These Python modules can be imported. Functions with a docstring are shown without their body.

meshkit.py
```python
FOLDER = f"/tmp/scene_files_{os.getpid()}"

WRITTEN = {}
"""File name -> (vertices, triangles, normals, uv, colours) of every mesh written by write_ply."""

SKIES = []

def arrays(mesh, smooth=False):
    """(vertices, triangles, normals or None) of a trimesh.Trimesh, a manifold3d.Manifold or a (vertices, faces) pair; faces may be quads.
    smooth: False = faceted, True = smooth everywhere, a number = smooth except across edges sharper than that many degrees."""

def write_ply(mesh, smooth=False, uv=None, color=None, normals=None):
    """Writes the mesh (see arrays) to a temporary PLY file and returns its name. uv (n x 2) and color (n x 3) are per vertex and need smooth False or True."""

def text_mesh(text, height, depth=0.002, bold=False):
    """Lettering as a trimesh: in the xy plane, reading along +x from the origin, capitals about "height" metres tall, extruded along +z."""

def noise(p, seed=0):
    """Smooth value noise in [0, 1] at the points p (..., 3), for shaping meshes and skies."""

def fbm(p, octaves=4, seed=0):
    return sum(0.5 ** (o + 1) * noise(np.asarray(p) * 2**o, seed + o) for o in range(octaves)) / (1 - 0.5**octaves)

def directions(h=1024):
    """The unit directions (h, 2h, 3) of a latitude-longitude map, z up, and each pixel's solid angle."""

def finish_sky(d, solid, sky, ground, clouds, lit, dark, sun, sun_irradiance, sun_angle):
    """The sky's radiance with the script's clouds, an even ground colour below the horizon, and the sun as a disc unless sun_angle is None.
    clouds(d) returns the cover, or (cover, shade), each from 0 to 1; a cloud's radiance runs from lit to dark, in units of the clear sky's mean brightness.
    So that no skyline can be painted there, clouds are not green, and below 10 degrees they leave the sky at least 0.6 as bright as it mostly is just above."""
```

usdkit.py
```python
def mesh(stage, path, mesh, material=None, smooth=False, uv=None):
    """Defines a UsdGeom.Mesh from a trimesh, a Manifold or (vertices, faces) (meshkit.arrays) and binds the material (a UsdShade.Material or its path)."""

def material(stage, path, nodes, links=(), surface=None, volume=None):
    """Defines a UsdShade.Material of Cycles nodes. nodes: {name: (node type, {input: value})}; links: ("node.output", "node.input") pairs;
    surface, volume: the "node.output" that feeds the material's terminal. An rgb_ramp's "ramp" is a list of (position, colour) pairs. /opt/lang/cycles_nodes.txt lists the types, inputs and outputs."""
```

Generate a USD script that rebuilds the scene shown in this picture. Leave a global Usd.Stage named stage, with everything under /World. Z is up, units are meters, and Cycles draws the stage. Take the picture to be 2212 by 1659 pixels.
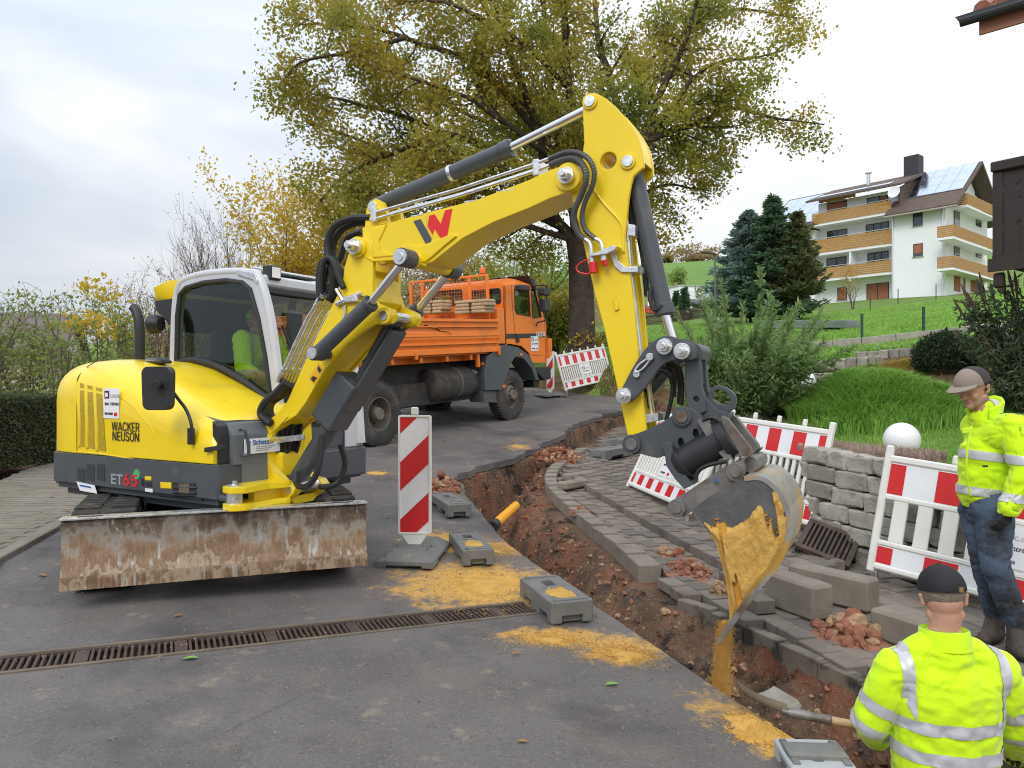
import math, random
import numpy as np, trimesh, shapely, manifold3d as m3
from shapely.geometry import Polygon, LineString, Point
from scipy.interpolate import RBFInterpolator
import usdkit, meshkit
from pxr import Usd, UsdGeom, UsdLux, UsdShade, Gf, Sdf, Vt

stage = Usd.Stage.CreateInMemory()
UsdGeom.SetStageUpAxis(stage, 'Z')
UsdGeom.SetStageMetersPerUnit(stage, 1.0)
UsdGeom.Xform.Define(stage, '/World')
# ------------------------------------------------------------------ camera, sky, sun, exposure
CAM = np.array([0.0, 0.0, 1.6])
cam = UsdGeom.Camera.Define(stage, '/World/camera')
cam.AddTranslateOp().Set(Gf.Vec3d(*CAM))
cam.AddRotateXOp().Set(90.0)
cam.CreateHorizontalApertureAttr(36.0)
cam.CreateVerticalApertureAttr(27.0)
cam.CreateFocalLengthAttr(26.04)
cam.CreateExposureAttr(0.17)
SUN_AZ, SUN_EL = math.radians(205), math.radians(42)
dome = UsdLux.DomeLight.Define(stage, '/World/sky')
dome.GetPrim().SetCustomDataByKey('kind', 'structure')
skym = usdkit.material(stage, '/World/Looks/sky_look', {
    "sky": ("sky_texture", {"sky_type": "single_scattering", "sun_disc": False, "sun_elevation": SUN_EL, "sun_rotation": SUN_AZ}),
    "tc": ("texture_coordinate", {}), "mp": ("mapping", {"scale": (1.0, 1.0, 3.6), "location": (0.35, 0.2, 0.1)}),
    "n": ("noise_texture", {"scale": 1.25, "detail": 5.0, "roughness": 0.5, "distortion": 0.4}),
    "sx": ("separate_xyz", {}), "lx": ("math", {"math_type": "multiply_add", "value2": 0.20}),
    "r": ("rgb_ramp", {"ramp": [(0.34, (4.0, 4.55, 5.3)), (0.46, (4.8, 5.2, 5.75)), (0.56, (5.9, 6.1, 6.4)), (0.68, (6.7, 6.8, 7.0))]}),
    "zz": ("map_range", {"from_min": 0.0, "from_max": 1.0, "to_min": 1.0, "to_max": 2.8, "clamp": True}), "cz": ("combine_xyz", {}),
    "mu": ("mix_color", {"blend_type": "multiply", "fac": 1.0, "use_clamp": False}),
    "mx": ("mix_color", {"fac": 0.94, "use_clamp": False}),
    "bg": ("background_shader", {"strength": 0.1})},
    [("tc.generated", "mp.vector"), ("mp.vector", "n.vector"), ("tc.generated", "sx.vector"), ("sx.x", "lx.value1"), ("n.fac", "lx.value3"), ("lx.value", "r.fac"), ("sx.z", "zz.value"), ("zz.result", "cz.x"), ("zz.result", "cz.y"), ("zz.result", "cz.z"),
     ("r.color", "mu.a"), ("cz.vector", "mu.b"), ("sky.color", "mx.a"), ("mu.result", "mx.b"), ("mx.result", "bg.color")], surface="bg.background")
UsdShade.MaterialBindingAPI.Apply(dome.GetPrim()).Bind(skym)
sun = UsdLux.DistantLight.Define(stage, '/World/sun')
sun.CreateNormalizeAttr(True); sun.CreateIntensityAttr(0.35); sun.CreateAngleAttr(25.0); sun.CreateColorAttr(Gf.Vec3f(1.0, 0.96, 0.9))
sun.AddRotateZOp().Set(-math.degrees(SUN_AZ)); sun.AddRotateXOp().Set(math.degrees(SUN_EL) - 90.0)

# ------------------------------------------------------------------ helpers
rng = np.random.default_rng(7)
_names = {}
def numbered(path):
    n = _names.get(path, 0); _names[path] = n + 1
    return path if n == 0 else f'{path}_{n:03d}'
def keys(p, label=None, cat=None, group=None, kind=None):
    for k, v in (('label', label), ('category', cat), ('group', group), ('kind', kind)):
        if v: p.SetCustomDataByKey(k, v)
    return p
ORG = {}
def thing(name, label, cat, loc=(0, 0, 0), group=None, kind=None, rotz=None):
    x = UsdGeom.Xform.Define(stage, numbered('/World/' + name))
    x.AddTranslateOp().Set(Gf.Vec3d(*map(float, loc)))
    if rotz is not None: x.AddRotateZOp().Set(float(math.degrees(rotz)))
    ORG[str(x.GetPath())] = np.array(loc, float)
    return keys(x.GetPrim(), label, cat, group, kind)
def arr(m):
    if isinstance(m, (list,)): m = trimesh.util.concatenate([tm(q) for q in m])
    return tm(m)
def tm(m):
    if isinstance(m, list): return arr(m)
    if hasattr(m, 'to_mesh'):
        q = m.to_mesh(); return trimesh.Trimesh(q.vert_properties[:, :3], q.tri_verts, process=False)
    if isinstance(m, tuple):
        v, f = np.asarray(m[0], float), np.asarray(m[1], int)
        if f.shape[1] == 4: f = np.vstack([f[:, [0, 1, 2]], f[:, [0, 2, 3]]])
        return trimesh.Trimesh(v, f, process=False)
    return m
def obj(name, mesh, mat, parent=None, smooth=False, label=None, cat=None, group=None, kind=None, local=False):
    """one Mesh prim; world coordinates unless local, made relative to the thing's origin"""
    m = arr(mesh).copy()
    if parent is None:
        path = numbered('/World/' + name)
        prim = usdkit.mesh(stage, path, m, mat, smooth).GetPrim()
    else:
        pp = str(parent.GetPath()); o = ORG.get(pp)
        path = numbered(pp + '/' + name)
        if not local and o is not None: m.vertices = m.vertices - o
        prim = usdkit.mesh(stage, path, m, mat, smooth).GetPrim()
        ORG[path] = o
    return keys(prim, label, cat, group, kind)
def copyof(root, loc, rotz, label=None, scale=None):
    was = dict(root.GetCustomData())
    name = root.GetName().rstrip('0123456789').rstrip('_')
    x = UsdGeom.Xform.Define(stage, numbered('/World/' + name))
    x.GetPrim().GetReferences().AddInternalReference(root.GetPath())
    x.ClearXformOpOrder()
    x.AddTranslateOp().Set(Gf.Vec3d(*map(float, loc))); x.AddRotateZOp().Set(float(math.degrees(rotz)))
    x.GetPrim().SetInstanceable(True)
    return keys(x.GetPrim(), label or was.get('label'), was.get('category'), was.get('group'))
def unit(v):
    v = np.asarray(v, float); return v / np.linalg.norm(v)
def ray(u, v): return np.array([(u - 1106) / 1600, 1.0, -(v - 829.5) / 1600])
def at(u, v, y): return CAM + ray(u, v) * y
class Fr:
    def __init__(s, O, f, n, up=(0, 0, 1)):
        s.O, s.f, s.n = np.asarray(O, float), unit(f), unit(n); s.up = unit(up)
        s.M = np.eye(4); s.M[:3, 0], s.M[:3, 1], s.M[:3, 2], s.M[:3, 3] = s.f, s.up, s.n, s.O
    def px(s, u, v, t=0.0):
        d = ray(u, v); k = (t + s.n @ (s.O - CAM)) / (s.n @ d); X = CAM + k * d - s.O
        return np.array([X @ s.f, X @ s.up])
    def pxs(s, pts, t=0.0): return [tuple(s.px(u, v, t)) for u, v in pts]
    def pt(s, a, b, t): return s.O + s.f * a + s.up * b + s.n * t
    def ppt(s, u, v, t): a, b = s.px(u, v, t); return s.pt(a, b, t)
    def prism(s, poly, t0, t1, holes=()):
        p = Polygon(poly, holes)
        if not p.is_valid: p = p.buffer(0)
        if p.geom_type != 'Polygon': p = max(p.geoms, key=lambda g: g.area)
        m = trimesh.creation.extrude_polygon(p, t1 - t0, engine='earcut')
        m.apply_translation([0, 0, t0]); m.apply_transform(s.M)
        return m
    def plate(s, pts, t0, t1, tp=None, holes=()):
        """outline read at plane tp (default the near face t0)"""
        tp = t0 if tp is None else tp
        return s.prism(s.pxs(pts, tp), t0, t1, [s.pxs(h, tp) for h in holes])
    def box(s, a0, a1, b0, b1, t0, t1, ch=0.0):
        m = cbox((a1 - a0, b1 - b0, t1 - t0), ch)
        m.apply_translation([(a0 + a1) / 2, (b0 + b1) / 2, (t0 + t1) / 2]); m.apply_transform(s.M)
        return m
    def cyl(s, u, v, t0, t1, r, n=20, tp=None):
        a, b = s.px(u, v, t0 if tp is None else tp)
        return cyl(s.pt(a, b, t0), s.pt(a, b, t1), r, n)
    def lcyl(s, a, b, t0, t1, r, n=20): return cyl(s.pt(a, b, t0), s.pt(a, b, t1), r, n)
    def place(s, m):
        m = tm(m).copy(); m.apply_transform(s.M)
        return m
def chk(pts, n=2):
    """round an outline by cutting its corners"""
    P = np.asarray(pts, float)
    for _ in range(n): Q = np.roll(P, -1, 0); P = np.stack([P * .8 + Q * .2, P * .2 + Q * .8], 1).reshape(-1, 2)
    return [tuple(p) for p in P]
def cbox(size, ch=0.0):
    if ch <= 0: return trimesh.creation.box(size)
    h = np.array(size, float) / 2; ch = min(ch, h.min() * 0.9); P = []
    for sx in (-1, 1):
        for sy in (-1, 1):
            for sz in (-1, 1):
                s = np.array([sx, sy, sz])
                for k in range(3):
                    q = s * (h - ch); q[k] = s[k] * h[k]; P.append(q)
    return trimesh.convex.convex_hull(np.array(P))
def boxat(c, size, rz=0.0, ch=0.0, rx=0.0, ry=0.0):
    m = cbox(size, ch)
    M = trimesh.transformations.euler_matrix(rx, ry, rz, 'sxyz'); M[:3, 3] = c
    m.apply_transform(M); return m
def basis(d):
    d = unit(d); a = np.array([0, 0, 1.0]) if abs(d[2]) < 0.9 else np.array([1.0, 0, 0])
    x = unit(np.cross(a, d)); return x, np.cross(d, x), d
def tube(path, r, n=8, cap=True):
    P = np.asarray(path, float); R = np.broadcast_to(np.asarray(r, float), (len(P),))
    T = np.gradient(P, axis=0); T /= np.linalg.norm(T, axis=1)[:, None] + 1e-12
    x, y, _ = basis(T[0]); ang = np.arange(n) * 2 * np.pi / n; V = []
    for i in range(len(P)):
        x = unit(x - T[i] * (x @ T[i])); y = np.cross(T[i], x)
        V.append(P[i] + R[i] * (np.cos(ang)[:, None] * x + np.sin(ang)[:, None] * y))
    V = np.vstack(V); F = []
    for i in range(len(P) - 1):
        a = i * n + np.arange(n); b = i * n + (np.arange(n) + 1) % n
        F += [np.stack([a, b, b + n], 1), np.stack([a, b + n, a + n], 1)]
    F = np.vstack(F)
    if cap:
        k = len(V); V = np.vstack([V, P[0], P[-1]]); q = np.arange(n); w = (q + 1) % n; o = (len(P) - 1) * n
        F = np.vstack([F, np.stack([np.full(n, k), w, q], 1), np.stack([np.full(n, k + 1), o + q, o + w], 1)])
    return trimesh.Trimesh(V, F, process=False)
def cyl(p0, p1, r, n=16, r1=None): return tube([p0, p1], [r, r if r1 is None else r1], n)
def spline(pts, k=8):
    """Catmull-Rom through the points"""
    P = np.asarray(pts, float); P = np.vstack([2 * P[0] - P[1], P, 2 * P[-1] - P[-2]]); out = []
    for i in range(1, len(P) - 2):
        t = np.linspace(0, 1, k, endpoint=False)[:, None]; a, b, c, d = P[i - 1:i + 3]
        out.append(0.5 * (2 * b + (c - a) * t + (2 * a - 5 * b + 4 * c - d) * t ** 2 + (3 * b - a - 3 * c + d) * t ** 3))
    return np.vstack(out + [P[-2:-1]])
def hose(pts, r, k=7, n=8): return tube(spline(pts, k), r, n)
def lathe(prof, p0, axis, n=24):
    x, y, d = basis(axis); ang = np.arange(n) * 2 * np.pi / n; V = []
    for a, r in prof: V.append(np.asarray(p0) + d * a + r * (np.cos(ang)[:, None] * x + np.sin(ang)[:, None] * y))
    V = np.vstack(V); F = []
    for i in range(len(prof) - 1):
        a = i * n + np.arange(n); b = i * n + (np.arange(n) + 1) % n
        F += [np.stack([a, b, b + n], 1), np.stack([a, b + n, a + n], 1)]
    return trimesh.Trimesh(V, np.vstack(F), process=False)
def hull(P): return trimesh.convex.convex_hull(np.asarray(P, float))
def bolt(p, axis, r, h, nut=True):
    """round washer with a hexagon nut and stud along axis"""
    a = unit(axis); p = np.asarray(p, float)
    ms = [cyl(p, p + a * h * 0.35, r, 20)]
    if nut: ms += [cyl(p, p + a * h * 0.8, r * 0.72, 6), cyl(p, p + a * h, r * 0.4, 12)]
    return arr(ms)
def disp(m, amp, scale, seed=0, axisw=(1, 1, 1)):
    m = m.copy(); n = m.vertex_normals; q = meshkit.fbm(np.asarray(m.vertices) * scale + seed * 7.3, 3, seed) - 0.5
    m.vertices = m.vertices + n * (q * 2 * amp)[:, None] * np.array(axisw); return m

# ------------------------------------------------------------------ materials
def mat(name, base, rough=0.5, metal=0.0, var=0.12, vs=3.0, bump=0.0, bs=60.0, bevel=0.0, dirt=None, coat=0.0, spec=0.5, sheen=0.0, rvar=0.1, dist=0.01, streak=None):
    """dirt = (colour, noise scale, from, to, (sx, sy, sz))"""
    b = np.array(base, float); nodes = {"g": ("geometry", {}), "p": ("principled_bsdf", {"roughness": rough, "metallic": metal, "coat_weight": coat, "coat_roughness": 0.08, "specular_ior_level": spec, "sheen_weight": sheen})}
    L = [("g.position", "n.vector")]
    nodes["n"] = ("noise_texture", {"scale": vs, "detail": 5.0, "roughness": 0.62})
    nodes["r"] = ("rgb_ramp", {"ramp": [(0.28, tuple(np.clip(b * (1 - var), 0, 1))), (0.72, tuple(np.clip(b * (1 + var), 0, 1)))]})
    L += [("n.fac", "r.fac")]; col = "r.color"
    if dirt:
        dirts = dirt if isinstance(dirt, list) else [dirt]
        for i, (dc, ds, d0, d1, *sc) in enumerate(dirts):
            nodes[f"dm{i}"] = ("mapping", {"scale": sc[0] if sc else (1, 1, 1), "location": (3.1 * i, 1.7 * i, 0.3)})
            nodes[f"dn{i}"] = ("noise_texture", {"scale": ds, "detail": 7.0, "roughness": 0.66})
            nodes[f"dr{i}"] = ("map_range", {"from_min": d0, "from_max": d1, "clamp": True})
            nodes[f"dx{i}"] = ("mix_color", {"b": dc})
            L += [("g.position", f"dm{i}.vector"), (f"dm{i}.vector", f"dn{i}.vector"), (f"dn{i}.fac", f"dr{i}.value"), (f"dr{i}.result", f"dx{i}.fac"), (col, f"dx{i}.a")]
            col = f"dx{i}.result"
    L.append((col, "p.base_color"))
    if rvar:
        nodes["rr"] = ("map_range", {"from_min": 0.3, "from_max": 0.7, "to_min": max(rough - rvar, 0.02), "to_max": min(rough + rvar, 1.0), "clamp": True})
        L += [("n.fac", "rr.value"), ("rr.result", "p.roughness")]
    nrm = None
    if bevel: nodes["bv"] = ("bevel", {"radius": bevel, "samples": 4}); nrm = "bv.bevel"
    if bump:
        nodes["bn"] = ("noise_texture", {"scale": bs, "detail": 5.0, "roughness": 0.6}); nodes["b"] = ("bump", {"strength": bump, "distance": dist})
        L += [("g.position", "bn.vector"), ("bn.fac", "b.height")]
        if nrm: L.append((nrm, "b.normal"))
        nrm = "b.normal"
    if nrm: L.append((nrm, "p.normal"))
    return usdkit.material(stage, '/World/Looks/' + name, nodes, L, surface="p.BSDF")
def leafmat(name, cols, trans=0.35, rough=0.55, clump=0.6):
    """per leaf colour from its own random number, with clumps of tone from noise"""
    st = [(i / max(len(cols) - 1, 1), c) for i, c in enumerate(cols)]
    return usdkit.material(stage, '/World/Looks/' + name, {
        "g": ("geometry", {}), "n": ("noise_texture", {"scale": clump, "detail": 3.0}),
        "m1": ("math", {"math_type": "multiply_add", "value2": 0.62, "value3": -0.32}), "m2": ("math", {"math_type": "multiply_add", "value2": 1.25}),
        "r": ("rgb_ramp", {"ramp": st}), "p": ("principled_bsdf", {"roughness": rough, "specular_ior_level": 0.3}), "t": ("translucent_bsdf", {}), "x": ("mix_closure", {"fac": trans})},
        [("g.position", "n.vector"), ("g.random_per_island", "m1.value1"), ("n.fac", "m2.value1"), ("m1.value", "m2.value3"), ("m2.value", "r.fac"),
         ("r.color", "p.base_color"), ("r.color", "t.color"), ("p.BSDF", "x.closure1"), ("t.BSDF", "x.closure2")], surface="x.closure")
def glassmat(name, tint=(0.75, 0.8, 0.78), refl=0.9):
    return usdkit.material(stage, '/World/Looks/' + name, {
        "w": ("layer_weight", {"blend": 0.5}), "pw": ("math", {"math_type": "power", "value2": 4.0}), "ma": ("math", {"math_type": "multiply_add", "value2": 0.75, "value3": 0.045}),
        "t": ("transparent_bsdf", {"color": tint}), "g": ("glossy_bsdf", {"roughness": 0.02, "color": (refl, refl, refl)}), "x": ("mix_closure", {})},
        [("w.facing", "pw.value1"), ("pw.value", "ma.value1"), ("ma.value", "x.fac"), ("t.BSDF", "x.closure1"), ("g.BSDF", "x.closure2")], surface="x.closure")
YEL = mat('yellow_paint', (0.83, 0.60, 0.008), 0.34, var=0.04, vs=1.5, bevel=0.012, coat=0.25, dirt=[((0.42, 0.29, 0.05), 2.2, 0.60, 0.9), ((0.16, 0.12, 0.06), 24, 0.70, 0.80), ((0.30, 0.22, 0.09), 1.0, 0.66, 0.85, (7, 7, 0.8))], rvar=0.14)
GRY = mat('dark_grey_paint', (0.062, 0.069, 0.078), 0.42, var=0.1, vs=3, bevel=0.01, bump=0.03, bs=250, dirt=[((0.2, 0.16, 0.11), 3.0, 0.6, 0.95)])
BLK = mat('black_plastic', (0.018, 0.018, 0.02), 0.5, var=0.2, bevel=0.008, bump=0.05, bs=300)
RUB = mat('rubber', (0.022, 0.021, 0.02), 0.75, var=0.25, bump=0.15, bs=90, dirt=[((0.14, 0.11, 0.085), 5, 0.48, 0.85)])
HOSE = mat('hose_black', (0.013, 0.013, 0.014), 0.55, var=0.2, bump=0.2, bs=400)
CHR = mat('chrome', (0.75, 0.75, 0.76), 0.12, 1.0, var=0.04)
ZNC = mat('zinc', (0.72, 0.72, 0.71), 0.34, 1.0, var=0.12, vs=20, bevel=0.004, bump=0.08, bs=120)
WHT = mat('cab_white', (0.52, 0.53, 0.56), 0.35, var=0.05, bevel=0.012, dirt=((0.3, 0.28, 0.25), 4, 0.6, 0.95), coat=0.2)
STL = mat('worn_steel', (0.20, 0.19, 0.18), 0.45, 0.5, var=0.3, vs=8, bevel=0.006, dirt=[((0.13, 0.085, 0.05), 6, 0.5, 0.66), ((0.32, 0.22, 0.09), 4, 0.58, 0.8)], bump=0.1, bs=60)
RED = mat('red_film', (0.58, 0.018, 0.02), 0.4, var=0.05, dirt=((0.3, 0.05, 0.04), 4, 0.62, 0.9))
WFM = mat('white_film', (0.76, 0.77, 0.79), 0.4, var=0.04, dirt=((0.45, 0.41, 0.36), 5, 0.6, 0.95))
WPL = mat('white_plastic', (0.72, 0.71, 0.67), 0.45, var=0.06, bevel=0.008, dirt=[((0.40, 0.36, 0.29), 4, 0.58, 0.95), ((0.3, 0.28, 0.24), 22, 0.66, 0.85)])
REC = mat('recycled_plastic', (0.15, 0.15, 0.145), 0.62, var=0.16, vs=12, bevel=0.008, bump=0.25, bs=150, dirt=[((0.34, 0.29, 0.2), 5, 0.56, 0.9), ((0.07, 0.07, 0.07), 9, 0.58, 0.7)])
SAND = mat('sand', (0.53, 0.315, 0.085), 0.95, var=0.22, vs=14, bump=0.6, bs=90, spec=0.1, dist=0.01, dirt=((0.42, 0.215, 0.04), 6, 0.54, 0.8))
INK = mat('black_print', (0.02, 0.02, 0.022), 0.5, var=0.05)
GINK = mat('grey_print', (0.3, 0.31, 0.32), 0.5, var=0.05)
RINK = mat('red_print', (0.66, 0.015, 0.02), 0.45, var=0.03)
BINK = mat('blue_print', (0.04, 0.11, 0.33), 0.5, var=0.03)
PUR = mat('purple_print', (0.08, 0.015, 0.06), 0.5, var=0.1)
GLASS = glassmat('window_glass', (0.68, 0.74, 0.69), 0.9)
TINT = glassmat('tinted_glass', (0.58, 0.54, 0.28), 0.6)
def text(fr, s, a, b, t, h, m, parent, name='lettering', bold=True, italic=0.0, sx=1.0, flip=False):
    q = meshkit.text_mesh(s, h, 0.0025, bold)
    q.vertices[:, 0] = q.vertices[:, 0] * sx + q.vertices[:, 1] * italic
    q.vertices[:, 2] *= -1; q.invert()
    q.vertices += [a, b, t]
    return obj(name, fr.place(q), m, parent)
def sign(fr, a, b, w, h, t, parent, name='company_sign'):
    """white company panel: square mark, name, two lines of small print, red block (a, b = lower left corner)"""
    p = obj(name, fr.box(a, a + w, b, b + h, t - 0.003, t), WFM, parent)
    T = t - 0.003; g = lambda n, x0, x1, y0, y1, m: obj(n, fr.box(a + x0 * w, a + x1 * w, b + y0 * h, b + y1 * h, T - 0.002, T), m, parent)
    g('mark', 0.08, 0.38, 0.66, 0.92, PUR); obj('mark', fr.box(a + .15 * w, a + .31 * w, b + .71 * h, b + .85 * h, T - 0.004, T - 0.002), WFM, parent)
    text(fr, 'C.GLEIM', a + 0.42 * w, b + 0.70 * h, T, 0.10 * h, GINK, parent, bold=False)
    text(fr, 'BAU-TIEFBAU', a + 0.10 * w, b + 0.44 * h, T, 0.085 * h, INK, parent, sx=0.95)
    text(fr, 'MEIN-BETRIEB', a + 0.10 * w, b + 0.12 * h, T, 0.07 * h, INK, parent, sx=0.62)
    g('red_block', 0.70, 0.90, 0.08, 0.20, RINK)
    return p

# ------------------------------------------------------------------ road surface
def G(x, y):
    x, y = np.asarray(x, float), np.asarray(y, float)
    q = np.clip(y - 3, 0, 14); z = 0.0045 * q * q + np.clip(y - 17, 0, None) * 0.126
    return z + 0.04 * np.clip(-x, -3.2, 4)
def gr(u, v, dz=0.0):
    lo, hi = 1.2, 45.0
    for y in np.linspace(1.2, 45, 900):
        p = at(u, v, y)
        if p[2] < G(p[0], p[1]) + dz: hi = y; break
        lo = y
    for _ in range(30):
        y = (lo + hi) / 2; p = at(u, v, y)
        if p[2] < G(p[0], p[1]) + dz: hi = y
        else: lo = y
    return at(u, v, hi)
TH = math.radians(30); BODY_C = np.array([-2.58, 6.55, 0.1])
BF = Fr(BODY_C, (math.cos(TH), -math.sin(TH), 0), (math.sin(TH), math.cos(TH), 0))          # excavator upper: a forward, b up, t to its left
PH = math.radians(27); BOOM_O = BF.pt(1.07, 0, -0.30)
AF = Fr(BOOM_O, (math.cos(PH), -math.sin(PH), 0), (math.sin(PH), math.cos(PH), 0))           # boom plane
UF = Fr(BODY_C, (0.380, -0.925, 0), (0.925, 0.380, 0))                                         # undercarriage: a towards the blade, t to the right of the picture
# ------------------------------------------------------------------ ground materials
def asphalt_material():
    """dark aggregate with worn pale patches, damp areas and sand trodden in around the spilt heaps"""
    N = {"g": ("geometry", {}), "p": ("principled_bsdf", {"roughness": 0.75})}; L = []
    def noise(n, sc, d=5.0, r=0.6): N[n] = ("noise_texture", {"scale": sc, "detail": d, "roughness": r}); L.append(("g.position", n + ".vector")); return n + ".fac"
    col = None
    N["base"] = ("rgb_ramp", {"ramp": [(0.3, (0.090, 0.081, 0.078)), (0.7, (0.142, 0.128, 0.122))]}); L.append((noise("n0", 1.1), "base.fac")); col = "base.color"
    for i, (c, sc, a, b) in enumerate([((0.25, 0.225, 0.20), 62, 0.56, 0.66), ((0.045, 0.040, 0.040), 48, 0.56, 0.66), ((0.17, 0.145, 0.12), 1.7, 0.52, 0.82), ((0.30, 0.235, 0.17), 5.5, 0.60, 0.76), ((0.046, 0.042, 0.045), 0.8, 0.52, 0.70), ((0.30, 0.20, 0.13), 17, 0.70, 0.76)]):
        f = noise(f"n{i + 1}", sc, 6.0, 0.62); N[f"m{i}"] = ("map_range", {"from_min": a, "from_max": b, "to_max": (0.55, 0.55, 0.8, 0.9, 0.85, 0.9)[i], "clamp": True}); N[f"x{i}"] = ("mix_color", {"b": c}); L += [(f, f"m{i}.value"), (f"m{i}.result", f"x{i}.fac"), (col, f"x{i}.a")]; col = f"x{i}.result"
    last = None
    for k, (cx, cy, rx, ry, w) in enumerate([(-0.28, 5.75, 1.05, 0.95, 1.0), (-0.60, 7.05, .62, .62, 1.0), (0.02, 6.95, .40, .40, .8), (0.32, 4.70, .62, .26, .95), (0.66, 4.52, .42, .40, 1.0), (1.12, 3.75, .50, .50, .62), (1.27, 3.40, .30, .36, .95), (-2.6, 10.5, .5, .4, .75), (0.1, 13.3, .45, .6, .7)]):
        N[f"sm{k}"] = ("mapping", {"location": (-cx / rx, -cy / ry, 0), "scale": (1 / rx, 1 / ry, 0)}); N[f"sd{k}"] = ("vector_math", {"math_type": "length"}); N[f"sr{k}"] = ("map_range", {"from_min": 0.0, "from_max": 1.15, "to_min": w, "to_max": 0.0, "clamp": True}); L += [("g.position", f"sm{k}.vector"), (f"sm{k}.vector", f"sd{k}.vector1"), (f"sd{k}.value", f"sr{k}.value")]
        if last is None: last = f"sr{k}.result"
        else: N[f"mx{k}"] = ("math", {"math_type": "maximum"}); L += [(last, f"mx{k}.value1"), (f"sr{k}.result", f"mx{k}.value2")]; last = f"mx{k}.value"
    f = noise("sn", 9.0, 9.0, 0.72); N["sa"] = ("math", {"math_type": "multiply_add", "value2": 1.5}); N["sc"] = ("map_range", {"from_min": 1.10, "from_max": 1.42, "clamp": True}); N["sx"] = ("mix_color", {}); N["sf"] = ("rgb_ramp", {"ramp": [(0.35, (0.42, 0.225, 0.045)), (0.65, (0.60, 0.36, 0.095))]})
    L += [(f, "sa.value1"), (last, "sa.value3"), ("sa.value", "sc.value"), ("sc.result", "sx.fac"), (col, "sx.a"), ("sf.color", "sx.b"), (noise("sg", 60), "sf.fac"), ("sx.result", "p.base_color")]
    N["b"] = ("bump", {"strength": 0.7, "distance": 0.006}); L += [("n1.fac", "b.height"), ("b.normal", "p.normal")]
    N["rr"] = ("map_range", {"from_min": 0.35, "from_max": 0.65, "to_min": 0.5, "to_max": 0.9, "clamp": True}); L += [("n5.fac", "rr.value"), ("rr.result", "p.roughness")]
    return usdkit.material(stage, '/World/Looks/asphalt', N, L, surface="p.BSDF")
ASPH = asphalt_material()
SOIL = mat('soil', (0.185, 0.115, 0.076), 0.95, var=0.45, vs=2.2, bump=1.0, bs=26, spec=0.1, dist=0.06, dirt=[((0.23, 0.088, 0.048), 1.1, 0.46, 0.64), ((0.10, 0.075, 0.06), 5, 0.50, 0.62), ((0.032, 0.027, 0.025), 2.4, 0.55, 0.64), ((0.36, 0.29, 0.21), 32, 0.58, 0.68)])
LAWN = mat('lawn_green', (0.145, 0.225, 0.05), 0.9, var=0.38, vs=1.2, bump=1.0, bs=12, spec=0.15, dist=0.12, dirt=[((0.06, 0.13, 0.02), 0.55, 0.52, 0.72), ((0.22, 0.25, 0.08), 0.3, 0.50, 0.72), ((0.20, 0.15, 0.07), 0.9, 0.62, 0.74)])
FIELD = mat('field_green', (0.135, 0.235, 0.055), 0.9, var=0.22, vs=0.03, bump=0.3, bs=0.5, spec=0.1, dirt=[((0.22, 0.20, 0.11), 0.05, 0.60, 0.68, (0.25, 1.0, 3.0)), ((0.10, 0.20, 0.04), 0.02, 0.5, 0.7)])
LITTER = mat('leaf_litter', (0.135, 0.085, 0.05), 0.95, var=0.5, vs=3, bump=1.0, bs=22, spec=0.1, dist=0.05, dirt=[((0.06, 0.09, 0.02), 1.3, 0.54, 0.66), ((0.26, 0.12, 0.04), 16, 0.58, 0.7)])
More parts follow.
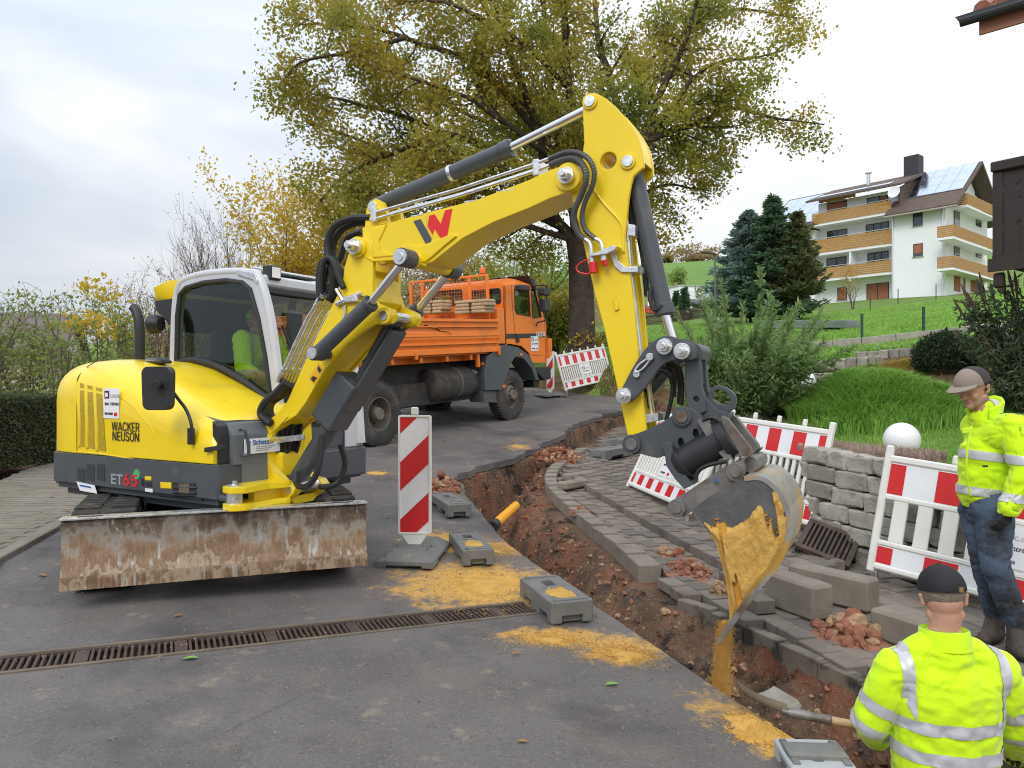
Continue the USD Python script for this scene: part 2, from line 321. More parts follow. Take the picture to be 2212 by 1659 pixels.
PAVE = [mat(f'concrete_paver_{k}', c, 0.85, var=0.2, vs=6, bump=0.4, bs=120, dirt=[((0.09, 0.075, 0.06), 3.5, 0.55, 0.75), ((0.06, 0.085, 0.03), 2.2, 0.66, 0.8)]) for k, c in enumerate([(0.175, 0.145, 0.120), (0.145, 0.125, 0.108), (0.20, 0.165, 0.135)])]
KERB = mat('kerb_concrete', (0.215, 0.185, 0.150), 0.85, var=0.2, vs=5, bump=0.4, bs=110, bevel=0.008, dirt=[((0.10, 0.08, 0.06), 3.2, 0.56, 0.8), ((0.33, 0.28, 0.2), 30, 0.6, 0.75)])
EDGE = mat('stained_concrete', (0.17, 0.145, 0.115), 0.85, var=0.25, vs=6, bump=0.4, bs=110, dirt=((0.03, 0.026, 0.022), 2.6, 0.46, 0.56))
STONE = [mat(f'wall_stone_{k}', c, 0.9, var=0.25, vs=7, bump=0.8, bs=55, dist=0.02, dirt=[((0.13, 0.115, 0.09), 4, 0.54, 0.76), ((0.44, 0.42, 0.36), 20, 0.6, 0.75)]) for k, c in enumerate([(0.36, 0.335, 0.28), (0.29, 0.27, 0.23), (0.40, 0.37, 0.31)])]
BARK = mat('bark', (0.085, 0.065, 0.05), 0.95, var=0.35, vs=5, bump=1.0, bs=26, spec=0.1, dist=0.05, dirt=((0.14, 0.13, 0.10), 6, 0.55, 0.75))
TWIG = mat('twig_bark', (0.10, 0.075, 0.06), 0.9, var=0.3, vs=5)

# ------------------------------------------------------------------ outlines on the ground (metres)
ASPH_EDGE = np.array([(2.35, 1.2), (1.75, 2.55), (1.43, 3.2), (1.30, 3.5), (1.12, 3.96), (0.92, 4.52), (0.58, 5.38), (-0.03, 7.01), (-0.37, 8.43), (-0.63, 9.52), (-0.77, 10.67), (-0.27, 11.79), (0.35, 12.9), (0.85, 14.46), (1.48, 16.43), (2.61, 18.24), (4.01, 20.42)])
RIGHT_EDGE = np.array([(2.75, 2.2), (2.35, 3.41), (2.12, 3.79), (1.99, 4.28), (1.77, 4.77), (1.52, 5.36), (1.22, 5.68), (1.08, 5.96), (0.95, 6.79), (0.67, 8.05), (0.43, 9.36), (0.42, 10.25), (0.5, 11.12), (0.7, 11.92), (1.24, 13.8), (1.88, 15.49), (2.61, 17.12), (3.72, 18.96)])
WALL_LINE = np.array([(2.75, 9.6), (3.05, 8.3), (3.10, 7.55), (3.36, 6.74), (3.55, 6.2), (4.3, 5.1), (5.6, 4.2)])
TRENCH = Polygon(np.vstack([ASPH_EDGE, RIGHT_EDGE[::-1], [(3.6, 1.2)]]))
TRENCH = TRENCH if TRENCH.is_valid else TRENCH.buffer(0)
LEFT_KERB = np.array([(-2.3, 1.0), (-3.2, 4.0), (-4.03, 5.83), (-4.51, 8.24), (-5.0, 11.0), (-5.6, 15.0), (-5.9, 19.0), (-5.5, 24.0)])
def wob(P, amp, step, seed):
    """walk along the line in short steps with small irregular offsets (a cut edge)"""
    L = LineString(P); n = int(L.length / step); q = np.array([L.interpolate(i / n, True).coords[0] for i in range(n + 1)])
    d = (meshkit.fbm(np.c_[q * 3.1, np.full(len(q), seed)], 3, seed) - 0.5) * 2 * amp
    t = np.gradient(q, axis=0); t /= np.linalg.norm(t, axis=1)[:, None]
    return q + np.c_[-t[:, 1], t[:, 0]] * d[:, None]
ROAD_POLY = Polygon(np.vstack([wob(ASPH_EDGE[:10], 0.018, 0.1, 1), wob(ASPH_EDGE[9:], 0.16, 0.06, 2)[1:], [(5.5, 24.0), (-5.5, 24.0)], LEFT_KERB[::-1], [(-2.3, 1.0)]])).buffer(0)
TERR = Polygon(np.vstack([WALL_LINE[::-1], [(2.9, 11.5), (3.6, 14.5), (4.2, 17.5), (4.4, 20.2), (2.4, 20.6), (0.9, 21.2), (-0.5, 22.0), (-3, 24), (-8, 28), (-8, 700), (700, 700), (700, 0.5), (5.6, 0.5)]]))
CORR = Polygon([(-5.4, -3), (-5.8, 6), (-7.5, 11), (-8, 28), (-3, 24), (-0.5, 22), (0.9, 21.2), (2.4, 20.6), (5.5, 21), (6, 3), (6, -3)])
_c = [(1720, 985, 8.0), (1900, 1000, 6.9), (1900, 885, 10.3), (2050, 860, 10.6), (1720, 885, 10.6), (2212, 1015, 5.9), (1480, 893, 11.0), (1600, 900, 10.0), (1500, 880, 13), (1700, 950, 9.0), (1850, 955, 8.3), (2000, 965, 7.6), (2180, 975, 7.0), (1800, 800, 14), (1700, 860, 12), (1760, 765, 16.5), (2010, 735, 16.5), (2200, 760, 12),
      (1400, 765, 21), (1250, 757, 24), (1330, 805, 20.5), (1195, 845, 21.5), (1862, 745, 18), (2000, 722, 20), (1600, 725, 28), (1700, 705, 33), (1850, 690, 36), (2000, 675, 38), (1700, 672, 55), (1850, 652, 66), (1950, 641, 71), (2150, 632, 66), (2300, 630, 60),
      (1400, 706, 45), (1400, 690, 70), (1500, 688, 75), (1400, 680, 95), (1520, 676, 95), (1600, 660, 100), (1420, 640, 150), (1420, 600, 200), (1500, 564, 270), (1300, 575, 270), (1100, 600, 250), (1700, 555, 280), (2000, 545, 300), (2300, 540, 300), (900, 640, 230),
      (1100, 800, 30), (900, 810, 34), (800, 790, 60), (1000, 740, 80), (600, 800, 45), (600, 740, 120), (300, 850, 26), (100, 865, 30), (0, 900, 20), (-200, 900, 25), (100, 850, 80), (-300, 850, 80), (300, 800, 200), (-600, 800, 300), (600, 700, 300)]
HP = np.array([at(*c) for c in _c]); HP = np.vstack([HP, [(-60, 2, 0.2), (-20, 0, 0.3), (-9, 4, 0.5), (-9, 0, 0.4), (8, 0, 0.9), (14, 3, 2.0), (9, 8, 1.9), (60, 10, 9), (30, 30, 7), (90, 70, 14), (-300, 20, 0), (300, 50, 30), (500, 500, 60), (0, 600, 60), (-500, 500, 20), (6, 5.5, 0.85), (5, 7, 0.9)]])
_rbf = RBFInterpolator(HP[:, :2] / 10, HP[:, 2], kernel='linear', smoothing=0.02)
def hill(x, y): return _rbf(np.c_[np.ravel(x), np.ravel(y)] / 10).reshape(np.shape(x))
def sstep(x, a, b): t = np.clip((x - a) / (b - a), 0, 1); return t * t * (3 - 2 * t)
def trench_depth(x, y):
    P = shapely.points(x, y); ins = shapely.contains_xy(TRENCH, x, y)
    dl = shapely.distance(P, LineString(ASPH_EDGE)); dr = shapely.distance(P, LineString(RIGHT_EDGE))
    n1 = meshkit.fbm(np.stack([x * 2.3, y * 2.3, x * 0], -1), 4, 3) - 0.5; n2 = meshkit.fbm(np.stack([x * 9, y * 9, x * 0], -1), 3, 5) - 0.5
    floor = 0.78 - 0.28 * sstep(y, 11, 14.5)
    d = np.minimum(np.minimum(0.10 + np.maximum(dl - 0.03, 0) * 4.2, 0.10 + 0.85 * np.maximum(dr + n1 * 0.35, 0)), floor)
    d = np.maximum(d + n1 * 0.34 * np.clip(dl * 6, 0, 1) + n2 * 0.20 * np.clip(dl * 8, 0, 1), 0.11)
    return np.where(ins, d, 0.11)
def T(x, y):
    x, y = np.asarray(x, float), np.asarray(y, float); sh = x.shape; x, y = x.ravel(), y.ravel()
    P = shapely.points(x, y); h = hill(x, y)
    it = shapely.contains_xy(TERR, x, y); dt = shapely.distance(P, TERR.exterior)
    w = np.where(it, sstep(dt, 0.0, 0.12 + 0.9 * sstep(y, 9.5, 13)), 0.0)
    ic = shapely.contains_xy(CORR, x, y); dc = shapely.distance(P, CORR)
    w2 = np.where(ic, 0.0, sstep(dc, 0.0, 2.0))
    near = G(x, y) - 0.11; tr = shapely.contains_xy(TRENCH.buffer(0.02), x, y)
    if tr.any(): near[tr] = G(x[tr], y[tr]) - trench_depth(x[tr], y[tr])
    w = np.maximum(w, np.where(it, 0, w2))
    return (near * (1 - w) + h * w).reshape(sh)
def axis_pts(a, b, step, lo, hi, g=1.13):
    m = list(np.arange(a, b + 1e-6, step)); s, q = step, a
    left = []
    while q > lo: s *= g; q -= s; left.append(q)
    s, q = step, b; right = []
    while q < hi: s *= g; q += s; right.append(q)
    return np.array(left[::-1] + m + right)
gx = axis_pts(-1.2, 3.9, 0.055, -600, 600, 1.11); gy = axis_pts(1.6, 19.0, 0.055, -12, 680, 1.11)
X, Y = np.meshgrid(gx, gy, indexing='ij'); Z = T(X, Y)
nx, ny = X.shape; idx = np.arange(nx * ny).reshape(nx, ny)
Q = np.stack([idx[:-1, :-1], idx[1:, :-1], idx[1:, 1:], idx[:-1, 1:]], -1).reshape(-1, 4)
V = np.stack([X, Y, Z], -1).reshape(-1, 3); cc = V[Q].mean(1)
interr = shapely.contains_xy(TERR, cc[:, 0], cc[:, 1]); incor = shapely.contains_xy(CORR.buffer(0.3), cc[:, 0], cc[:, 1])
bank = interr & (cc[:, 1] < 27) & (cc[:, 0] < 5.0) & (cc[:, 1] > 11) & (meshkit.noise(cc * 0.9, 4) > 0.30 + 0.5 * sstep(shapely.distance(shapely.points(cc[:, 0], cc[:, 1]), TERR.exterior), 0.3, 2.6))
far = cc[:, 1] > 118
bed = interr & (((cc[:, 0] > 3.4) & (cc[:, 0] < 9.5) & (cc[:, 1] > 10.3) & (cc[:, 1] < 15.2)) | ((cc[:, 0] < 3.75) & (cc[:, 1] > 9.0) & (cc[:, 1] < 13))) & ~bank
leftg = (~interr) & (~incor) & (cc[:, 1] < 118)
soil = ~interr & ~leftg & ~far
def sub(mask, jitter=0):
    q = Q[mask]; u, inv = np.unique(q, return_inverse=True); return (V[u], inv.reshape(-1, 4))
obj('ground', sub(soil), SOIL, smooth=True, kind='structure')
obj('lawn', sub(interr & ~bank & ~bed & ~far), LAWN, smooth=True, kind='structure')
obj('leaf_strewn_ground', sub((bank | bed | leftg)), LITTER, smooth=True, kind='structure')
obj('field_hill', sub(far), FIELD, smooth=True, kind='structure')

def sheet(poly, th, zf, step=0.35, skirt=True):
    """slab that follows zf(x, y): top, side faces"""
    poly = poly.segmentize(step) if hasattr(poly, 'segmentize') else poly
    b = trimesh.creation.triangulate_polygon(poly, engine='earcut')
    v, f = b
    v3 = np.c_[v, np.zeros(len(v))]
    v3, f = trimesh.remesh.subdivide_to_size(v3, f, step * 3)
    v3[:, 2] = zf(v3[:, 0], v3[:, 1])
    m = trimesh.Trimesh(v3, f, process=True); 
    if m.face_normals[:, 2].mean() < 0: m.invert()
    ring = np.array(poly.exterior.coords)[:-1]; n = len(ring); zt = zf(ring[:, 0], ring[:, 1])
    top = np.c_[ring, zt]; bot = np.c_[ring, zt - th]; i = np.arange(n); j = (i + 1) % n
    s = trimesh.Trimesh(np.vstack([top, bot]), np.vstack([np.stack([i, i + n, j + n], 1), np.stack([i, j + n, j], 1)]), process=False)
    return arr([m, s])
# drain channel cut out of the asphalt
CH_A, CH_B = gr(-330, 1471)[:2], gr(1148, 1312)[:2]; CHD = unit(CH_B - CH_A); CHN = np.array([-CHD[1], CHD[0]])
CH_W = 0.145
slot = Polygon([CH_A - CHN * CH_W, CH_B - CHN * CH_W, CH_B + CHN * CH_W, CH_A + CHN * CH_W])
road = ROAD_POLY.difference(slot); road = max(road.geoms, key=lambda g: g.area) if road.geom_type != 'Polygon' else road
parts_ = list(ROAD_POLY.difference(slot).geoms) if ROAD_POLY.difference(slot).geom_type != 'Polygon' else [road]
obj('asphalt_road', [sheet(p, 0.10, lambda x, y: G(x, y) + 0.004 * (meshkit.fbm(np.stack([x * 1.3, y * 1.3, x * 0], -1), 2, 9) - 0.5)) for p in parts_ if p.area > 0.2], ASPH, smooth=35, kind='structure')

# ------------------------------------------------------------------ drain channel with slotted grating
IRON = mat('cast_iron', (0.075, 0.055, 0.045), 0.6, 0.3, var=0.3, vs=9, bump=0.4, bs=120, dirt=((0.16, 0.09, 0.05), 8, 0.5, 0.75))
EDGES = mat('channel_edge', (0.15, 0.12, 0.085), 0.8, var=0.3, vs=6, dirt=((0.10, 0.07, 0.05), 5, 0.5, 0.7))
ch = thing('drain_channel', 'long rusty iron drain channel with slotted grating set across the asphalt', 'drain', (*CH_B, float(G(*CH_B))))
def on(c, s, off=0): p = c + 0 * CHD; return None
Lc = np.linalg.norm(CH_B - CH_A); nseg = int(Lc / 0.5); yaw = math.atan2(CHD[1], CHD[0]); sl = (float(G(*CH_B)) - float(G(*CH_A))) / Lc
def chp(s, o, dz): p = CH_B - CHD * s + CHN * o; return np.array([p[0], p[1], float(G(*p)) + dz])
for o in (-0.132, 0.132): obj('channel_rail', boxat(chp(Lc / 2, o, -0.035), (Lc, 0.022, 0.09), yaw, 0.003, ry=-sl), EDGES, ch)
obj('channel_bed', boxat(chp(Lc / 2, 0, -0.095), (Lc, 0.245, 0.02), yaw, ry=-sl), RUB, ch)
for k in range(nseg):
    bars = []
    for q in range(15):
        s = k * 0.5 + 0.02 + q * 0.033
        if 6 < q < 9: bars.append(boxat(chp(s, 0, -0.008), (0.034, 0.235, 0.016), yaw)); continue
        bars.append(boxat(chp(s, 0, -0.010), (0.015, 0.238, 0.022), yaw, 0.003))
    for o in (-0.108, 0.108): bars.append(boxat(chp(k * 0.5 + 0.25, o, -0.009), (0.49, 0.022, 0.022), yaw, ry=-sl))
    obj('grating', bars, IRON, ch)

# ------------------------------------------------------------------ kerb row on the bank, low edging, paving
def along(P, s0, s1=None): L = LineString(P); return np.array(L.interpolate(s0).coords[0])
kerb_line = np.array([gr(u, v)[:2] for u, v in [(1405, 1232), (1360, 1190), (1300, 1145), (1250, 1105), (1212, 1072), (1192, 1048), (1190, 1028), (1203, 1008), (1232, 988), (1262, 970)]])
kl = LineString(spline(np.c_[kerb_line, kerb_line[:, 0] * 0], 6)[:, :2])
kb = thing('kerb', 'curved row of grey concrete kerb stones standing on the trench bank', 'kerb', (*kerb_line[0], float(G(*kerb_line[0]))))
s, i = 0.0, 0; sizes = [0.42, 0.36, 0.40, 0.38] + [0.31] * 40
while s + sizes[i] < kl.length:
    L = sizes[i]; a = np.array(kl.interpolate(s + 0.008).coords[0]); b = np.array(kl.interpolate(s + L - 0.004).coords[0]); c = (a + b) / 2; d = b - a
    h = 0.27 if i < 2 else 0.24
    obj('kerb_stone', boxat((*c, float(G(*c)) + 0.035 - h / 2 + rng.uniform(-.006, .006)), (np.linalg.norm(d) - 0.006, 0.20 if i < 2 else 0.17, h), math.atan2(d[1], d[0]) + rng.normal() * 0.012, 0.008), KERB, kb)
    s += L; i += 1
lowline = np.array([(1.30, 5.72), (1.56, 5.36), (1.80, 4.80), (2.02, 4.30), (2.16, 3.80), (2.39, 3.41), (2.7, 2.6)])
ll = LineString(lowline)
le = thing('edging', 'low row of tar stained concrete edging stones beside the trench', 'edging', (*lowline[0], float(G(*lowline[0]))))
s = 0.0
while s < ll.length - 0.3:
    a = np.array(ll.interpolate(s).coords[0]); b = np.array(ll.interpolate(s + 0.33).coords[0]); c = (a + b) / 2; d = b - a
    obj('edging_stone', boxat((*c, float(G(*c)) - 0.04 - 0.11 + rng.uniform(-.006, .006)), (0.322, 0.09, 0.24), math.atan2(d[1], d[0]), 0.006), EDGE, le); s += 0.33
PAVE_POLY = Polygon(np.vstack([lowline[::-1] + [0.05, 0.02], (kerb_line + [0.10, 0.0])[1:], [(1.5, 13.6), (2.0, 15.4), (2.8, 17.0), (4.0, 18.9), (4.3, 17.5), (3.5, 14.5), (2.8, 11.5)], WALL_LINE[:-1] + [-0.12, -0.1], [(4.2, 2.6)]])).buffer(0)
step_line = np.array([gr(u, v)[:2] for u, v in [(1215, 1030), (1285, 1078), (1345, 1112), (1400, 1150), (1480, 1198), (1560, 1242), (1600, 1275), (1655, 1335)]])
UPPER = Polygon(np.vstack([step_line, [(2.6, 5.9), (2.95, 6.9), (2.9, 7.6), (2.75, 9.4), (2.8, 11.0), (1.4, 12.2), (0.95, 11.6)]])).buffer(0)
obj('paving_bed', sheet(PAVE_POLY, 0.08, lambda x, y: G(x, y) - 0.075, 0.5), PAVE[1], smooth=False, kind='structure')
pv = thing('paving', 'grey concrete block paving of the torn up walkway beside the trench', 'paving', (2.4, 6.0, 0))
pv.SetCustomDataByKey('kind', 'structure'); pv.ClearCustomDataByKey('category')
ang = math.atan2(*(step_line[5] - step_line[1])[::-1]); e1 = np.array([math.cos(ang), math.sin(ang)]); e2 = np.array([-e1[1], e1[0]])
pa, pb = 0.24, 0.165; stones = []
for r in range(-40, 60):
    for c in range(-40, 60):
        p = np.array([1.6, 7.0]) + e1 * (c + 0.5 * (r % 2)) * pa + e2 * r * pb
        if not shapely.contains_xy(PAVE_POLY, *p): continue
        up = shapely.contains_xy(UPPER, *p)
        if up and shapely.contains_xy(UPPER.buffer(-0.02), *p) is False: up = False
        stones.append((p, up))
stones.sort(key=lambda q: q[0][1]); rest = []
for k, (p, up) in enumerate(stones):
    z = float(G(*p)) + (0.075 if up else 0.0) - 0.045 + rng.normal() * 0.003
    m = boxat((*p, z), (pa - 0.007, pb - 0.007, 0.085 if not up else 0.10), ang + rng.normal() * 0.008, 0.007, rx=rng.normal() * 0.008, ry=rng.normal() * 0.008)
    if k < 300: obj('paver', m, PAVE[int(rng.integers(3))], pv)
    else: rest.append((m, int(rng.integers(3))))
for q in range(3):
    if any(r[1] == q for r in rest): obj('far_pavers', [r[0] for r in rest if r[1] == q], PAVE[q], pv, kind='stuff')
MOSSP = mat('mossy_paver', (0.20, 0.175, 0.145), 0.9, var=0.2, vs=3, bump=0.4, bs=90, dirt=[((0.14, 0.15, 0.07), 1.3, 0.5, 0.75), ((0.12, 0.10, 0.08), 5, 0.55, 0.75)])
# left pavement of small blocks behind its flat kerb
LP_POLY = Polygon(np.vstack([LEFT_KERB[1:6] + [-0.12, 0], [(-7.3, 15.0), (-6.9, 11.0), (-6.3, 8.24), (-6.0, 4.0)]])).buffer(0)
obj('left_pavement', sheet(LP_POLY, 0.08, lambda x, y: G(x, y) + 0.01, 0.5), MOSSP, kind='structure')
pl = thing('left_paving', 'mossy grey block pavement in front of the clipped hedge', 'paving', (-5.2, 8, 0.3)); pl.SetCustomDataByKey('kind', 'structure'); pl.ClearCustomDataByKey('category')
lst = []
for r in range(80):
    for c in range(30):
        p = np.array([-7.4 + (c + 0.5 * (r % 2)) * 0.2 , 5.0 + r * 0.105]); p = p + [-(p[1] - 5) * 0.14 + 0.6, 0]
        if p[0] / p[1] > -0.76 and shapely.contains_xy(LP_POLY.buffer(-0.06), *p): lst.append(p)
lst.sort(key=lambda p: p[1]); rest = []
for k, p in enumerate(lst):
    m = boxat((*p, float(G(*p)) + 0.004 + rng.normal() * 0.0015), (0.197, 0.102, 0.03), rng.normal() * 0.006, 0.003)
    if k < 300: obj('paver', m, MOSSP, pl)
    else: rest.append(m)
if rest: obj('far_pavers', rest, MOSSP, pl, kind='stuff')
lk = thing('left_kerb', 'flat concrete kerb along the mossy block pavement', 'kerb', (*LEFT_KERB[1], float(G(*LEFT_KERB[1]))))
q = LineString(LEFT_KERB[1:6] + [-0.05, 0]); s = 0
while s < q.length - 1:
    a = np.array(q.interpolate(s).coords[0]); b = np.array(q.interpolate(s + 1).coords[0]); c = (a + b) / 2; d = b - a
    obj('kerb_stone', boxat((*c, float(G(*c)) - 0.02), (0.99, 0.12, 0.13), math.atan2(d[1], d[0]), 0.008, ry=-(float(G(*b)) - float(G(*a)))), KERB, lk); s += 1

# ------------------------------------------------------------------ block retaining wall
rw = thing('retaining_wall', 'low wall of rough grey rounded blocks below the lawn', 'wall', (*WALL_LINE[2], 0.0))
def stone(L, H, D, seed):
    r = np.random.default_rng(seed); b = trimesh.creation.icosphere(3)
    v = np.asarray(b.vertices); v = np.sign(v) * np.abs(v) ** 0.25; v = v / np.abs(v).max(0)
    v = v * np.array([L, D, H]) / 2
    v += (meshkit.fbm(v * 11 + seed * 3.7, 4, seed)[:, None] - 0.5) * 0.055 * np.sign(v)
    return trimesh.Trimesh(v, b.faces, process=False)
wl = LineString(WALL_LINE); H = 0.168
obj('wall_core', [boxat((*( (WALL_LINE[k] + WALL_LINE[k + 1]) / 2 + [0.16, 0.10]), 0.36), (np.linalg.norm(WALL_LINE[k + 1] - WALL_LINE[k]) + 0.05, 0.12, 0.95), math.atan2(*(WALL_LINE[k + 1] - WALL_LINE[k])[::-1])) for k in range(len(WALL_LINE) - 1)], SOIL, rw)
for row in range(6):
    s = -rng.uniform(0, 0.2)
    while s < wl.length:
        L = rng.choice([0.26, 0.33, 0.42]); a = np.array(wl.interpolate(max(s, 0)).coords[0]); b = np.array(wl.interpolate(min(s + L, wl.length)).coords[0]); d = b - a
        if np.linalg.norm(d) > 0.1:
            m = stone(np.linalg.norm(d) - 0.008, H - 0.006, 0.24, int(s * 100) % 9999 + row * 7919)
            m.apply_transform(trimesh.transformations.rotation_matrix(math.atan2(d[1], d[0]), [0, 0, 1])); c = (a + b) / 2
            m.apply_translation((c[0] + 0.02 * row * 0.5, c[1], float(G(*c)) - 0.02 + (row + 0.5) * H))
            obj('block', m, STONE[int(rng.integers(3))], rw, smooth=50)
        s += L
# ================================================================== excavator
ex = thing('excavator', 'yellow and grey tracked excavator with raised boom and tilting bucket on the road', 'excavator', BODY_C)
def part(n, m, mt, parent=None, smooth=30, label=None): return obj(n, m, mt, parent or ex, smooth, label)
# ---- undercarriage
TZ = float(G(-2.6, 6)) - 0.1
def track(tc):
    """rubber track: lugged belt round two wheels"""
    r, half, w = 0.27, 1.0, 0.40; per = 4 * half + 2 * math.pi * r; nl = 46; belt, lugs = [], []
    def on(s, rr):
        s %= per
        if s < 2 * half: return (-half + s, r + rr, 0)
        s -= 2 * half
        if s < math.pi * r: a = s / r; return (half + (r + rr) * math.sin(a), (r + rr) * math.cos(a), a)
        s -= math.pi * r
        if s < 2 * half: return (half - s, -(r + rr), math.pi)
        a = (s - 2 * half) / r; return (-half - (r + rr) * math.sin(a), -(r + rr) * math.cos(a), math.pi + a)
    ring = [on(k * per / 96, 0)[:2] for k in range(96)]; inner = [on(k * per / 96, -0.05)[:2] for k in range(96)]
    F = Fr(UF.pt(0, r + 0.02 + TZ, tc), UF.f, UF.n)
    belt = F.prism(ring, -w / 2, w / 2, [inner])
    for k in range(nl):
        a, b, th = on(k * per / nl, 0.0)
        for t0, t1 in ((-w / 2, -0.03), (0.03, w / 2)):
            sk = 0.02 if t0 < 0 else -0.02
            m = cbox((0.05, 0.045, abs(t1 - t0)), 0.008); m.apply_transform(trimesh.transformations.rotation_matrix(-th, [0, 0, 1]))
            m.apply_translation((a, b, (t0 + t1) / 2)); lugs.append(F.place(m))
    return belt, lugs, F
for tc in (-0.78, 0.78):
    belt, lugs, F = track(tc)
    tr = part('rubber_track', [belt] + lugs, RUB)
    for a in (-1.0, 1.0): part('track_wheel', F.place(trimesh.util.concatenate([cyl((a, 0, -.12), (a, 0, .12), .21, 24)])), GRY, tr)
    for a in (-.6, -.2, .2, .6): part('track_roller', F.place(cyl((a, -.14, -.13), (a, -.14, .13), .085, 16)), GRY, tr)
    part('track_frame', F.box(-.85, .85, -.12, .14, -.1, .1, .02), GRY, tr)
part('undercarriage', [UF.box(-.75, .75, .30, .50, -.6, .6, .04), UF.prism([(-.5, .42), (.5, .42), (.4, .58), (-.4, .58)], -.5, .5)], GRY)
part('turntable', cyl(UF.pt(0, .56, 0), UF.pt(0, .66, 0), .48, 40), BLK)
# ---- dozer blade
def blade_material():
    N = {"g": ("geometry", {}), "mp": ("mapping", {"scale": (9.0, 9.0, 1.1)}), "n1": ("noise_texture", {"scale": 1.0, "detail": 8.0, "roughness": 0.7}),
         "n2": ("noise_texture", {"scale": 4.5, "detail": 9.0, "roughness": 0.72}), "sx": ("separate_xyz", {}), "mz": ("map_range", {"from_min": 0.30, "from_max": 0.80, "to_min": 0.0, "to_max": 0.42, "clamp": True}),
         "a1": ("math", {"math_type": "multiply_add", "value2": 0.55}), "a2": ("math", {"math_type": "multiply_add", "value2": 0.62}),
         "r": ("rgb_ramp", {"ramp": [(0.42, (0.10, 0.045, 0.02)), (0.54, (0.20, 0.115, 0.065)), (0.61, (0.40, 0.31, 0.21)), (0.66, (0.20, 0.12, 0.07)), (0.74, (0.31, 0.205, 0.12)), (0.82, (0.37, 0.34, 0.30)), (0.88, (0.22, 0.165, 0.12)), (0.96, (0.11, 0.085, 0.065))]}),
         "m4": ("mapping", {"scale": (26.0, 26.0, 1.6)}), "n3": ("noise_texture", {"scale": 1.0, "detail": 5.0}), "m3": ("map_range", {"from_min": 0.61, "from_max": 0.70, "clamp": True}), "mx": ("mix_color", {"b": (0.46, 0.45, 0.43)}),
         "b": ("bump", {"strength": 0.3, "distance": 0.01}), "p": ("principled_bsdf", {"roughness": 0.5, "metallic": 0.2})}
    L = [("g.position", "mp.vector"), ("mp.vector", "n1.vector"), ("g.position", "n2.vector"), ("g.position", "sx.vector"), ("sx.z", "mz.value"), ("g.position", "m4.vector"), ("m4.vector", "n3.vector"), ("n3.fac", "m3.value"), ("m3.result", "mx.fac"),
         ("n1.fac", "a1.value1"), ("mz.result", "a1.value3"), ("n2.fac", "a2.value1"), ("a1.value", "a2.value3"), ("a2.value", "r.fac"), ("r.color", "mx.a"), ("mx.result", "p.base_color"), ("n2.fac", "b.height"), ("b.normal", "p.normal")]
    return usdkit.material(stage, '/World/Looks/scraped_blade', N, L, surface="p.BSDF")
BLADE = blade_material()
bz = 0.29 - 0.1; prof = [(0.00, 0), (-.02, .05), (-.045, .13), (-.055, .22), (-.045, .32), (-.01, .40), (-.03, .425), (-.09, .43), (-.09, .40), (-.075, .30), (-.085, .2), (-.075, .12), (-.045, .04), (-.02, 0)]
BL = Fr(UF.pt(1.53, bz, 0), (0.354, -0.935, 0), (0.935, 0.354, 0))
bl = part('dozer_blade', BL.prism(prof, -0.99, 0.99), BLADE, smooth=25)
part('top_flange', BL.prism([(.012, .425), (.012, .438), (-.10, .438), (-.10, .425)], -0.99, 0.99), ZNC, bl)
part('cutting_edge', BL.prism([(.012, -.03), (.012, .055), (-.012, .055), (-.012, -.03)], -0.99, 0.99), BLADE, bl)
for t in (-.82, .82): part('lifting_slot', BL.box(-.055, -.025, .436, .4405, t - .075, t + .075, .001), BLK, bl)
for t in (-.34, .34): part('blade_arm', UF.prism([(.4, .30), (1.40, .26), (1.40, .44), (.4, .46)], t - .06, t + .06), GRY)
part('blade_cylinder', [cyl(UF.pt(.45, .55, 0), UF.pt(1.1, .47, 0), .06), cyl(UF.pt(1.1, .47, 0), UF.pt(1.41, .42, 0), .03)], GRY)
# ---- upper structure: grey skirt and counterweight
def rounded(pts, r, n=5): return list(Polygon(pts).buffer(-r).buffer(r, quad_segs=n).exterior.coords)[:-1]
PLAN = [(1.13, -.93), (1.13, -.60), (.85, -.30), (.85, .95), (-.9, .95), (-1.2, .72), (-1.36, .3), (-1.40, 0), (-1.36, -.35), (-1.2, -.72), (-.92, -.93)]
PF = Fr(BODY_C, BF.f, (0, 0, -1), BF.n)      # plan frame: a forward, b left, t down
sk = part('skirt', [arr(PF.prism(rounded(PLAN, .06), -.93, -.69)), PF.prism(list(Polygon(PLAN).buffer(-.035).exterior.coords)[:-1], -.695, -.64), PF.prism(list(Polygon(PLAN).buffer(-.10).exterior.coords)[:-1], -.645, -.58)], GRY, smooth=35)
part('counterweight', PF.prism(rounded([(-1.12, .80), (-1.36, .52), (-1.47, .2), (-1.48, -.2), (-1.36, -.55), (-1.14, -.80), (-1.06, -.74), (-1.25, -.5), (-1.32, 0), (-1.25, .5)], .03), -1.02, -.64), GRY, smooth=40)
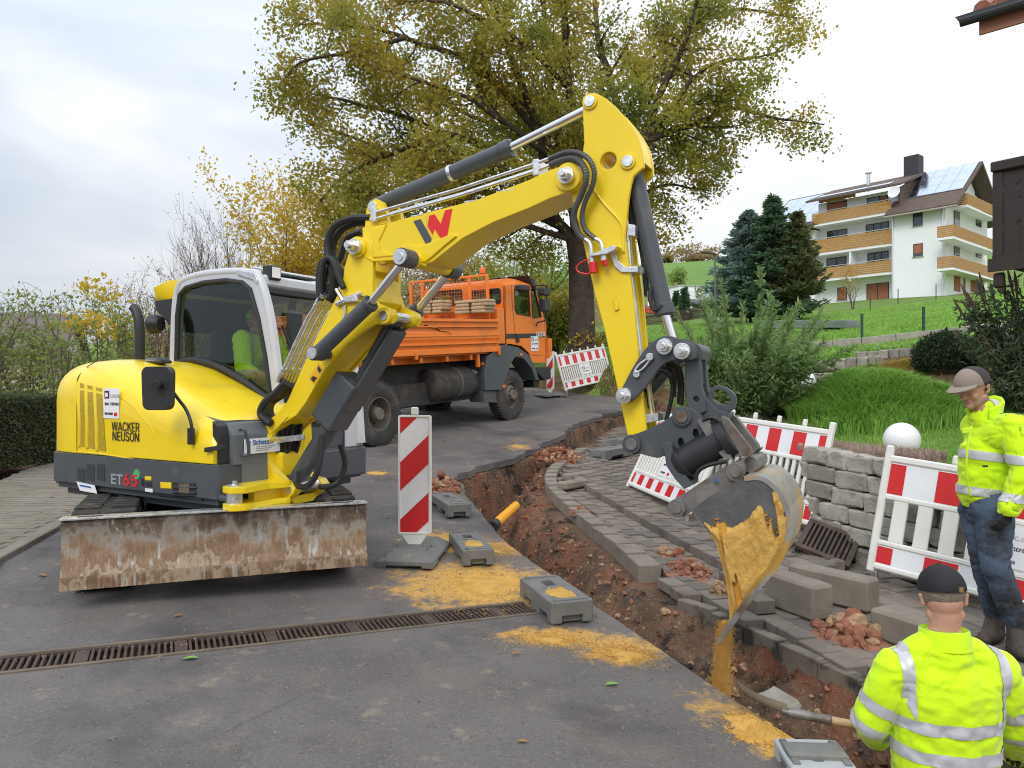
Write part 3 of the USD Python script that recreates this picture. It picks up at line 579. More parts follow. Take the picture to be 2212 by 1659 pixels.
# skirt side details on the plane t = -.93
S = Fr(BODY_C, BF.f, BF.n)
def side(n, pts, m, d=0.004, t=-.93, parent=None, d2=0.0, smooth=False, label=None): return part(n, S.plate(pts, t - d, t + d2), m, parent or sk, smooth, label)
D3 = lambda pts: [(135 + x * .2115, 756 + y * .2115) for x, y in pts]
gt = S.px(*D3([(493, 1362)])[0], -.93); text(S, 'ET', gt[0], gt[1], -.932, .075, GINK, sk, sx=1.25)
gt = S.px(*D3([(612, 1378)])[0], -.93); text(S, '65', gt[0], gt[1], -.932, .085, RINK, sk, sx=1.35)
c = S.px(*D3([(760, 1270)])[0], -.93); part('round_sticker', S.lcyl(c[0], c[1], -.934, -.93, .038, 24), mat('green_print', (0.07, 0.36, 0.13), .4), sk)
for pts, m, n in [([(840, 1290), (905, 1292), (905, 1335), (840, 1330)], YEL, 'warning_sticker'), ([(995, 1348), (1110, 1355), (1110, 1418), (1000, 1412)], YEL, 'warning_sticker'), ([(842, 1412), (918, 1420), (918, 1455), (842, 1445)], WFM, 'sticker'), ([(798, 1310), (830, 1312), (830, 1390), (805, 1385)], BLK, 'lock_flap'), ([(850, 1345), (910, 1348), (914, 1395), (850, 1388)], BLK, 'lock_flap')]: side(n, D3(pts), m, 0.004)
side('lamp_recess', D3([(1118, 1350), (1360, 1358), (1360, 1500), (1130, 1492)]), BLK, 0.003); side('work_lamp', D3([(1185, 1365), (1290, 1368), (1290, 1468), (1190, 1462)]), CHR, 0.012)
for y in (1395, 1445): side('lamp_bar', D3([(1118, y), (1360, y + 6), (1360, y + 16), (1118, y + 10)]), GRY, 0.016)
# ---- bonnet
P = []
prof = [(-1.17, 1.54), (-1.15, 1.63), (-1.08, 1.685), (-.95, 1.705), (-.6, 1.715), (-.3, 1.69), (0, 1.625), (.3, 1.50), (.6, 1.37), (.9, 1.30), (1.02, 1.25), (1.08, 1.18)]
for s, zt in prof:
    ts = -.92 if s > -.82 else -.92 + .50 * (1 - math.sqrt(max(0, 1 - ((-.82 - s) / .36) ** 2)))
    W, Hh = (.50, .34) if s < .5 else (.50 - .25 * (s - .5), .34 - .22 * (s - .5))
    tend = .02 if s > -.62 else .55 - .3 * max(0, -s - 1.0)
    for ph in np.linspace(0, math.pi / 2, 9): P.append((s, zt - Hh + Hh * math.sin(ph) ** .85, ts + W * (1 - math.cos(ph) ** .78)))
    P += [(s, zt, tend), (s, zt - .35, tend + .03), (s, .935, ts), (s, .935, tend)]
bm = BF.place(hull(P)); bm = bm.subdivide()
bn = part('bonnet', bm, YEL, smooth=28)
# vents at the rear corner, ribs, swage lines
SV = [(158, 327), (235, 350), (322, 372), (408, 395)]; SB = [(182, 990), (262, 1005), (365, 1030), (452, 1048)]
MESH = mat('yellow_mesh', (0.40, 0.28, 0.01), 0.6, var=0.75, vs=150)
SKM = trimesh.util.concatenate([tm(PF.prism(rounded(PLAN, .06), -.95, -.60))])
def surf_s(u, v, mesh_=None):
    """point of the bonnet (or skirt) skin seen at this place of the side view"""
    loc, ri, ti = (bm if mesh_ is None else mesh_).ray.intersects_location([CAM], [unit(ray(u, v))]); 
    if len(loc) == 0: return S.ppt(u, v, -.92)
    return loc[np.argmin(((loc - CAM) ** 2).sum(1))]
def strip(pts, w, th, m, n, parent):
    """thin raised bead along the bonnet skin"""
    q = [surf_s(*p) for p in pts]; return part(n, hose(q, w, 5, 6), m, parent, smooth=40)
def skin_patch(n, corners, m, parent, off=0.004, k=6, mesh_=None):
    """patch of the skin between four corners seen in the side view"""
    a, b, c, d = [np.array(p, float) for p in corners]; V = []
    for i in range(k + 1):
        for j in range(k + 1):
            x, y = i / k, j / k; p = (a * (1 - x) + b * x) * (1 - y) + (d * (1 - x) + c * x) * y
            X = surf_s(*p, mesh_); V.append(X + (-BF.n) * off - BF.f * off * .6)
    F = [[i * (k + 1) + j, i * (k + 1) + j + 1, (i + 1) * (k + 1) + j + 1, (i + 1) * (k + 1) + j] for i in range(k) for j in range(k)]
    q = tm((V, F))
    if (q.face_normals.mean(0) @ -BF.n) < 0: q.invert()
    return part(n, q, m, parent, smooth=True)
for k in range(3): skin_patch('vent_grille', D3([(SV[k][0] + 26, SV[k][1] + 8), (SV[k + 1][0] - 4, SV[k + 1][1] - 4), (SB[k + 1][0] - 4, SB[k + 1][1] - 12), (SB[k][0] + 8, SB[k][1] - 10)]), MESH, bn)
for k in range(3): strip(D3([(SV[k][0] + 6, SV[k][1]), ((SV[k][0] + SB[k][0]) / 2 + 6, (SV[k][1] + SB[k][1]) / 2), (SB[k][0] - 6, SB[k][1] - 5)]), .017, .01, YEL, 'vent_rib', bn)
strip(D3([(408, 395), (560, 460), (700, 560), (820, 690), (905, 790), (940, 900)]), .005, .01, YEL, 'swage_line', bn)
strip(D3([(150, 1040), (400, 1065), (700, 1110), (980, 1168)]), .006, .01, YEL, 'swage_line', bn)
strip(D3([(352, 110), (250, 175), (180, 250), (150, 330), (148, 600), (148, 1000), (150, 1040)]), .004, .01, RUB, 'panel_gap', bn)
pl_ = S.px(*D3([(508, 822)])[0], -.92); text(S, 'WACKER', pl_[0], pl_[1], -.925, .070, INK, bn, sx=.86, bold=False)
pl_ = S.px(*D3([(512, 905)])[0], -.92); text(S, 'NEUSON', pl_[0], pl_[1] - .012, -.925, .070, INK, bn, sx=.86, bold=False)
pl_ = S.px(*D3([(425, 695)])[0], -.92); sign(S, pl_[0], pl_[1], .205, .235, -.923, bn)
VM = mat('skirt_mesh', (0.03, 0.032, 0.034), 0.6, var=0.5, vs=160)
for x in (155, 250, 358): skin_patch('vent_grille', D3([(x, 1165 if x > 200 else 1205), (x + 78, 1172 if x > 200 else 1215), (x + 78, 1345), (x, 1318)]), VM, sk, .003, 4, SKM)
skin_patch('sticker', D3([(148, 1342), (335, 1382), (362, 1468), (185, 1435)]), WFM, sk, .004, 5, SKM); skin_patch('sticker_print', D3([(185, 1372), (300, 1395), (305, 1412), (190, 1390)]), BINK, sk, .007, 4, SKM)
# vent slot on top
part('air_intake', BF.box(-.62, -.12, 1.672, 1.70, -.50, -.38, .012), BLK, bn)
# grey front compartment with handle, hinge and maker's plate
FRONT = mat('mid_grey_plastic', (0.13, 0.14, 0.15), .45, var=.06, bevel=.01, bump=.04, bs=250)
part('front_trim', BF.prism([(1.04, .935), (1.105, .935), (1.105, 1.12), (1.08, 1.20), (1.03, 1.235)], -.885, -.40), BLK, bn)
fr_door = part('front_compartment', [BF.prism([(.7, .90), (1.14, .92), (1.14, 1.13), (1.08, 1.215), (.7, 1.3)], -.80, -.36), BF.prism([(.7, .74), (1.15, .76), (1.14, .93), (.7, .93)], -.72, -.36)], FRONT, bn)
FF = Fr(BF.pt(1.145, 0, -.58), -BF.n, -BF.f)   # front facing plane: a to the right of the machine
FF = Fr(BF.pt(1.15, 0, -.58), BF.n, -BF.f)
part('maker_plate', FF.box(-.13, .20, .99, 1.10, -.008, 0), WFM, bn); text(FF, 'Scheuch', -.06, 1.055, -.009, .034, BINK, bn); 
for k in range(3): part('plate_print', FF.box(-.03, .15 - .03 * k, 1.035 - .014 * k, 1.040 - .014 * k, -.010, -.008), GINK, bn)
part('plate_print', FF.box(-.115, -.08, 1.05, 1.085, -.010, -.008), BINK, bn)
part('door_handle', hose([FF.pt(-.17, 1.17, 0), FF.pt(-.17, 1.17, -.05), FF.pt(-.145, 1.08, -.06), FF.pt(-.135, .99, -.05), FF.pt(-.15, .99, 0)], .012), GRY, bn)
part('latch_strap', S.plate([(441, 967), (483, 961), (483, 970), (441, 977)], -.945, -.92), BLK, bn)
# exhaust, mirror, rear camera
part('exhaust_pipe', hose([BF.pt(-.70, 1.68, -.30), BF.pt(-.70, 1.9, -.30), BF.pt(-.71, 2.05, -.30), BF.pt(-.75, 2.15, -.30), BF.pt(-.79, 2.19, -.30)], .043, 5, 16), BLK)
part('filler_cap', BF.box(-1.12, -.90, 1.69, 1.75, .0, .16, .03), GRY)
mc = S.ppt(342, 838, -1.12); MFr = Fr(mc, unit([1, -.25, 0]), unit([.25, 1, 0]), unit([0.02, 0, 1]))
mi = part('mirror', MFr.prism(list(Polygon([(-.105, -.155), (.11, -.155), (.11, .15), (-.125, .15)]).buffer(-.05).buffer(.05).exterior.coords)[:-1], -.025, .035), BLK, smooth=40)
mi2 = [S.ppt(352, 828, -1.10), S.ppt(368, 840, -1.02), S.ppt(385, 862, -.97), S.ppt(402, 885, -.955), S.ppt(413, 915, -.955), S.ppt(416, 945, -.95)]
part('mirror_arm', [hose([MFr.pt(.02, .04, -.02)] + mi2, .012), cyl(MFr.pt(.02, .03, -.03), MFr.pt(.05, .02, -.09), .03, 14), S.box(*(lambda c: (c[0] - .018, c[0] + .018, c[1] - .05, c[1] + .07))(S.px(416, 945, -.93)), -.965, -.92, .006)], BLK)
# ---- cab
RS = [(-.60, 1.66), (-.575, 2.15), (-.53, 2.36), (-.44, 2.44), (-.2, 2.475), (.15, 2.475), (.42, 2.445), (.53, 2.40), (.64, 2.15), (.72, 1.8), (.79, 1.4), (.80, .93)]
LOW = [(.80, .93), (-.60, .93)]
WIN = [(-.52, 1.62), (-.505, 2.12), (-.47, 2.31), (-.38, 2.37), (-.15, 2.40), (.15, 2.40), (.36, 2.365), (.46, 2.30), (.56, 2.05), (.645, 1.72), (.70, 1.42), (.70, 1.24), (.45, 1.33), (.2, 1.45), (-.1, 1.57), (-.35, 1.62)]
cab = part('cab', [BF.prism(RS + LOW[1:], -.06, .0, [WIN])], WHT)
rail = hose([BF.pt(a, b, -.03) for a, b in RS[:-1]], .038, 4, 12); part('cab_pillar', rail, WHT, cab, smooth=40)
WL = [(-.52, 1.2), (-.5, 2.3), (.46, 2.3), (.7, 1.4), (.72, 1.1), (.3, 1.0)]
part('cab_side', [BF.prism(RS + LOW[1:], .86, .92, [WL])], WHT, cab)
part('cab_pillar', hose([BF.pt(a, b, .89) for a, b in RS[:-1]], .036, 4, 12), WHT, cab, smooth=40)
part('cab_roof', [BF.prism([(-.55, 2.36), (-.45, 2.43), (-.2, 2.47), (.15, 2.47), (.42, 2.44), (.53, 2.39), (.50, 2.36), (.1, 2.41), (-.4, 2.38)], 0, .86)], WHT, cab, smooth=40)
part('roof_hatch', BF.box(-.1, .42, 2.47, 2.49, .2, .75, .008), BLK, cab)
part('cab_floor', [BF.box(-.58, .78, .93, 1.02, 0.001, .859), BF.box(.76, .80, .93, 1.12, .001, .859)], GRY, cab)
part('cab_rear', BF.box(-.58, -.54, .95, 1.60, 0.001, .859), GRY, cab)
part('front_beam', BF.box(.47, .565, 2.33, 2.43, 0.0, .86, .02), WHT, cab)
part('front_frame', [tube([BF.pt(.58, 2.27, .86), BF.pt(.80, 1.1, .86)], .03), BF.box(.54, .585, 2.27, 2.328, 0.0, .86, .008)], BLK, cab)
part('side_panel', [BF.box(.805, .83, .90, 1.30, .70, .935, .01)], WHT, cab); part('grey_corner', BF.box(.80, .86, .66, .92, .32, .95, .015), GRY, cab)
part('front_pillar', [tube([BF.pt(.53, 2.40, .89), BF.pt(.64, 2.15, .89), BF.pt(.72, 1.8, .89), BF.pt(.80, 1.3, .89), BF.pt(.83, .95, .89)], .05, 10)], WHT, cab)
part('side_window', BF.prism(WIN, -.046, -.040), GLASS, cab)
# dark seal round the window, curved bar over the tinted lower pane
seal = [BF.pt(a, b, -.062) for a, b in WIN] + [BF.pt(*WIN[0], -.062)]
part('window_seal', tube(seal, .022, 6), BLK, cab)
part('window_bar', hose([BF.pt(a, b, -.06) for a, b in [(-.52, 1.695), (-.3, 1.715), (-.05, 1.68), (.2, 1.60), (.45, 1.49), (.70, 1.36)]], .028, 5, 8), BLK, cab)
part('lower_window', BF.prism([(-.50, 1.63), (-.3, 1.70), (-.05, 1.67), (.2, 1.59), (.45, 1.48), (.69, 1.35), (.69, 1.25), (.45, 1.34), (.2, 1.46), (-.1, 1.58), (-.35, 1.63)], -.056, -.052), TINT, cab)
wq = [BF.pt(.545, 2.33, .02), BF.pt(.80, 1.15, .02), BF.pt(.80, 1.15, .85), BF.pt(.545, 2.33, .85)]
part('windscreen', tm((wq, [[0, 1, 2, 3]])), GLASS, cab); part('left_window', BF.prism(WL, .885, .89), GLASS, cab)
part('rear_window', tm(([BF.pt(-.56, 1.62, .02), BF.pt(-.53, 2.36, .02), BF.pt(-.53, 2.36, .85), BF.pt(-.56, 1.62, .85)], [[0, 1, 2, 3]])), GLASS, cab)
part('cab_lining', [BF.box(-.50, .40, 2.33, 2.37, .03, .83, .01), BF.box(-.03, .06, 1.05, 2.33, .81, .855, .02)], BLK, cab)
part('wiper', [tube([BF.pt(.64, 2.0, .12), BF.pt(.80, 1.35, .30)], .012), tube([BF.pt(.80, 1.35, .30), BF.pt(.82, 1.2, .30)], .015)], BLK, cab)
part('front_mirror', MFr.place(trimesh.Trimesh()) if False else BF.box(.60, .66, 1.78, 2.14, .18, .36, .03), BLK, cab)
part('console', [BF.box(-.2, .28, 1.02, 1.42, .03, .17, .03), BF.box(-.2, .28, 1.02, 1.42, .68, .83, .03), BF.prism([(.62, 1.0), (.78, 1.0), (.74, 1.45), (.68, 1.45)], .3, .5)], BLK, cab)
part('control_lever', tube([BF.pt(.22, 1.42, .10), BF.pt(.27, 1.60, .12)], .018), BLK, cab); part('control_lever', tube([BF.pt(.22, 1.42, .76), BF.pt(.27, 1.60, .74)], .018), BLK, cab)
seat = part('seat', [BF.box(-.36, .18, 1.22, 1.38, .20, .66, .05), BF.box(-.48, -.34, 1.36, 2.02, .22, .64, .06), BF.box(-.47, -.37, 2.02, 2.24, .29, .57, .05), BF.box(-.3, .1, 1.02, 1.22, .25, .6, .02)], BLK, cab, smooth=50)
# rear roof cap (yellow over black), rear mirror camera, work lamp
part('rear_roof_cap', hull([BF.pt(*q) for a in (-.06, .86) for q in [(-.90, 2.30, a + (.06 if a < 0 else -.06)), (-.86, 2.40, a), (-.66, 2.45, a), (-.42, 2.455, a), (-.50, 2.30, a), (-.88, 2.26, a + (.1 if a < 0 else -.1))]]), YEL, cab, smooth=40)
part('rear_roof_shell', hull([BF.pt(*q) for a in (-.03, .83) for q in [(-.88, 2.28, a), (-.87, 2.20, a), (-.72, 2.12, a), (-.57, 1.98, a), (-.55, 2.29, a)]]), BLK, cab)
part('rear_camera', [lathe([(0, 0), (0, .06), (.03, .085), (.10, .09), (.13, .06), (.13, 0)], BF.pt(-.80, 2.06, -.02), -BF.f - BF.n * .3, 20), cyl(BF.pt(-.84, 2.06, -.02), BF.pt(-.80, 2.18, 0.05), .02)], BLK, cab, smooth=40)
wl_ = BF.pt(.56, 2.44, .10); WF = Fr(wl_, BF.n, BF.f)
part('work_lamp', [WF.box(-.065, .065, -.05, .075, -.07, .03, .012)], BLK, cab); part('lamp_glass', WF.box(-.045, .045, -.032, .058, .028, .034), mat('lamp_lens', (.8, .78, .72), .15), cab)
part('lamp_bracket', [BF.prism([(.30, 2.475), (.52, 2.43), (.56, 2.37), (.55, 2.34), (.50, 2.38), (.30, 2.44)], -.075, -.065), tube([BF.pt(.40, 2.50, .02), BF.pt(.40, 2.50, .82)], .012)], ZNC, cab)
# ---- swing bracket
YB = YEL
sb = part('swing_bracket', [
    AF.plate([(549, 940), (577, 935), (583, 950), (578, 975), (581, 1000), (592, 1022), (610, 1040), (626, 1044), (637, 1056), (632, 1068), (612, 1086), (600, 1090), (596, 1062), (545, 1048), (553, 1020), (561, 985), (553, 970)], -.19, -.11),
    AF.plate([(549, 940), (577, 935), (583, 950), (578, 975), (581, 1000), (592, 1022), (610, 1040), (626, 1044), (637, 1056), (632, 1068), (612, 1086), (596, 1062), (545, 1048), (561, 985)], .11, .19, -.19),
    AF.box(-.12, .12, .62, .98, -.11, .11, .02)], YB)
a0, b0 = AF.px(600, 1062, -.19)
KF = Fr(AF.O, AF.f, (0, 0, -1), AF.n)     # horizontal plates
for b in (b0 + .065, b0 - .055):
    part('fork_plate', KF.prism(rounded([(a0 + .06, -.13), (a0 - .10, -.15), (a0 - .15, -.30), (a0 - .10, -.62), (a0 + .02, -.66), (a0 + .09, -.58), (a0 + .07, -.35), (a0 + .14, -.2)], .04), -b - .022, -b + .022), YB, sb)
part('fork_web', KF.prism([(a0 + .04, -.14), (a0 - .05, -.16), (a0 - .06, -.42), (a0 + .0, -.42)], -b0 - .05, -b0 + .05), YB, sb)
pp = AF.pt(a0 - .02, b0, -.58); part('swing_pin', [cyl(pp + [0, 0, -.05], pp + [0, 0, .05], .055), cyl(pp + [0, 0, .085], pp + [0, 0, .10], .05, 20), cyl(pp + [0, 0, .10], pp + [0, 0, .125], .018)], ZNC, sb)
part('swing_cylinder', [cyl(pp - [.02, 0, 0], pp + BF.f * -.35, .028), cyl(pp + BF.f * -.30, pp + BF.f * -.8, .05)], GRY, sb)
part('lower_casting', hull([AF.pt(a, b, t) for a, b, t in [(-.12, .60, -.16), (-.12, .60, .16), (.25, .66, -.17), (.25, .66, .17), (.05, .52, -.1), (.05, .52, .1), (.25, .60, .1), (.25, .60, -.1)]]), YB, sb)
c = AF.px(563, 954, -.19); part('pivot_bolt', bolt(AF.pt(*c, -.20), -AF.n, .058, .11), ZNC, sb)
c = AF.px(622, 1056, -.19); part('pivot_bolt', [AF.lcyl(c[0], c[1], -.20, .2, .042)], ZNC, sb)
# hose bundle between the bracket plates
hb = []
for k in range(9):
    t = -.085 + k * .021; a1, b1 = AF.px(618 + (k % 3) * 6, 1040, 0); a2, b2 = AF.px(612 + (k % 4) * 5, 930, 0)
    hb.append(hose([AF.pt(a2 + .05, b2 + .05, t), AF.pt(a2 + .02, b2 - .1, t * 1.1), AF.pt(a1 - .02, b1 + .1, t * .9), AF.pt(a1, b1 - .05, t)], .017))
part('bracket_hoses', hb, HOSE, sb); part('hose_clamp', AF.plate([(592, 945), (655, 938), (656, 950), (593, 958)], -.115, -.10), ZNC, sb)
# ---- lower boom
LB = [(549, 975), (545, 955), (552, 935), (575, 912), (600, 893), (615, 878), (625, 858), (655, 790), (690, 715), (728, 640), (742, 600), (744, 578), (752, 553), (762, 525), (772, 515), (790, 515), (803, 528), (806, 550), (805, 625), (815, 655), (838, 664), (850, 680), (845, 698), (828, 702), (812, 700), (790, 712), (750, 742), (700, 800), (660, 870), (640, 897), (610, 915), (590, 935), (578, 965), (565, 978)]
lb = part('lower_boom', [AF.plate(LB, -.165, -.135), AF.plate(LB, .135, .165, -.165), AF.prism(list(Polygon(AF.pxs([p for p in LB[:11]] + [(746, 640), (790, 690)] + LB[26:], -.165)).buffer(0).buffer(-.012).exterior.coords)[:-1] if Polygon(AF.pxs([p for p in LB[:11]] + [(746, 640), (790, 690)] + LB[26:], -.165)).buffer(-.012).geom_type == 'Polygon' else AF.pxs(LB, -.165), -.136, .136)], YEL)
c = AF.px(834, 682, -.165); part('lug', AF.lcyl(c[0], c[1], -.19, -.10, .055, 28), YEL, lb); part('lug', AF.lcyl(c[0], c[1], .10, .19, .055, 28), YEL, lb); part('lug_pin', AF.lcyl(c[0], c[1], -.20, .20, .034, 24), ZNC, lb)
part('reinforcement', AF.plate([(556, 940), (580, 915), (612, 893), (622, 900), (598, 925), (575, 945)], -.172, -.165), YEL, lb)
part('cross_plate', AF.plate([(790, 580), (806, 600), (812, 650), (790, 690), (770, 690), (780, 640)], -.136, .136, -.165), YEL, lb)
part('warning_sticker', AF.plate([(688, 783), (697, 798), (679, 832), (667, 818)], -.168, -.165), mat('orange_yellow_sticker', (.75, .38, .015), .4), lb)
part('sticker_print', AF.plate([(676, 812), (685, 816), (677, 826), (671, 818)], -.170, -.168), INK, lb); part('sticker_print', AF.plate([(688, 790), (694, 799), (690, 806), (685, 798)], -.170, -.168), INK, lb)
# ---- upper boom
UB = [(783, 492), (830, 485), (882, 470), (1033, 431), (1143, 389), (1186, 368), (1215, 359), (1240, 361), (1256, 378), (1255, 395), (1242, 410), (1188, 428), (1143, 449), (1065, 480), (1000, 514), (960, 545), (934, 566), (919, 570), (905, 566), (890, 560), (865, 556), (806, 560), (786, 548)]
ub = part('upper_boom', AF.plate(UB, -.15, .15), YEL)
part('side_flange', AF.plate([(783, 551), (806, 560), (865, 556), (890, 560), (905, 566), (919, 570), (919, 575), (905, 571), (888, 565), (862, 561), (804, 565)], -.17, -.15), YEL, ub)
part('boss_plate', AF.plate([(850, 556), (862, 536), (880, 528), (905, 532), (940, 520), (975, 505), (985, 510), (960, 530), (934, 553), (917, 566), (900, 563), (880, 560)], -.163, -.15), YEL, ub)
part('cheek_plate', AF.plate([(806, 556), (798, 540), (796, 524), (802, 505), (812, 492), (835, 484), (828, 500), (818, 520), (822, 540), (850, 552)], -.157, -.15), YEL, ub)
[part('top_lug', AF.plate([(788, 492), (791, 455), (798, 437), (812, 429), (826, 436), (832, 452), (838, 482)], t, t + .04, -.11), YEL, ub) for t in (-.11, .07)]
c = AF.px(805, 446, -.11); part('lug_pin', AF.lcyl(c[0], c[1], -.12, .12, .036, 24), ZNC, ub)
c = AF.px(774, 535, -.165); part('knee_boss', AF.lcyl(c[0], c[1], -.185, -.12, .075, 28), YEL, ub); part('knee_boss', AF.lcyl(c[0], c[1], .12, .185, .075, 28), YEL, ub); part('knee_bolt', bolt(AF.pt(*c, -.185), -AF.n, .055, .11), ZNC, ub)
c = AF.px(1229, 383, -.15); part('dipper_boss', AF.lcyl(c[0], c[1], -.17, .17, .085, 28), YEL, ub); part('dipper_bolt', bolt(AF.pt(*c, -.17), -AF.n, .05, .10), ZNC, ub)
# W mark
Z2 = lambda pts: [(648 + x * .2604, 324 + y * .2604) for x, y in pts]
part('mark', AF.plate(Z2([(940, 590), (1000, 572), (1090, 735), (1082, 775), (1045, 782)]), -.1535, -.15), INK if False else GRY, ub)
part('mark', AF.plate(Z2([(1072, 545), (1115, 533), (1167, 612), (1203, 500), (1262, 487), (1215, 738), (1175, 746), (1115, 652), (1098, 702), (1058, 630)]), -.1535, -.15), RINK, ub)
# ---- cylinders between the booms
B2 = AF.px(877, 558, -.28); A2 = AF.px(686, 764, -.28); K2 = AF.px(802, 653, -.28)
for sg in (-1, 1):
    t = .28 * sg; cy = part('boom_cylinder', [cyl(AF.pt(*A2, t), AF.pt(*K2, t), .052, 24), cyl(AF.pt(*K2, t) - unit(AF.pt(*K2, t) - AF.pt(*A2, t)) * .03, AF.pt(*K2, t), .06, 24)], GRY)
    part('cylinder_eye', AF.lcyl(A2[0], A2[1], t - .05, t + .05, .05, 24), GRY, cy); part('cylinder_eye', AF.lcyl(B2[0], B2[1], t - .06, t + .06, .062, 28), GRY, cy)
    part('cylinder_rod', cyl(AF.pt(*K2, t), AF.pt(*B2, t), .028, 20), CHR, cy)
    part('cylinder_pin', [AF.lcyl(B2[0], B2[1], t + sg * .055, t + sg * .075, .052, 28), AF.lcyl(B2[0], B2[1], t + sg * .075, t + sg * .08, .028, 20), AF.lcyl(A2[0], A2[1], t + sg * .05, t + sg * .065, .042, 24)], ZNC, cy)
part('cross_tube', AF.lcyl(B2[0], B2[1], -.24, .24, .05, 24), YEL, ub); part('cross_tube', AF.lcyl(A2[0], A2[1], -.25, .25, .035, 20), GRY, lb)
# main lift cylinder with guards
L0 = AF.px(632, 1052, 0); L1 = AF.px(724, 882, 0); L2 = AF.px(775, 822, 0); L3 = AF.px(846, 692, 0)
lc = part('lift_cylinder', [cyl(AF.pt(*L0, 0), AF.pt(*L2, 0), .068, 28), cyl(AF.pt(*(L2 * .94 + L1 * .06), 0), AF.pt(*L2, 0), .078, 28)], GRY)
dl = unit(AF.pt(*L3, 0) - AF.pt(*L0, 0)); Fl = Fr(AF.pt(*L0, 0), dl, AF.n, np.cross(AF.n, dl)); 
if Fl.up[2] < 0: Fl = Fr(AF.pt(*L0, 0), dl, AF.n, -np.cross(AF.n, dl))
Lt = np.linalg.norm(AF.pt(*L3, 0) - AF.pt(*L0, 0))
part('cylinder_rod', cyl(AF.pt(*L2, 0), AF.pt(*L3, 0), .036, 20), GRY, lc)
part('cylinder_guard', [Fl.box(Lt * .40, Lt * .66, -.10, .115, -.115, .10, .012)], GRY, lc)
part('rod_guard', [Fl.box(Lt * .52, Lt * .98, -.105, -.075, -.085, .085, .006), Fl.box(Lt * .52, Lt * .98, -.105, .03, .08, .10, .006)], GRY, lc)
part('cylinder_eye', AF.lcyl(L3[0], L3[1], -.07, .07, .055, 24), GRY, lc); part('cylinder_eye', AF.lcyl(L0[0], L0[1], -.08, .08, .07, 24), GRY, lc)
part('lift_hose', [hose([AF.ppt(640, 1020, -.1), AF.ppt(640, 1046, -.14), AF.ppt(660, 1051, -.18), AF.ppt(678, 1035, -.17), AF.ppt(690, 1000, -.15), AF.ppt(696, 940, -.12)], .024)], HOSE, lc); part('lift_hose', [hose([AF.ppt(735, 960, .12), AF.ppt(745, 1000, .16), AF.ppt(735, 1035, .15), AF.ppt(715, 1050, .1), AF.ppt(690, 1052, 0)], .022)], HOSE, lc)
# ---- dipper cylinder on top of the boom
q0, q1, q2 = AF.px(808, 447, 0), AF.px(1103, 319, 0), AF.px(1275, 233, 0)
dc = part('dipper_cylinder', [cyl(AF.pt(*q0, 0), AF.pt(*q1, 0), .053, 28), cyl(AF.pt(*(q1 * .94 + q0 * .06), 0), AF.pt(*q1, 0), .06, 28)], GRY)
part('cylinder_rod', cyl(AF.pt(*q1, 0), AF.pt(*q2, 0), .027, 20), CHR, dc); m_ = q0 * .42 + q1 * .58; d_ = unit(q1 - q0)
part('cylinder_clamp', cyl(AF.pt(*m_, 0), AF.pt(*(m_ + d_ * .025), 0), .057, 28), ZNC, dc)
# steel lines along the top of the boom with their clamps
def lines(pts, offs, r, n, m, parent): 
    for dt, db in offs: part(n, tube([AF.pt(a, b + db, t + dt) for a, b, t in pts], r, 8), m, parent)
tp = [(*AF.px(800, 476, -.13), -.13), (*AF.px(985, 425, -.13), -.13), (*AF.px(1155, 370, -.13), -.13), (*AF.px(1187, 358, -.13), -.13)]
lines(tp, [(0, 0), (0, .045), (.06, .03), (.11, .05)], .0115, 'steel_line', ZNC, ub)
for u, v in ((810, 466), (1160, 366)): a, b = AF.px(u, v, -.13); part('line_clamp', AF.box(a - .02, a + .02, b - .045, b + .06, -.155, .0, .006), ZNC, ub)
for u, v in ((905, 463), (1020, 432), (1100, 408)): a, b = AF.px(u, v, -.13); part('line_bracket', AF.box(a - .05, a + .05, b - .02, b - .005, -.15, -.02, .004), ZNC, ub)
# steel lines along the back of the lower boom
bp = [AF.px(621, 812, -.12), AF.px(650, 748, -.12), AF.px(678, 690, -.12), AF.px(704, 650, -.12)]
for k, t in enumerate((-.19, -.155, -.12, -.085, -.05, -.01)): part('steel_line', tube([AF.pt(a + (k % 2) * .02, b + (k % 2) * .02, t) for a, b in bp], .0125, 8), ZNC, lb)
for k, t in enumerate((-.19, -.155, -.12, -.085, -.05, -.01)):
    for e, (i, j) in enumerate(((0, 1), (3, 2))):
        p0, p1 = AF.pt(*bp[i], t), AF.pt(*bp[j], t); d = unit(p1 - p0); part('line_union', [cyl(p0 - d * .05, p0 + d * .03, .021, 6), cyl(p0 + d * .035, p0 + d * .06, .018, 8)], ZNC, lb)
part('line_union', [cyl(AF.ppt(727, 657, -.18), AF.ppt(782, 634, -.18), .02, 6), AF.box(*(lambda c: (c[0] - .06, c[0] + .06, c[1] - .02, c[1] + .03))(AF.px(762, 648, -.17)), -.20, -.15, .008), cyl(AF.ppt(745, 655, -.18), AF.ppt(727, 625, -.18), .017, 8)], ZNC, lb)
part('steel_line', hose([AF.ppt(745, 660, -.18), AF.ppt(742, 690, -.18), AF.ppt(722, 718, -.18)], .011), ZNC, lb)
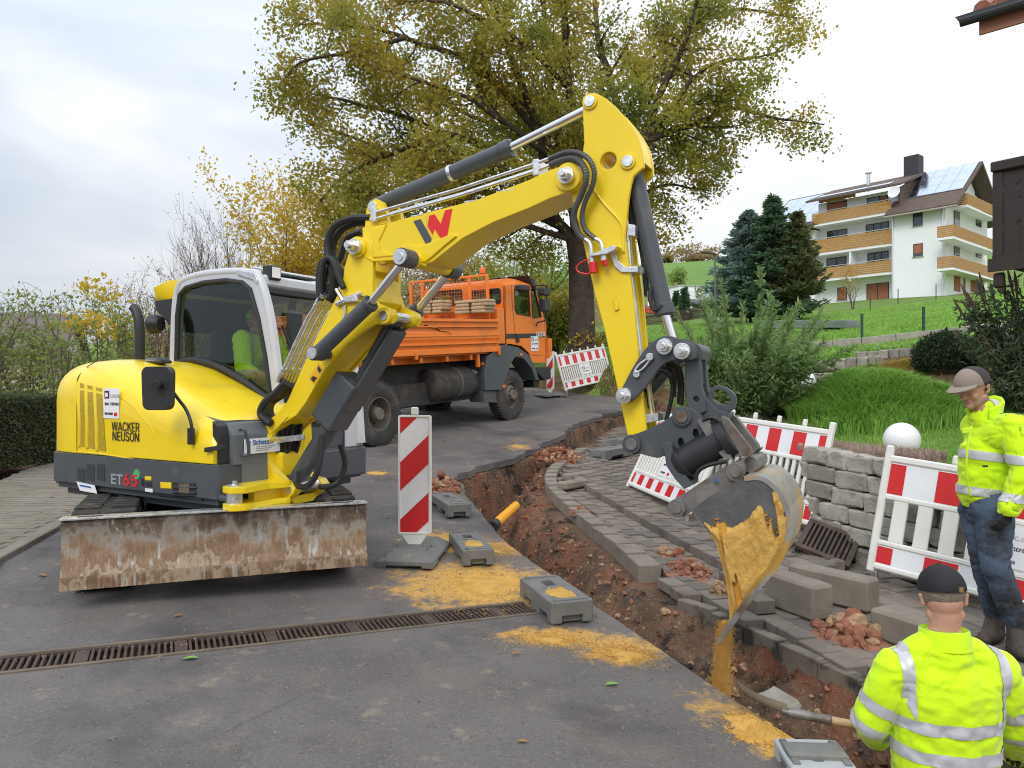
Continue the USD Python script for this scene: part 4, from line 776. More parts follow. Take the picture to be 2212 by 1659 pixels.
# black hoses
H_ = [([(800, 470), (760, 472), (724, 488), (708, 519), (709, 552), (720, 585), (712, 630), (700, 640)], -.10, .026), ([(800, 480), (765, 483), (735, 500), (720, 530), (722, 560), (738, 590), (745, 625)], -.05, .024),
      ([(782, 500), (752, 512), (742, 535), (736, 556), (725, 575), (728, 600)], .06, .024), ([(690, 650), (688, 600), (693, 570), (706, 562), (716, 580), (716, 630), (708, 648)], -.15, .022),
      ([(692, 650), (694, 590), (704, 560), (718, 563), (730, 595), (742, 622)], -.19, .022), ([(700, 652), (703, 600), (712, 575), (724, 585), (724, 640), (712, 650)], -.08, .022)]
for pts, t, r in H_: part('hydraulic_hose', hose([AF.ppt(u, v, t) for u, v in pts], r), HOSE, ub)
sl = []
for k in range(6):
    t = -.2 + k * .035
    sl.append(hose([AF.ppt(618 + k * 3, 826 + k * 2, t), AF.ppt(595 + k * 4, 850, t), AF.ppt(572 + k * 3, 870, t), AF.ppt(564 + k * 4, 895, t), AF.ppt(585 + k * 3, 915, t)], .03))
part('hose_bundle', sl, HOSE, lb)
# ---- dipper arm
DP = [(1261, 222), (1264, 209), (1276, 201), (1290, 202), (1311, 214), (1332, 232), (1350, 253), (1366, 274), (1379, 297), (1387, 323), (1390, 350), (1390, 362), (1379, 370), (1368, 381), (1363, 396), (1358, 425), (1353, 474), (1350, 508), (1355, 552), (1361, 592), (1368, 648), (1377, 746), (1385, 843), (1397, 928), (1396, 955), (1385, 968), (1368, 965), (1356, 941), (1335, 843), (1306, 713), (1283, 625), (1259, 519), (1246, 470), (1234, 420), (1256, 400), (1262, 370), (1258, 335), (1262, 310), (1261, 280), (1259, 240)]
ha, hbb = AF.px(1314, 347, -.11); hole = [(ha + .052 * math.cos(k * math.pi / 10), hbb + .052 * math.sin(k * math.pi / 10)) for k in range(20)]
pol = AF.pxs(DP, -.11)
UP_ = AF.pxs(DP[:17] + [(1300, 474)] + DP[32:], -.11)
inner = Polygon(pol).buffer(-.02); inner = inner.difference(Polygon(hole).buffer(.004)); low = inner.intersection(shapely.box(-9, -9, 9, AF.px(1300, 440, -.11)[1]))
low = low if low.geom_type == 'Polygon' else max(low.geoms, key=lambda g: g.area)
dp = part('dipper_arm', [AF.prism(pol, -.11, -.085, [hole]), AF.prism(pol, .085, .11, [hole]), AF.prism(list(low.exterior.coords)[:-1], -.086, .086)], YEL)
ro = Polygon([tuple(p) for p in AF.pxs([(1290, 202), (1311, 214), (1332, 232), (1350, 253), (1366, 274), (1379, 297), (1387, 323), (1390, 350), (1380, 350), (1368, 303), (1345, 265), (1311, 230), (1288, 214)], -.11)])
part('curved_cover', AF.prism(list(ro.buffer(-.004).exterior.coords)[:-1], -.086, .086), YEL, dp)
part('weld_rib', hose([AF.ppt(1272, 395, -.113), AF.ppt(1305, 440, -.113), AF.ppt(1341, 482, -.113), AF.ppt(1346, 520, -.113), AF.ppt(1347, 545, -.113)], .008), YEL, dp)
part('hole_tube', AF.prism(hole, -.084, .084, [[(ha + .046 * math.cos(k * math.pi / 10), hbb + .046 * math.sin(k * math.pi / 10)) for k in range(20)]]), YEL, dp)
for u, v in ((1275, 220), (1357, 349)): part('pin_boss', AF.cyl(u, v, -.122, -.11, .048, 24, -.11), YEL, dp); part('arm_pin', AF.cyl(u, v, -.130, .13, .033, 24, -.11), ZNC, dp)
part('small_lug', AF.plate([(1324, 648), (1330, 638), (1336, 650), (1337, 668), (1328, 672)], -.12, -.11), YEL, dp)
# corrugated hoses over the elbow with red couplings
SPR = mat('spring_hose', (0.10, 0.10, 0.10), .45, .3, var=.2)
def coil(pts, r):
    C = spline(pts, 14); out = [tube(C, r * .86, 8)]; L = np.r_[0, np.cumsum(np.linalg.norm(np.diff(C, axis=0), axis=1))]
    for s in np.arange(0, L[-1], .017):
        p = np.array([np.interp(s, L, C[:, k]) for k in range(3)]); q = np.array([np.interp(min(s + .007, L[-1]), L, C[:, k]) for k in range(3)])
        if np.linalg.norm(q - p) > 1e-4: out.append(cyl(p, q, r, 10))
    return arr(out)
Z3 = lambda pts: [(1134 + x * .2604, 162 + y * .2604) for x, y in pts]
h1 = [AF.ppt(u, v, t) for (u, v), t in zip(Z3([(210, 745), (330, 700), (430, 700), (500, 790), (500, 900), (460, 1010), (415, 1110), (405, 1210), (440, 1310), (490, 1365)]), (-.13, -.15, -.19, -.22, -.22, -.2, -.19, -.18, -.17, -.165))]
h2 = [AF.ppt(u, v, t) for (u, v), t in zip(Z3([(200, 695), (330, 645), (440, 645), (530, 700), (575, 800), (560, 920), (500, 1050), (475, 1170), (500, 1280), (580, 1360)]), (-.13, -.15, -.19, -.21, -.21, -.2, -.18, -.17, -.165, -.165))]
for h, r in ((h1, .021), (h2, .017)): part('spring_hose', coil(h, r), SPR, dp)
for pts in ([(485, 1355), (535, 1390), (550, 1450), (552, 1500)], [(575, 1355), (625, 1385), (640, 1430), (645, 1480)]): part('hose_elbow', hose([AF.ppt(u, v, -.165) for u, v in Z3(pts)], .014), ZNC, dp)
part('coupling_plate', AF.plate(Z3([(515, 1490), (600, 1470), (720, 1415), (765, 1420), (745, 1445), (680, 1480), (550, 1503)]), -.20, -.12), ZNC, dp); part('coupling_arm', AF.plate(Z3([(690, 1480), (745, 1460), (770, 1540), (830, 1590), (935, 1600), (935, 1635), (800, 1635), (745, 1590), (720, 1520)]), -.125, -.115), ZNC, dp)
for (x0, y0, x1, y1, r) in ((552, 1500, 560, 1560, .018), (645, 1470, 655, 1545, .018)): part('coupling', cyl(AF.ppt(*Z3([(x0, y0)])[0], -.165), AF.ppt(*Z3([(x1, y1)])[0], -.165), r, 14), ZNC, dp)
part('red_cap', cyl(AF.ppt(*Z3([(563, 1555)])[0], -.165), AF.ppt(*Z3([(572, 1640)])[0], -.165), .026, 18), RINK, dp); part('red_cap', [cyl(AF.ppt(*Z3([(655, 1540)])[0], -.165), AF.ppt(*Z3([(668, 1580)])[0], -.165), .019, 16, .014)], RINK, dp)
part('cap_strap', hose([AF.ppt(*p, -.17) for p in Z3([(545, 1530), (480, 1545), (430, 1590), (440, 1630), (500, 1650), (560, 1640)])], .005), RINK, dp)
# lines down the back of the dipper and the bucket cylinder
for k, t in enumerate((-.07, -.035, 0, .035)): part('steel_line', tube([AF.ppt(1354 + k, 475, t), AF.ppt(1362 + k, 590, t), AF.ppt(1375 + k, 690, t), AF.ppt(1386 + k, 790, t)], .010, 8), ZNC, dp)
part('line_clamp', AF.plate([(1355, 576), (1378, 574), (1378, 586), (1356, 588)], -.10, .06), ZNC, dp); part('line_clamp', AF.plate([(1356, 484), (1372, 486), (1372, 510), (1357, 508)], -.09, .06), ZNC, dp)
part('dipper_hose', hose([AF.ppt(1360, 440, .02), AF.ppt(1376, 490, .04), AF.ppt(1390, 560, .05), AF.ppt(1398, 640, .05)], .018), HOSE, dp); part('dipper_hose', [hose([AF.ppt(1356, 430, -.02), AF.ppt(1366, 480, 0), AF.ppt(1384, 520, .02)], .018)], HOSE, dp)
e0, e1_, e2_ = AF.px(1370, 375, 0), AF.px(1437, 680, 0), AF.px(1458, 748, 0)
bc = part('bucket_cylinder', [cyl(AF.pt(*e0, 0), AF.pt(*e1_, 0), .052, 28), cyl(AF.pt(*(e1_ * .93 + e0 * .07), 0), AF.pt(*e1_, 0), .06, 28)], GRY); part('cylinder_rod', cyl(AF.pt(*e1_, 0), AF.pt(*e2_, 0), .027, 20), CHR, bc)
part('cylinder_hose', hose([AF.ppt(1412, 610, -.03), AF.ppt(1404, 640, -.05), AF.ppt(1412, 668, -.06), AF.ppt(1432, 660, -.05)], .014), HOSE, bc); part('cylinder_union', cyl(AF.ppt(1405, 630, -.03), AF.ppt(1402, 662, -.05), .018, 12), ZNC, bc)
# ---- bucket linkage
Z4 = lambda pts: [(1296 + x * .3255, 648 + y * .3255) for x, y in pts]
LK = chk(Z4([(122, 640), (128, 605), (155, 570), (200, 480), (260, 380), (330, 290), (400, 245), (460, 235), (540, 262), (640, 305), (640, 385), (600, 398), (520, 392), (450, 408), (400, 440), (330, 540), (270, 610), (215, 670), (175, 688), (140, 675)]))
lk_ = part('linkage_arm', AF.plate(LK, -.17, -.135), GRY); part('linkage_arm', AF.plate(LK, .135, .17, -.17), GRY)
for x, y in ((165, 635), (435, 310), (550, 340)): c = AF.px(*Z4([(x, y)])[0], -.17); part('linkage_bolt', bolt(AF.pt(*c, -.17), -AF.n, .046, .085), ZNC, lk_); part('linkage_pin', AF.lcyl(c[0], c[1], -.168, .17, .03), ZNC, lk_)
part('shackle', [hose([AF.ppt(*p, -.185) for p in Z4([(335, 385), (300, 400), (260, 430), (232, 470), (240, 480), (280, 460), (320, 415), (335, 385)])], .007), AF.cyl(*Z4([(337, 378)])[0], -.195, -.17, .022, 16, -.17), AF.cyl(*Z4([(247, 492)])[0], -.19, -.17, .02, 16, -.17)], ZNC, lk_)
c = AF.px(*Z4([(615, 345)])[0], -.135); part('link_tube', AF.lcyl(c[0], c[1], -.13, .13, .05, 24), GRY, lk_)
link2 = part('bucket_link', [AF.plate(Z4([(560, 395), (600, 320), (655, 350), (660, 480), (670, 580), (692, 650), (705, 735), (640, 770), (585, 730), (572, 640)]), -.11, -.05, holes=[chk(Z4([(612, 655), (640, 632), (663, 655), (640, 685)]))]), AF.plate(Z4([(560, 395), (600, 320), (655, 350), (660, 480), (670, 580), (692, 650), (705, 735), (640, 770), (585, 730), (572, 640)]), .05, .11, -.11), AF.plate(Z4([(600, 400), (640, 400), (650, 560), (600, 560)]), -.05, .05, -.11)], GRY)
# hoses hanging in the linkage
for k, pts in enumerate([[(300, 760), (290, 600), (330, 500), (410, 470), (470, 520), (480, 620), (440, 800)], [(540, 700), (545, 560), (520, 440), (440, 410), (360, 470), (320, 560), (330, 720)], [(525, 690), (528, 560), (500, 450), (440, 425)], [(490, 640), (495, 520), (460, 450), (400, 440), (350, 500)]]): part('tilt_hose', hose([AF.ppt(u, v, .02 + .03 * k) for u, v in Z4(pts)], .013), HOSE, lk_)
part('tilt_line', [tube([AF.ppt(*p, -.02) for p in Z4([(320, 560), (335, 680), (350, 790)])], .012), AF.plate(Z4([(300, 760), (385, 750), (385, 800), (300, 820)]), -.10, .05)], ZNC, dp)
# ---- tilting quick coupler
UPB = chk(Z4([(172, 945), (185, 910), (215, 893), (260, 882), (400, 822), (500, 752), (525, 720), (560, 708), (600, 716), (650, 745), (690, 800), (730, 870), (790, 970), (830, 1050), (760, 1010), (690, 1020), (620, 1070), (560, 1100), (470, 1060), (420, 1030), (390, 1052), (300, 1030), (225, 1005), (185, 985)]))
tr_ = part('tilt_coupler', [AF.plate(UPB, -.15, -.11, holes=[chk(Z4([(512, 950), (522, 915), (545, 915), (560, 950), (548, 975), (525, 975)])), chk(Z4([(612, 890), (622, 855), (645, 855), (660, 890), (648, 915), (625, 915)]))]), AF.plate(UPB, .11, .15, -.15), AF.plate(Z4([(400, 840), (520, 760), (640, 800), (740, 960), (640, 1010), (520, 1030), (420, 990)]), -.09, .09, -.15)], GRY)
for x, y in ((215, 955), (548, 772)): c = AF.px(*Z4([(x, y)])[0], -.15); part('coupler_boss', AF.lcyl(c[0], c[1], -.17, -.15, .055, 24), GRY, tr_); part('coupler_bolt', bolt(AF.pt(*c, -.17), -AF.n, .035, .03, False), STL, tr_); part('coupler_pin', AF.lcyl(c[0], c[1], -.15, .16, .04), STL, tr_)
t0, t1 = AF.px(*Z4([(545, 1075)])[0], -.20), AF.px(*Z4([(770, 945)])[0], -.20); ax = unit(AF.pt(*t1, 0) - AF.pt(*t0, 0))
part('tilt_motor', lathe([(-.05, 0), (-.05, .09), (-.02, .11), (0, .11), (0, .088), (.24, .088), (.24, .115), (.29, .115), (.29, 0)], AF.pt(*t0, -.12), ax, 32), BLK, tr_, smooth=35)
part('motor_clamp', AF.plate(Z4([(405, 960), (450, 935), (470, 950), (500, 1060), (560, 1150), (610, 1230), (560, 1255), (500, 1190), (440, 1100), (430, 1020)]), -.20, -.03), GRY, tr_)
part('lifting_ring', AF.plate(chk(Z4([(690, 700), (740, 585), (770, 560), (830, 575), (890, 620), (907, 665), (890, 720), (850, 750), (780, 760), (720, 740)])), -.05, -.01, holes=[chk(Z4([(745, 660), (750, 610), (775, 590), (830, 605), (865, 640), (868, 675), (840, 695), (790, 690)]))]), GRY, tr_)
part('ring_base', AF.plate(Z4([(650, 720), (700, 650), (780, 730), (850, 752), (840, 800), (760, 790), (690, 800)]), -.09, .09), GRY, tr_)
part('rotor_plate', [AF.plate(Z4([(795, 790), (815, 768), (850, 790), (920, 880), (1000, 980), (1010, 1010), (960, 1040), (900, 1040), (870, 960), (820, 860)]), -.16, -.12), AF.plate(Z4([(640, 800), (680, 780), (760, 850), (850, 1000), (880, 1060), (820, 1050), (740, 960)]), -.19, -.10), AF.plate(Z4([(795, 790), (815, 768), (850, 790), (920, 880), (1000, 980), (1010, 1010), (960, 1040), (900, 1040), (870, 960), (820, 860)]), .08, .14, -.16)], STL, tr_)
part('tilt_hose', [hose([AF.ppt(u, v, -.19) for u, v in Z4([(680, 795), (740, 780), (790, 800), (800, 830)])], .012)], HOSE, tr_); part('tilt_hose', [hose([AF.ppt(u, v, -.19) for u, v in Z4([(840, 1070), (740, 1090), (670, 1120), (640, 1160), (640, 1195)])], .012)], HOSE, tr_)
# ---- bucket hanger
QC = chk(Z4([(468, 1385), (478, 1340), (510, 1310), (560, 1285), (700, 1190), (860, 1085), (925, 1070), (1015, 1000), (1012, 1025), (950, 1065), (965, 1110), (955, 1170), (900, 1210), (750, 1310), (625, 1395), (560, 1435), (500, 1430), (478, 1412)]))
hg = part('quick_hitch', [AF.plate(QC, -.19, -.15), AF.plate(QC, .13, .17, -.19), AF.plate(Z4([(520, 1330), (860, 1110), (900, 1180), (600, 1380)]), -.15, .13, -.19)], STL)
for x, y in ((905, 1140), (515, 1378)): c = AF.px(*Z4([(x, y)])[0], -.19); part('hitch_boss', AF.lcyl(c[0], c[1], -.215, -.19, .05, 24), STL, hg); part('hitch_pin', AF.lcyl(c[0], c[1], -.225, .17, .028), STL, hg)
part('cross_tube', AF.cyl(*Z4([(1000, 1090)])[0], -.12, .22, .045, 20, -.1), STL, hg); part('hitch_ear', AF.plate(Z4([(965, 1040), (1020, 1040), (1055, 1070), (1058, 1110), (1020, 1150), (960, 1180), (940, 1140)]), .17, .2, .0), GRY, hg)
part('blue_plug', AF.cyl(*Z4([(770, 1200)])[0], -.197, -.19, .011, 12, -.19), BINK, hg)
# ---- bucket
BSAND = mat('sand_caked_steel', (0.10, 0.10, 0.098), .55, .2, var=.35, vs=6, bump=.5, bs=40, dist=.015)
def bucket_material():
    z0 = AF.ppt(1600, 1040, 0)[2]; z1 = AF.ppt(1560, 1380, 0)[2]
    N = {"g": ("geometry", {}), "sx": ("separate_xyz", {}), "mz": ("map_range", {"from_min": z0, "from_max": z0 - .36, "to_min": -.26, "to_max": .16, "clamp": True}), "n": ("noise_texture", {"scale": 5.5, "detail": 6.0, "roughness": .6}),
         "ad": ("math", {"math_type": "add"}), "mr": ("map_range", {"from_min": .49, "from_max": .52, "clamp": True}), "n2": ("noise_texture", {"scale": 30.0, "detail": 5.0}), "mp": ("mapping", {"scale": (8, 8, 1.4)}), "n3": ("noise_texture", {"scale": 1.3, "detail": 6.0}), "m3": ("map_range", {"from_min": .60, "from_max": .63, "to_min": 1.0, "to_max": 0.0, "clamp": True}),
         "mu": ("math", {"math_type": "multiply"}), "rs": ("rgb_ramp", {"ramp": [(.3, (.46, .22, .032)), (.7, (.64, .35, .06))]}), "rm": ("rgb_ramp", {"ramp": [(.3, (.055, .055, .056)), (.7, (.13, .13, .13))]}), "mx": ("mix_color", {}), "rr": ("map_range", {"to_min": .42, "to_max": .95}),
         "h": ("math", {"math_type": "multiply_add", "value2": .25}), "b": ("bump", {"strength": .9, "distance": .02}), "p": ("principled_bsdf", {"specular_ior_level": .4})}
    L = [("g.position", "sx.vector"), ("sx.z", "mz.value"), ("g.position", "n.vector"), ("n.fac", "ad.value1"), ("mz.result", "ad.value2"), ("ad.value", "mr.value"), ("g.position", "n2.vector"), ("n2.fac", "rs.fac"), ("n.fac", "rm.fac"), ("g.position", "mp.vector"), ("mp.vector", "n3.vector"), ("n3.fac", "m3.value"), ("mr.result", "mu.value1"), ("m3.result", "mu.value2"),
         ("mu.value", "mx.fac"), ("rm.color", "mx.a"), ("rs.color", "mx.b"), ("mx.result", "p.base_color"), ("mu.value", "rr.value"), ("rr.result", "p.roughness"), ("n2.fac", "h.value1"), ("mu.value", "h.value3"), ("h.value", "b.height"), ("b.normal", "p.normal")]
    return usdkit.material(stage, '/World/Looks/sand_caked_bucket', N, L, surface="p.BSDF")
BUCK = bucket_material()
SHELL = mat('bucket_shell', (0.30, 0.29, 0.27), .5, .35, var=.25, vs=6, dirt=[((.50, .28, .05), 3.2, .48, .6), ((.12, .1, .08), 7, .58, .7)], bump=.1)
Z6 = lambda pts: [(1350 + x * .358, 918 + y * .358) for x, y in pts]
back = Z6([(720, 325), (790, 318), (850, 335), (930, 410), (985, 530), (985, 650), (960, 760), (890, 880), (800, 985), (720, 1080), (640, 1190), (575, 1290)])
openr = Z6([(575, 1280), (632, 1165), (625, 1060), (612, 960), (588, 850), (548, 710), (480, 610), (412, 520), (425, 495), (500, 440), (620, 370), (670, 340)])
bu = part('bucket', [AF.plate(back + openr, -.30, -.275)], BUCK); part('side_plate', AF.plate(back + openr, .275, .30, -.30), BUCK, bu)
pb = np.array(AF.pxs(back, -.30)); pb = spline(np.c_[pb, pb[:, 0] * 0], 5)[:, :2]; tg = np.gradient(pb, axis=0); nn = np.c_[tg[:, 1], -tg[:, 0]]; nn /= np.linalg.norm(nn, axis=1)[:, None]
cen = pb.mean(0); sg = np.sign(((pb - cen) * nn).sum(1).mean()); nn *= sg
ring = np.vstack([pb + nn * .012, (pb - nn * .012)[::-1]]); part('bucket_shell', AF.prism([tuple(p) for p in ring], -.305, .305), SHELL, bu, smooth=40)
tipd = unit(pb[-1] - pb[-6]); nrm = nn[-1]; part('cutting_lip', AF.prism([tuple(p) for p in [pb[-14] + nrm * .018, pb[-1] + nrm * .014 + tipd * .02, pb[-1] - nrm * .012 + tipd * .02, pb[-14] - nrm * .018]], -.315, .315), STL, bu)
[part('hanger_plate', AF.plate(Z4([(610, 1400), (720, 1320), (860, 1250), (960, 1195), (1060, 1185), (1060, 1230), (900, 1260), (740, 1420), (640, 1460)]), -.19 + k, -.15 + k, -.19), STL, bu) for k in (0, .32)]
def caked():
    po = Polygon(AF.pxs(back + openr, -.30)).buffer(0).buffer(-.006); po = po if po.geom_type == 'Polygon' else max(po.geoms, key=lambda g: g.area); x0, y0, x1, y1 = po.bounds; n = 150; A, B = np.meshgrid(np.linspace(x0, x1, n), np.linspace(y0, y1, n), indexing='ij')
    dd = shapely.distance(shapely.points(A.ravel(), B.ravel()), po.exterior).reshape(n, n); ins = shapely.contains_xy(po, A.ravel(), B.ravel()).reshape(n, n); q = np.stack([A * 9, B * 5, A * 0], -1); lowr = (y1 - B) / (y1 - y0)
    f = sstep(lowr, .20, .50) * .9 + sstep(A, x0 + .12, x1 - .05) * .42 - .46 + (meshkit.fbm(q, 4, 3) - .5) * .9; st = meshkit.fbm(np.stack([A * 26 + B * 5, B * 2.4, A * 0], -1), 3, 9); f = f - .55 * sstep(st, .62, .70); h = np.clip(f * .16, -.01, .030) + (meshkit.fbm(q * 6, 4, 7) - .5) * .014 * (f > 0) ; h = np.where(ins, np.minimum(h, dd * 1.2 + .002), -.02)
    V = (AF.O + AF.f * A[..., None] + AF.up * B[..., None] - AF.n * (.30 + h)[..., None]).reshape(-1, 3); i = np.arange(n * n).reshape(n, n); Fq = np.stack([i[:-1, :-1], i[1:, :-1], i[1:, 1:], i[:-1, 1:]], -1).reshape(-1, 4); k = (h.ravel()[Fq] > -.004).any(1) & ins.ravel()[Fq].all(1); u_, inv = np.unique(Fq[k], return_inverse=True); m = tm((V[u_], inv.reshape(-1, 4)))
    if (m.face_normals.mean(0) @ AF.n) > 0: m.invert()
    return m
part('caked_sand', caked(), SAND, bu, smooth=True)
fill = Polygon(AF.pxs(back + openr, -.30)).buffer(-.03); fm = AF.prism(list(fill.exterior.coords)[:-1], -.27, .27); part('sand_load', fm, SAND, bu)
# ================================================================== tipper truck
_r, _f = gr(822, 963), gr(1107, 907); TFW = unit(_f - _r); TN = unit([-TFW[1], TFW[0], 0])
TF = Fr(_r, TFW, TN, np.cross(TFW, TN) if np.cross(TFW, TN)[2] > 0 else np.cross(TN, TFW))
WB = np.linalg.norm(_f - _r)
ORA = mat('orange_paint', (0.78, 0.19, 0.022), .38, var=.06, vs=2, bevel=.012, coat=.2, dirt=[((.33, .14, .06), 2.5, .56, .9), ((.25, .17, .11), 9, .64, .85)])
DRK = mat('chassis_dirt', (0.035, 0.033, 0.031), .8, var=.4, dirt=((.13, .1, .075), 3, .5, .8), bump=.2)
RIMM = mat('dusty_rim', (0.17, 0.145, 0.115), .75, .2, var=.3, vs=6, dirt=((.08, .06, .045), 8, .5, .7))
TYRE = mat('dusty_tyre', (0.033, 0.03, 0.028), .85, var=.3, bump=.2, bs=60, dirt=((.11, .09, .07), 3, .45, .85))
tk = thing('tipper_truck', 'orange tipper truck with mesh guard, loaded bed and crew cab on the road', 'truck', _r)
def tpart(n, m, mt, parent=None, smooth=30, label=None): return obj(n, m, mt, parent or tk, smooth, label)
Z5 = lambda x, y: (756 + x * .2929, 540 + y * .2929)
def t5(x, y, t=0.0): return TF.px(*Z5(x, y), t)
aH, bT = t5(1090, 512); bB = t5(1085, 748)[1]; aR = -1.3; TW = 2.4
def apr(poly, a0, a1, t_off=0.0):
    """profile in (t, b) swept along the truck"""
    F = Fr(TF.O, TF.n, TF.f, TF.up); return F.prism(poly, a0, a1)
hB = bT - bB
sidep = [(0.0, bB), (-.045, bB), (-.045, bB + .10), (-.005, bB + .13), (-.005, bB + .24), (-.04, bB + .29), (-.04, bB + .42), (-.005, bB + .47), (-.005, bT - .06), (-.05, bT - .055), (-.05, bT), (.05, bT), (.05, bB)]
sd = tpart('side_board', apr(sidep, aR, aH), ORA); tpart('side_board', apr([(TW - .05 , bB), (TW, bB), (TW, bT), (TW - .05, bT)], aR, aH), ORA)
for b in (bB + .19, bB + .35, bB + .53): tpart('board_bead', apr([(-.05, b - .012), (0, b - .012), (0, b + .012), (-.05, b + .012)], aR + .04, aH - .04), ORA, sd)
for a in (aR + .9, aR + 2.3, aH - .06): tpart('board_hinge', TF.box(a - .03, a + .03, bB - .08, bB + .09, -.07, .0, .01), ORA, sd)
TG = Fr(TF.pt(aR, 0, 0), TF.n, -TF.f, TF.up)
tg_ = tpart('tailgate', [TG.box(0, TW, bB, bT + .05, 0, .05, .01)] + [TG.box(.03, TW - .03, b - .05, b + .05, .0501, .09, .02) for b in (bB + .12, bB + .36, bB + .58)] + [TG.box(t - .05, t + .05, bB - .05, bT + .28 if t > 1 else bT + .1, .0, .10, .015) for t in (.0, TW)], ORA)
tpart('bed_floor', TF.box(aR, aH, bB - .04, bB + .02, .051, TW - .051), ORA); tpart('subframe', [TF.box(aR + .1, aH - .2, bB - .16, bB - .045, .25, .45), TF.box(aR + .1, aH - .2, bB - .16, bB - .045, TW - .45, TW - .25)] + [TF.box(a - .04, a + .04, bB - .14, bB - .042, .02, TW - .02) for a in np.linspace(aR + .15, aH - .2, 7)], ORA)
HB = Fr(TF.pt(aH, 0, 0), TF.n, -TF.f, TF.up)
tpart('headboard', HB.box(0, TW, bB, bT + .02, 0, .05, .01), ORA)
# guard of steel bars and mesh over the headboard
gT = HB.px(*Z5(1028, 176))[1]; gx = [HB.px(*Z5(x, 330))[0] for x in (1020, 890, 540, 455)]
gp = tpart('guard_frame', [HB.box(t - .035, t + .035, bT - .05, gT, .0, .05, .008) for t in gx] + [HB.box(gx[0], gx[-1], gT - .05, gT, .001, .049, .008), HB.box(gx[0], gx[-1], bT + .03, bT + .09, .001, .049, .008)], ORA)
w = [cyl(HB.pt(gx[0], b, .025), HB.pt(gx[-1], b, .025), .004, 4) for b in np.arange(bT + .12, gT - .05, .075)] + [cyl(HB.pt(t, bT + .09, .022), HB.pt(t, gT - .05, .022), .004, 4) for t in np.arange(gx[0], gx[-1], .075)]
tpart('guard_mesh', w, ORA, gp)
# cab
bx = lambda x, y: HB.px(*Z5(x, y))
CB = TF.px(*Z5(1140, 400), .05)[0]                    # back of the cab along the truck
CR = Fr(TF.pt(CB, 0, 0), TF.n, -TF.f, TF.up)
cs = [t5(x, y, .05) for x, y in [(1345, 832), (1322, 762), (1265, 708), (1180, 692)]]
side_out = [(CB, bB + .1), (CB, t5(1145, 262, .05)[1])] + [tuple(t5(x, y, .05)) for x, y in [(1200, 252), (1300, 248), (1345, 262), (1378, 320), (1402, 400), (1430, 495), (1446, 540), (1455, 830), (1345, 832), (1322, 762), (1265, 708), (1180, 692), (1130, 692)]]
dwin = [tuple(t5(x, y, .05)) for x, y in [(1212, 285), (1318, 285), (1330, 490), (1228, 470), (1215, 440)]]; qwin = [tuple(t5(x, y, .05)) for x, y in [(1336, 288), (1362, 290), (1412, 495), (1346, 502)]]
cab2 = tpart('cab', TF.prism(side_out, .05, .09, [dwin, qwin]), ORA); tpart('cab_side', TF.prism(side_out, 2.31, 2.35, [dwin, qwin]), ORA)
for k, wn in enumerate((dwin, qwin)): tpart('side_window', TF.prism(wn, .066, .072), GLASS, cab2); tpart('window_seal', tube([TF.pt(a, b, .052) for a, b in wn + wn[:2]], .014, 5), BLK, cab2)
rT = side_out[1][1]; aF = max(p[0] for p in side_out)
def rw_(x0, y0, x1, y1): a = CR.px(*Z5(x1, y0)); c = CR.px(*Z5(x0, y1)); r = Polygon([(a[0], c[1]), (c[0], c[1]), (c[0], a[1]), (a[0], a[1])]).buffer(-.05).buffer(.05); return list(r.exterior.coords)[:-1]
rws = [rw_(612, 292, 825, 420), rw_(885, 284, 1108, 408)]
tpart('cab_rear', CR.prism([(.05, bB + .1), (2.35, bB + .1), (2.35, rT), (2.25, rT + .06), (.15, rT + .06), (.05, rT)], -.04, 0, rws), ORA, cab2)
for r in rws: tpart('rear_window', CR.prism(r, -.024, -.018), GLASS, cab2); tpart('window_seal', tube([CR.pt(a, b, .002) for a, b in r + r[:2]], .016, 5), BLK, cab2)
r2 = t5(1330, 240, .05); rf = t5(1345, 262, .05)
tpart('cab_roof', hull([TF.pt(a, b, t) for t in (.05, 2.35) for a, b in [(CB, rT - .02), (rf[0], rf[1] - .01), (rf[0] - .1, rf[1] + .02)]] + [TF.pt(a, b, t) for t in (.3, 2.1) for a, b in [(CB + .02, rT + .08), (CB + .5, rT + .20), (rf[0] - .35, rT + .20), (rf[0] - .06, rT + .10)]]), ORA, cab2, smooth=45)
ft = [TF.pt(*t5(x, y, .05), .05) for x, y in [(1345, 262), (1446, 540)]]
tpart('windscreen', tm(([TF.pt(*t5(1350, 275, .05), .1), TF.pt(*t5(1428, 490, .05), .1), TF.pt(*t5(1428, 490, .05), 2.3), TF.pt(*t5(1350, 275, .05), 2.3)], [[0, 1, 2, 3]])), GLASS, cab2)
tpart('cab_front', [TF.prism([tuple(t5(x, y, .05)) for x, y in [(1428, 490), (1446, 540), (1455, 830), (1430, 830), (1420, 540)]], .091, 2.309), TF.prism([tuple(t5(x, y, .05)) for x, y in [(1448, 650), (1478, 655), (1475, 780), (1455, 800)]], .0, .25)], ORA, cab2)
tpart('cab_interior', [TF.box(CB + .05, aF - .3, bB + .1, bB + .5, .1, 2.3), TF.box(CB + .25, CB + .4, bB + .5, bB + 1.15, .3, .9, .05), TF.box(CB + .25, CB + .4, bB + .5, bB + 1.15, 1.4, 2.0, .05)], BLK, cab2)
tpart('sun_visor', hull([TF.pt(rf[0] + da, rf[1] + db, t) for t in (.0, 2.4) for da, db in [(-.25, .22), (.05, .12), (.10, -.12), (.04, -.12), (-.2, .16)]]), BLK, cab2)
stripe = [tuple(t5(x, y, .05)) for x, y in [(1152, 618), (1440, 614), (1440, 643), (1152, 655)]]
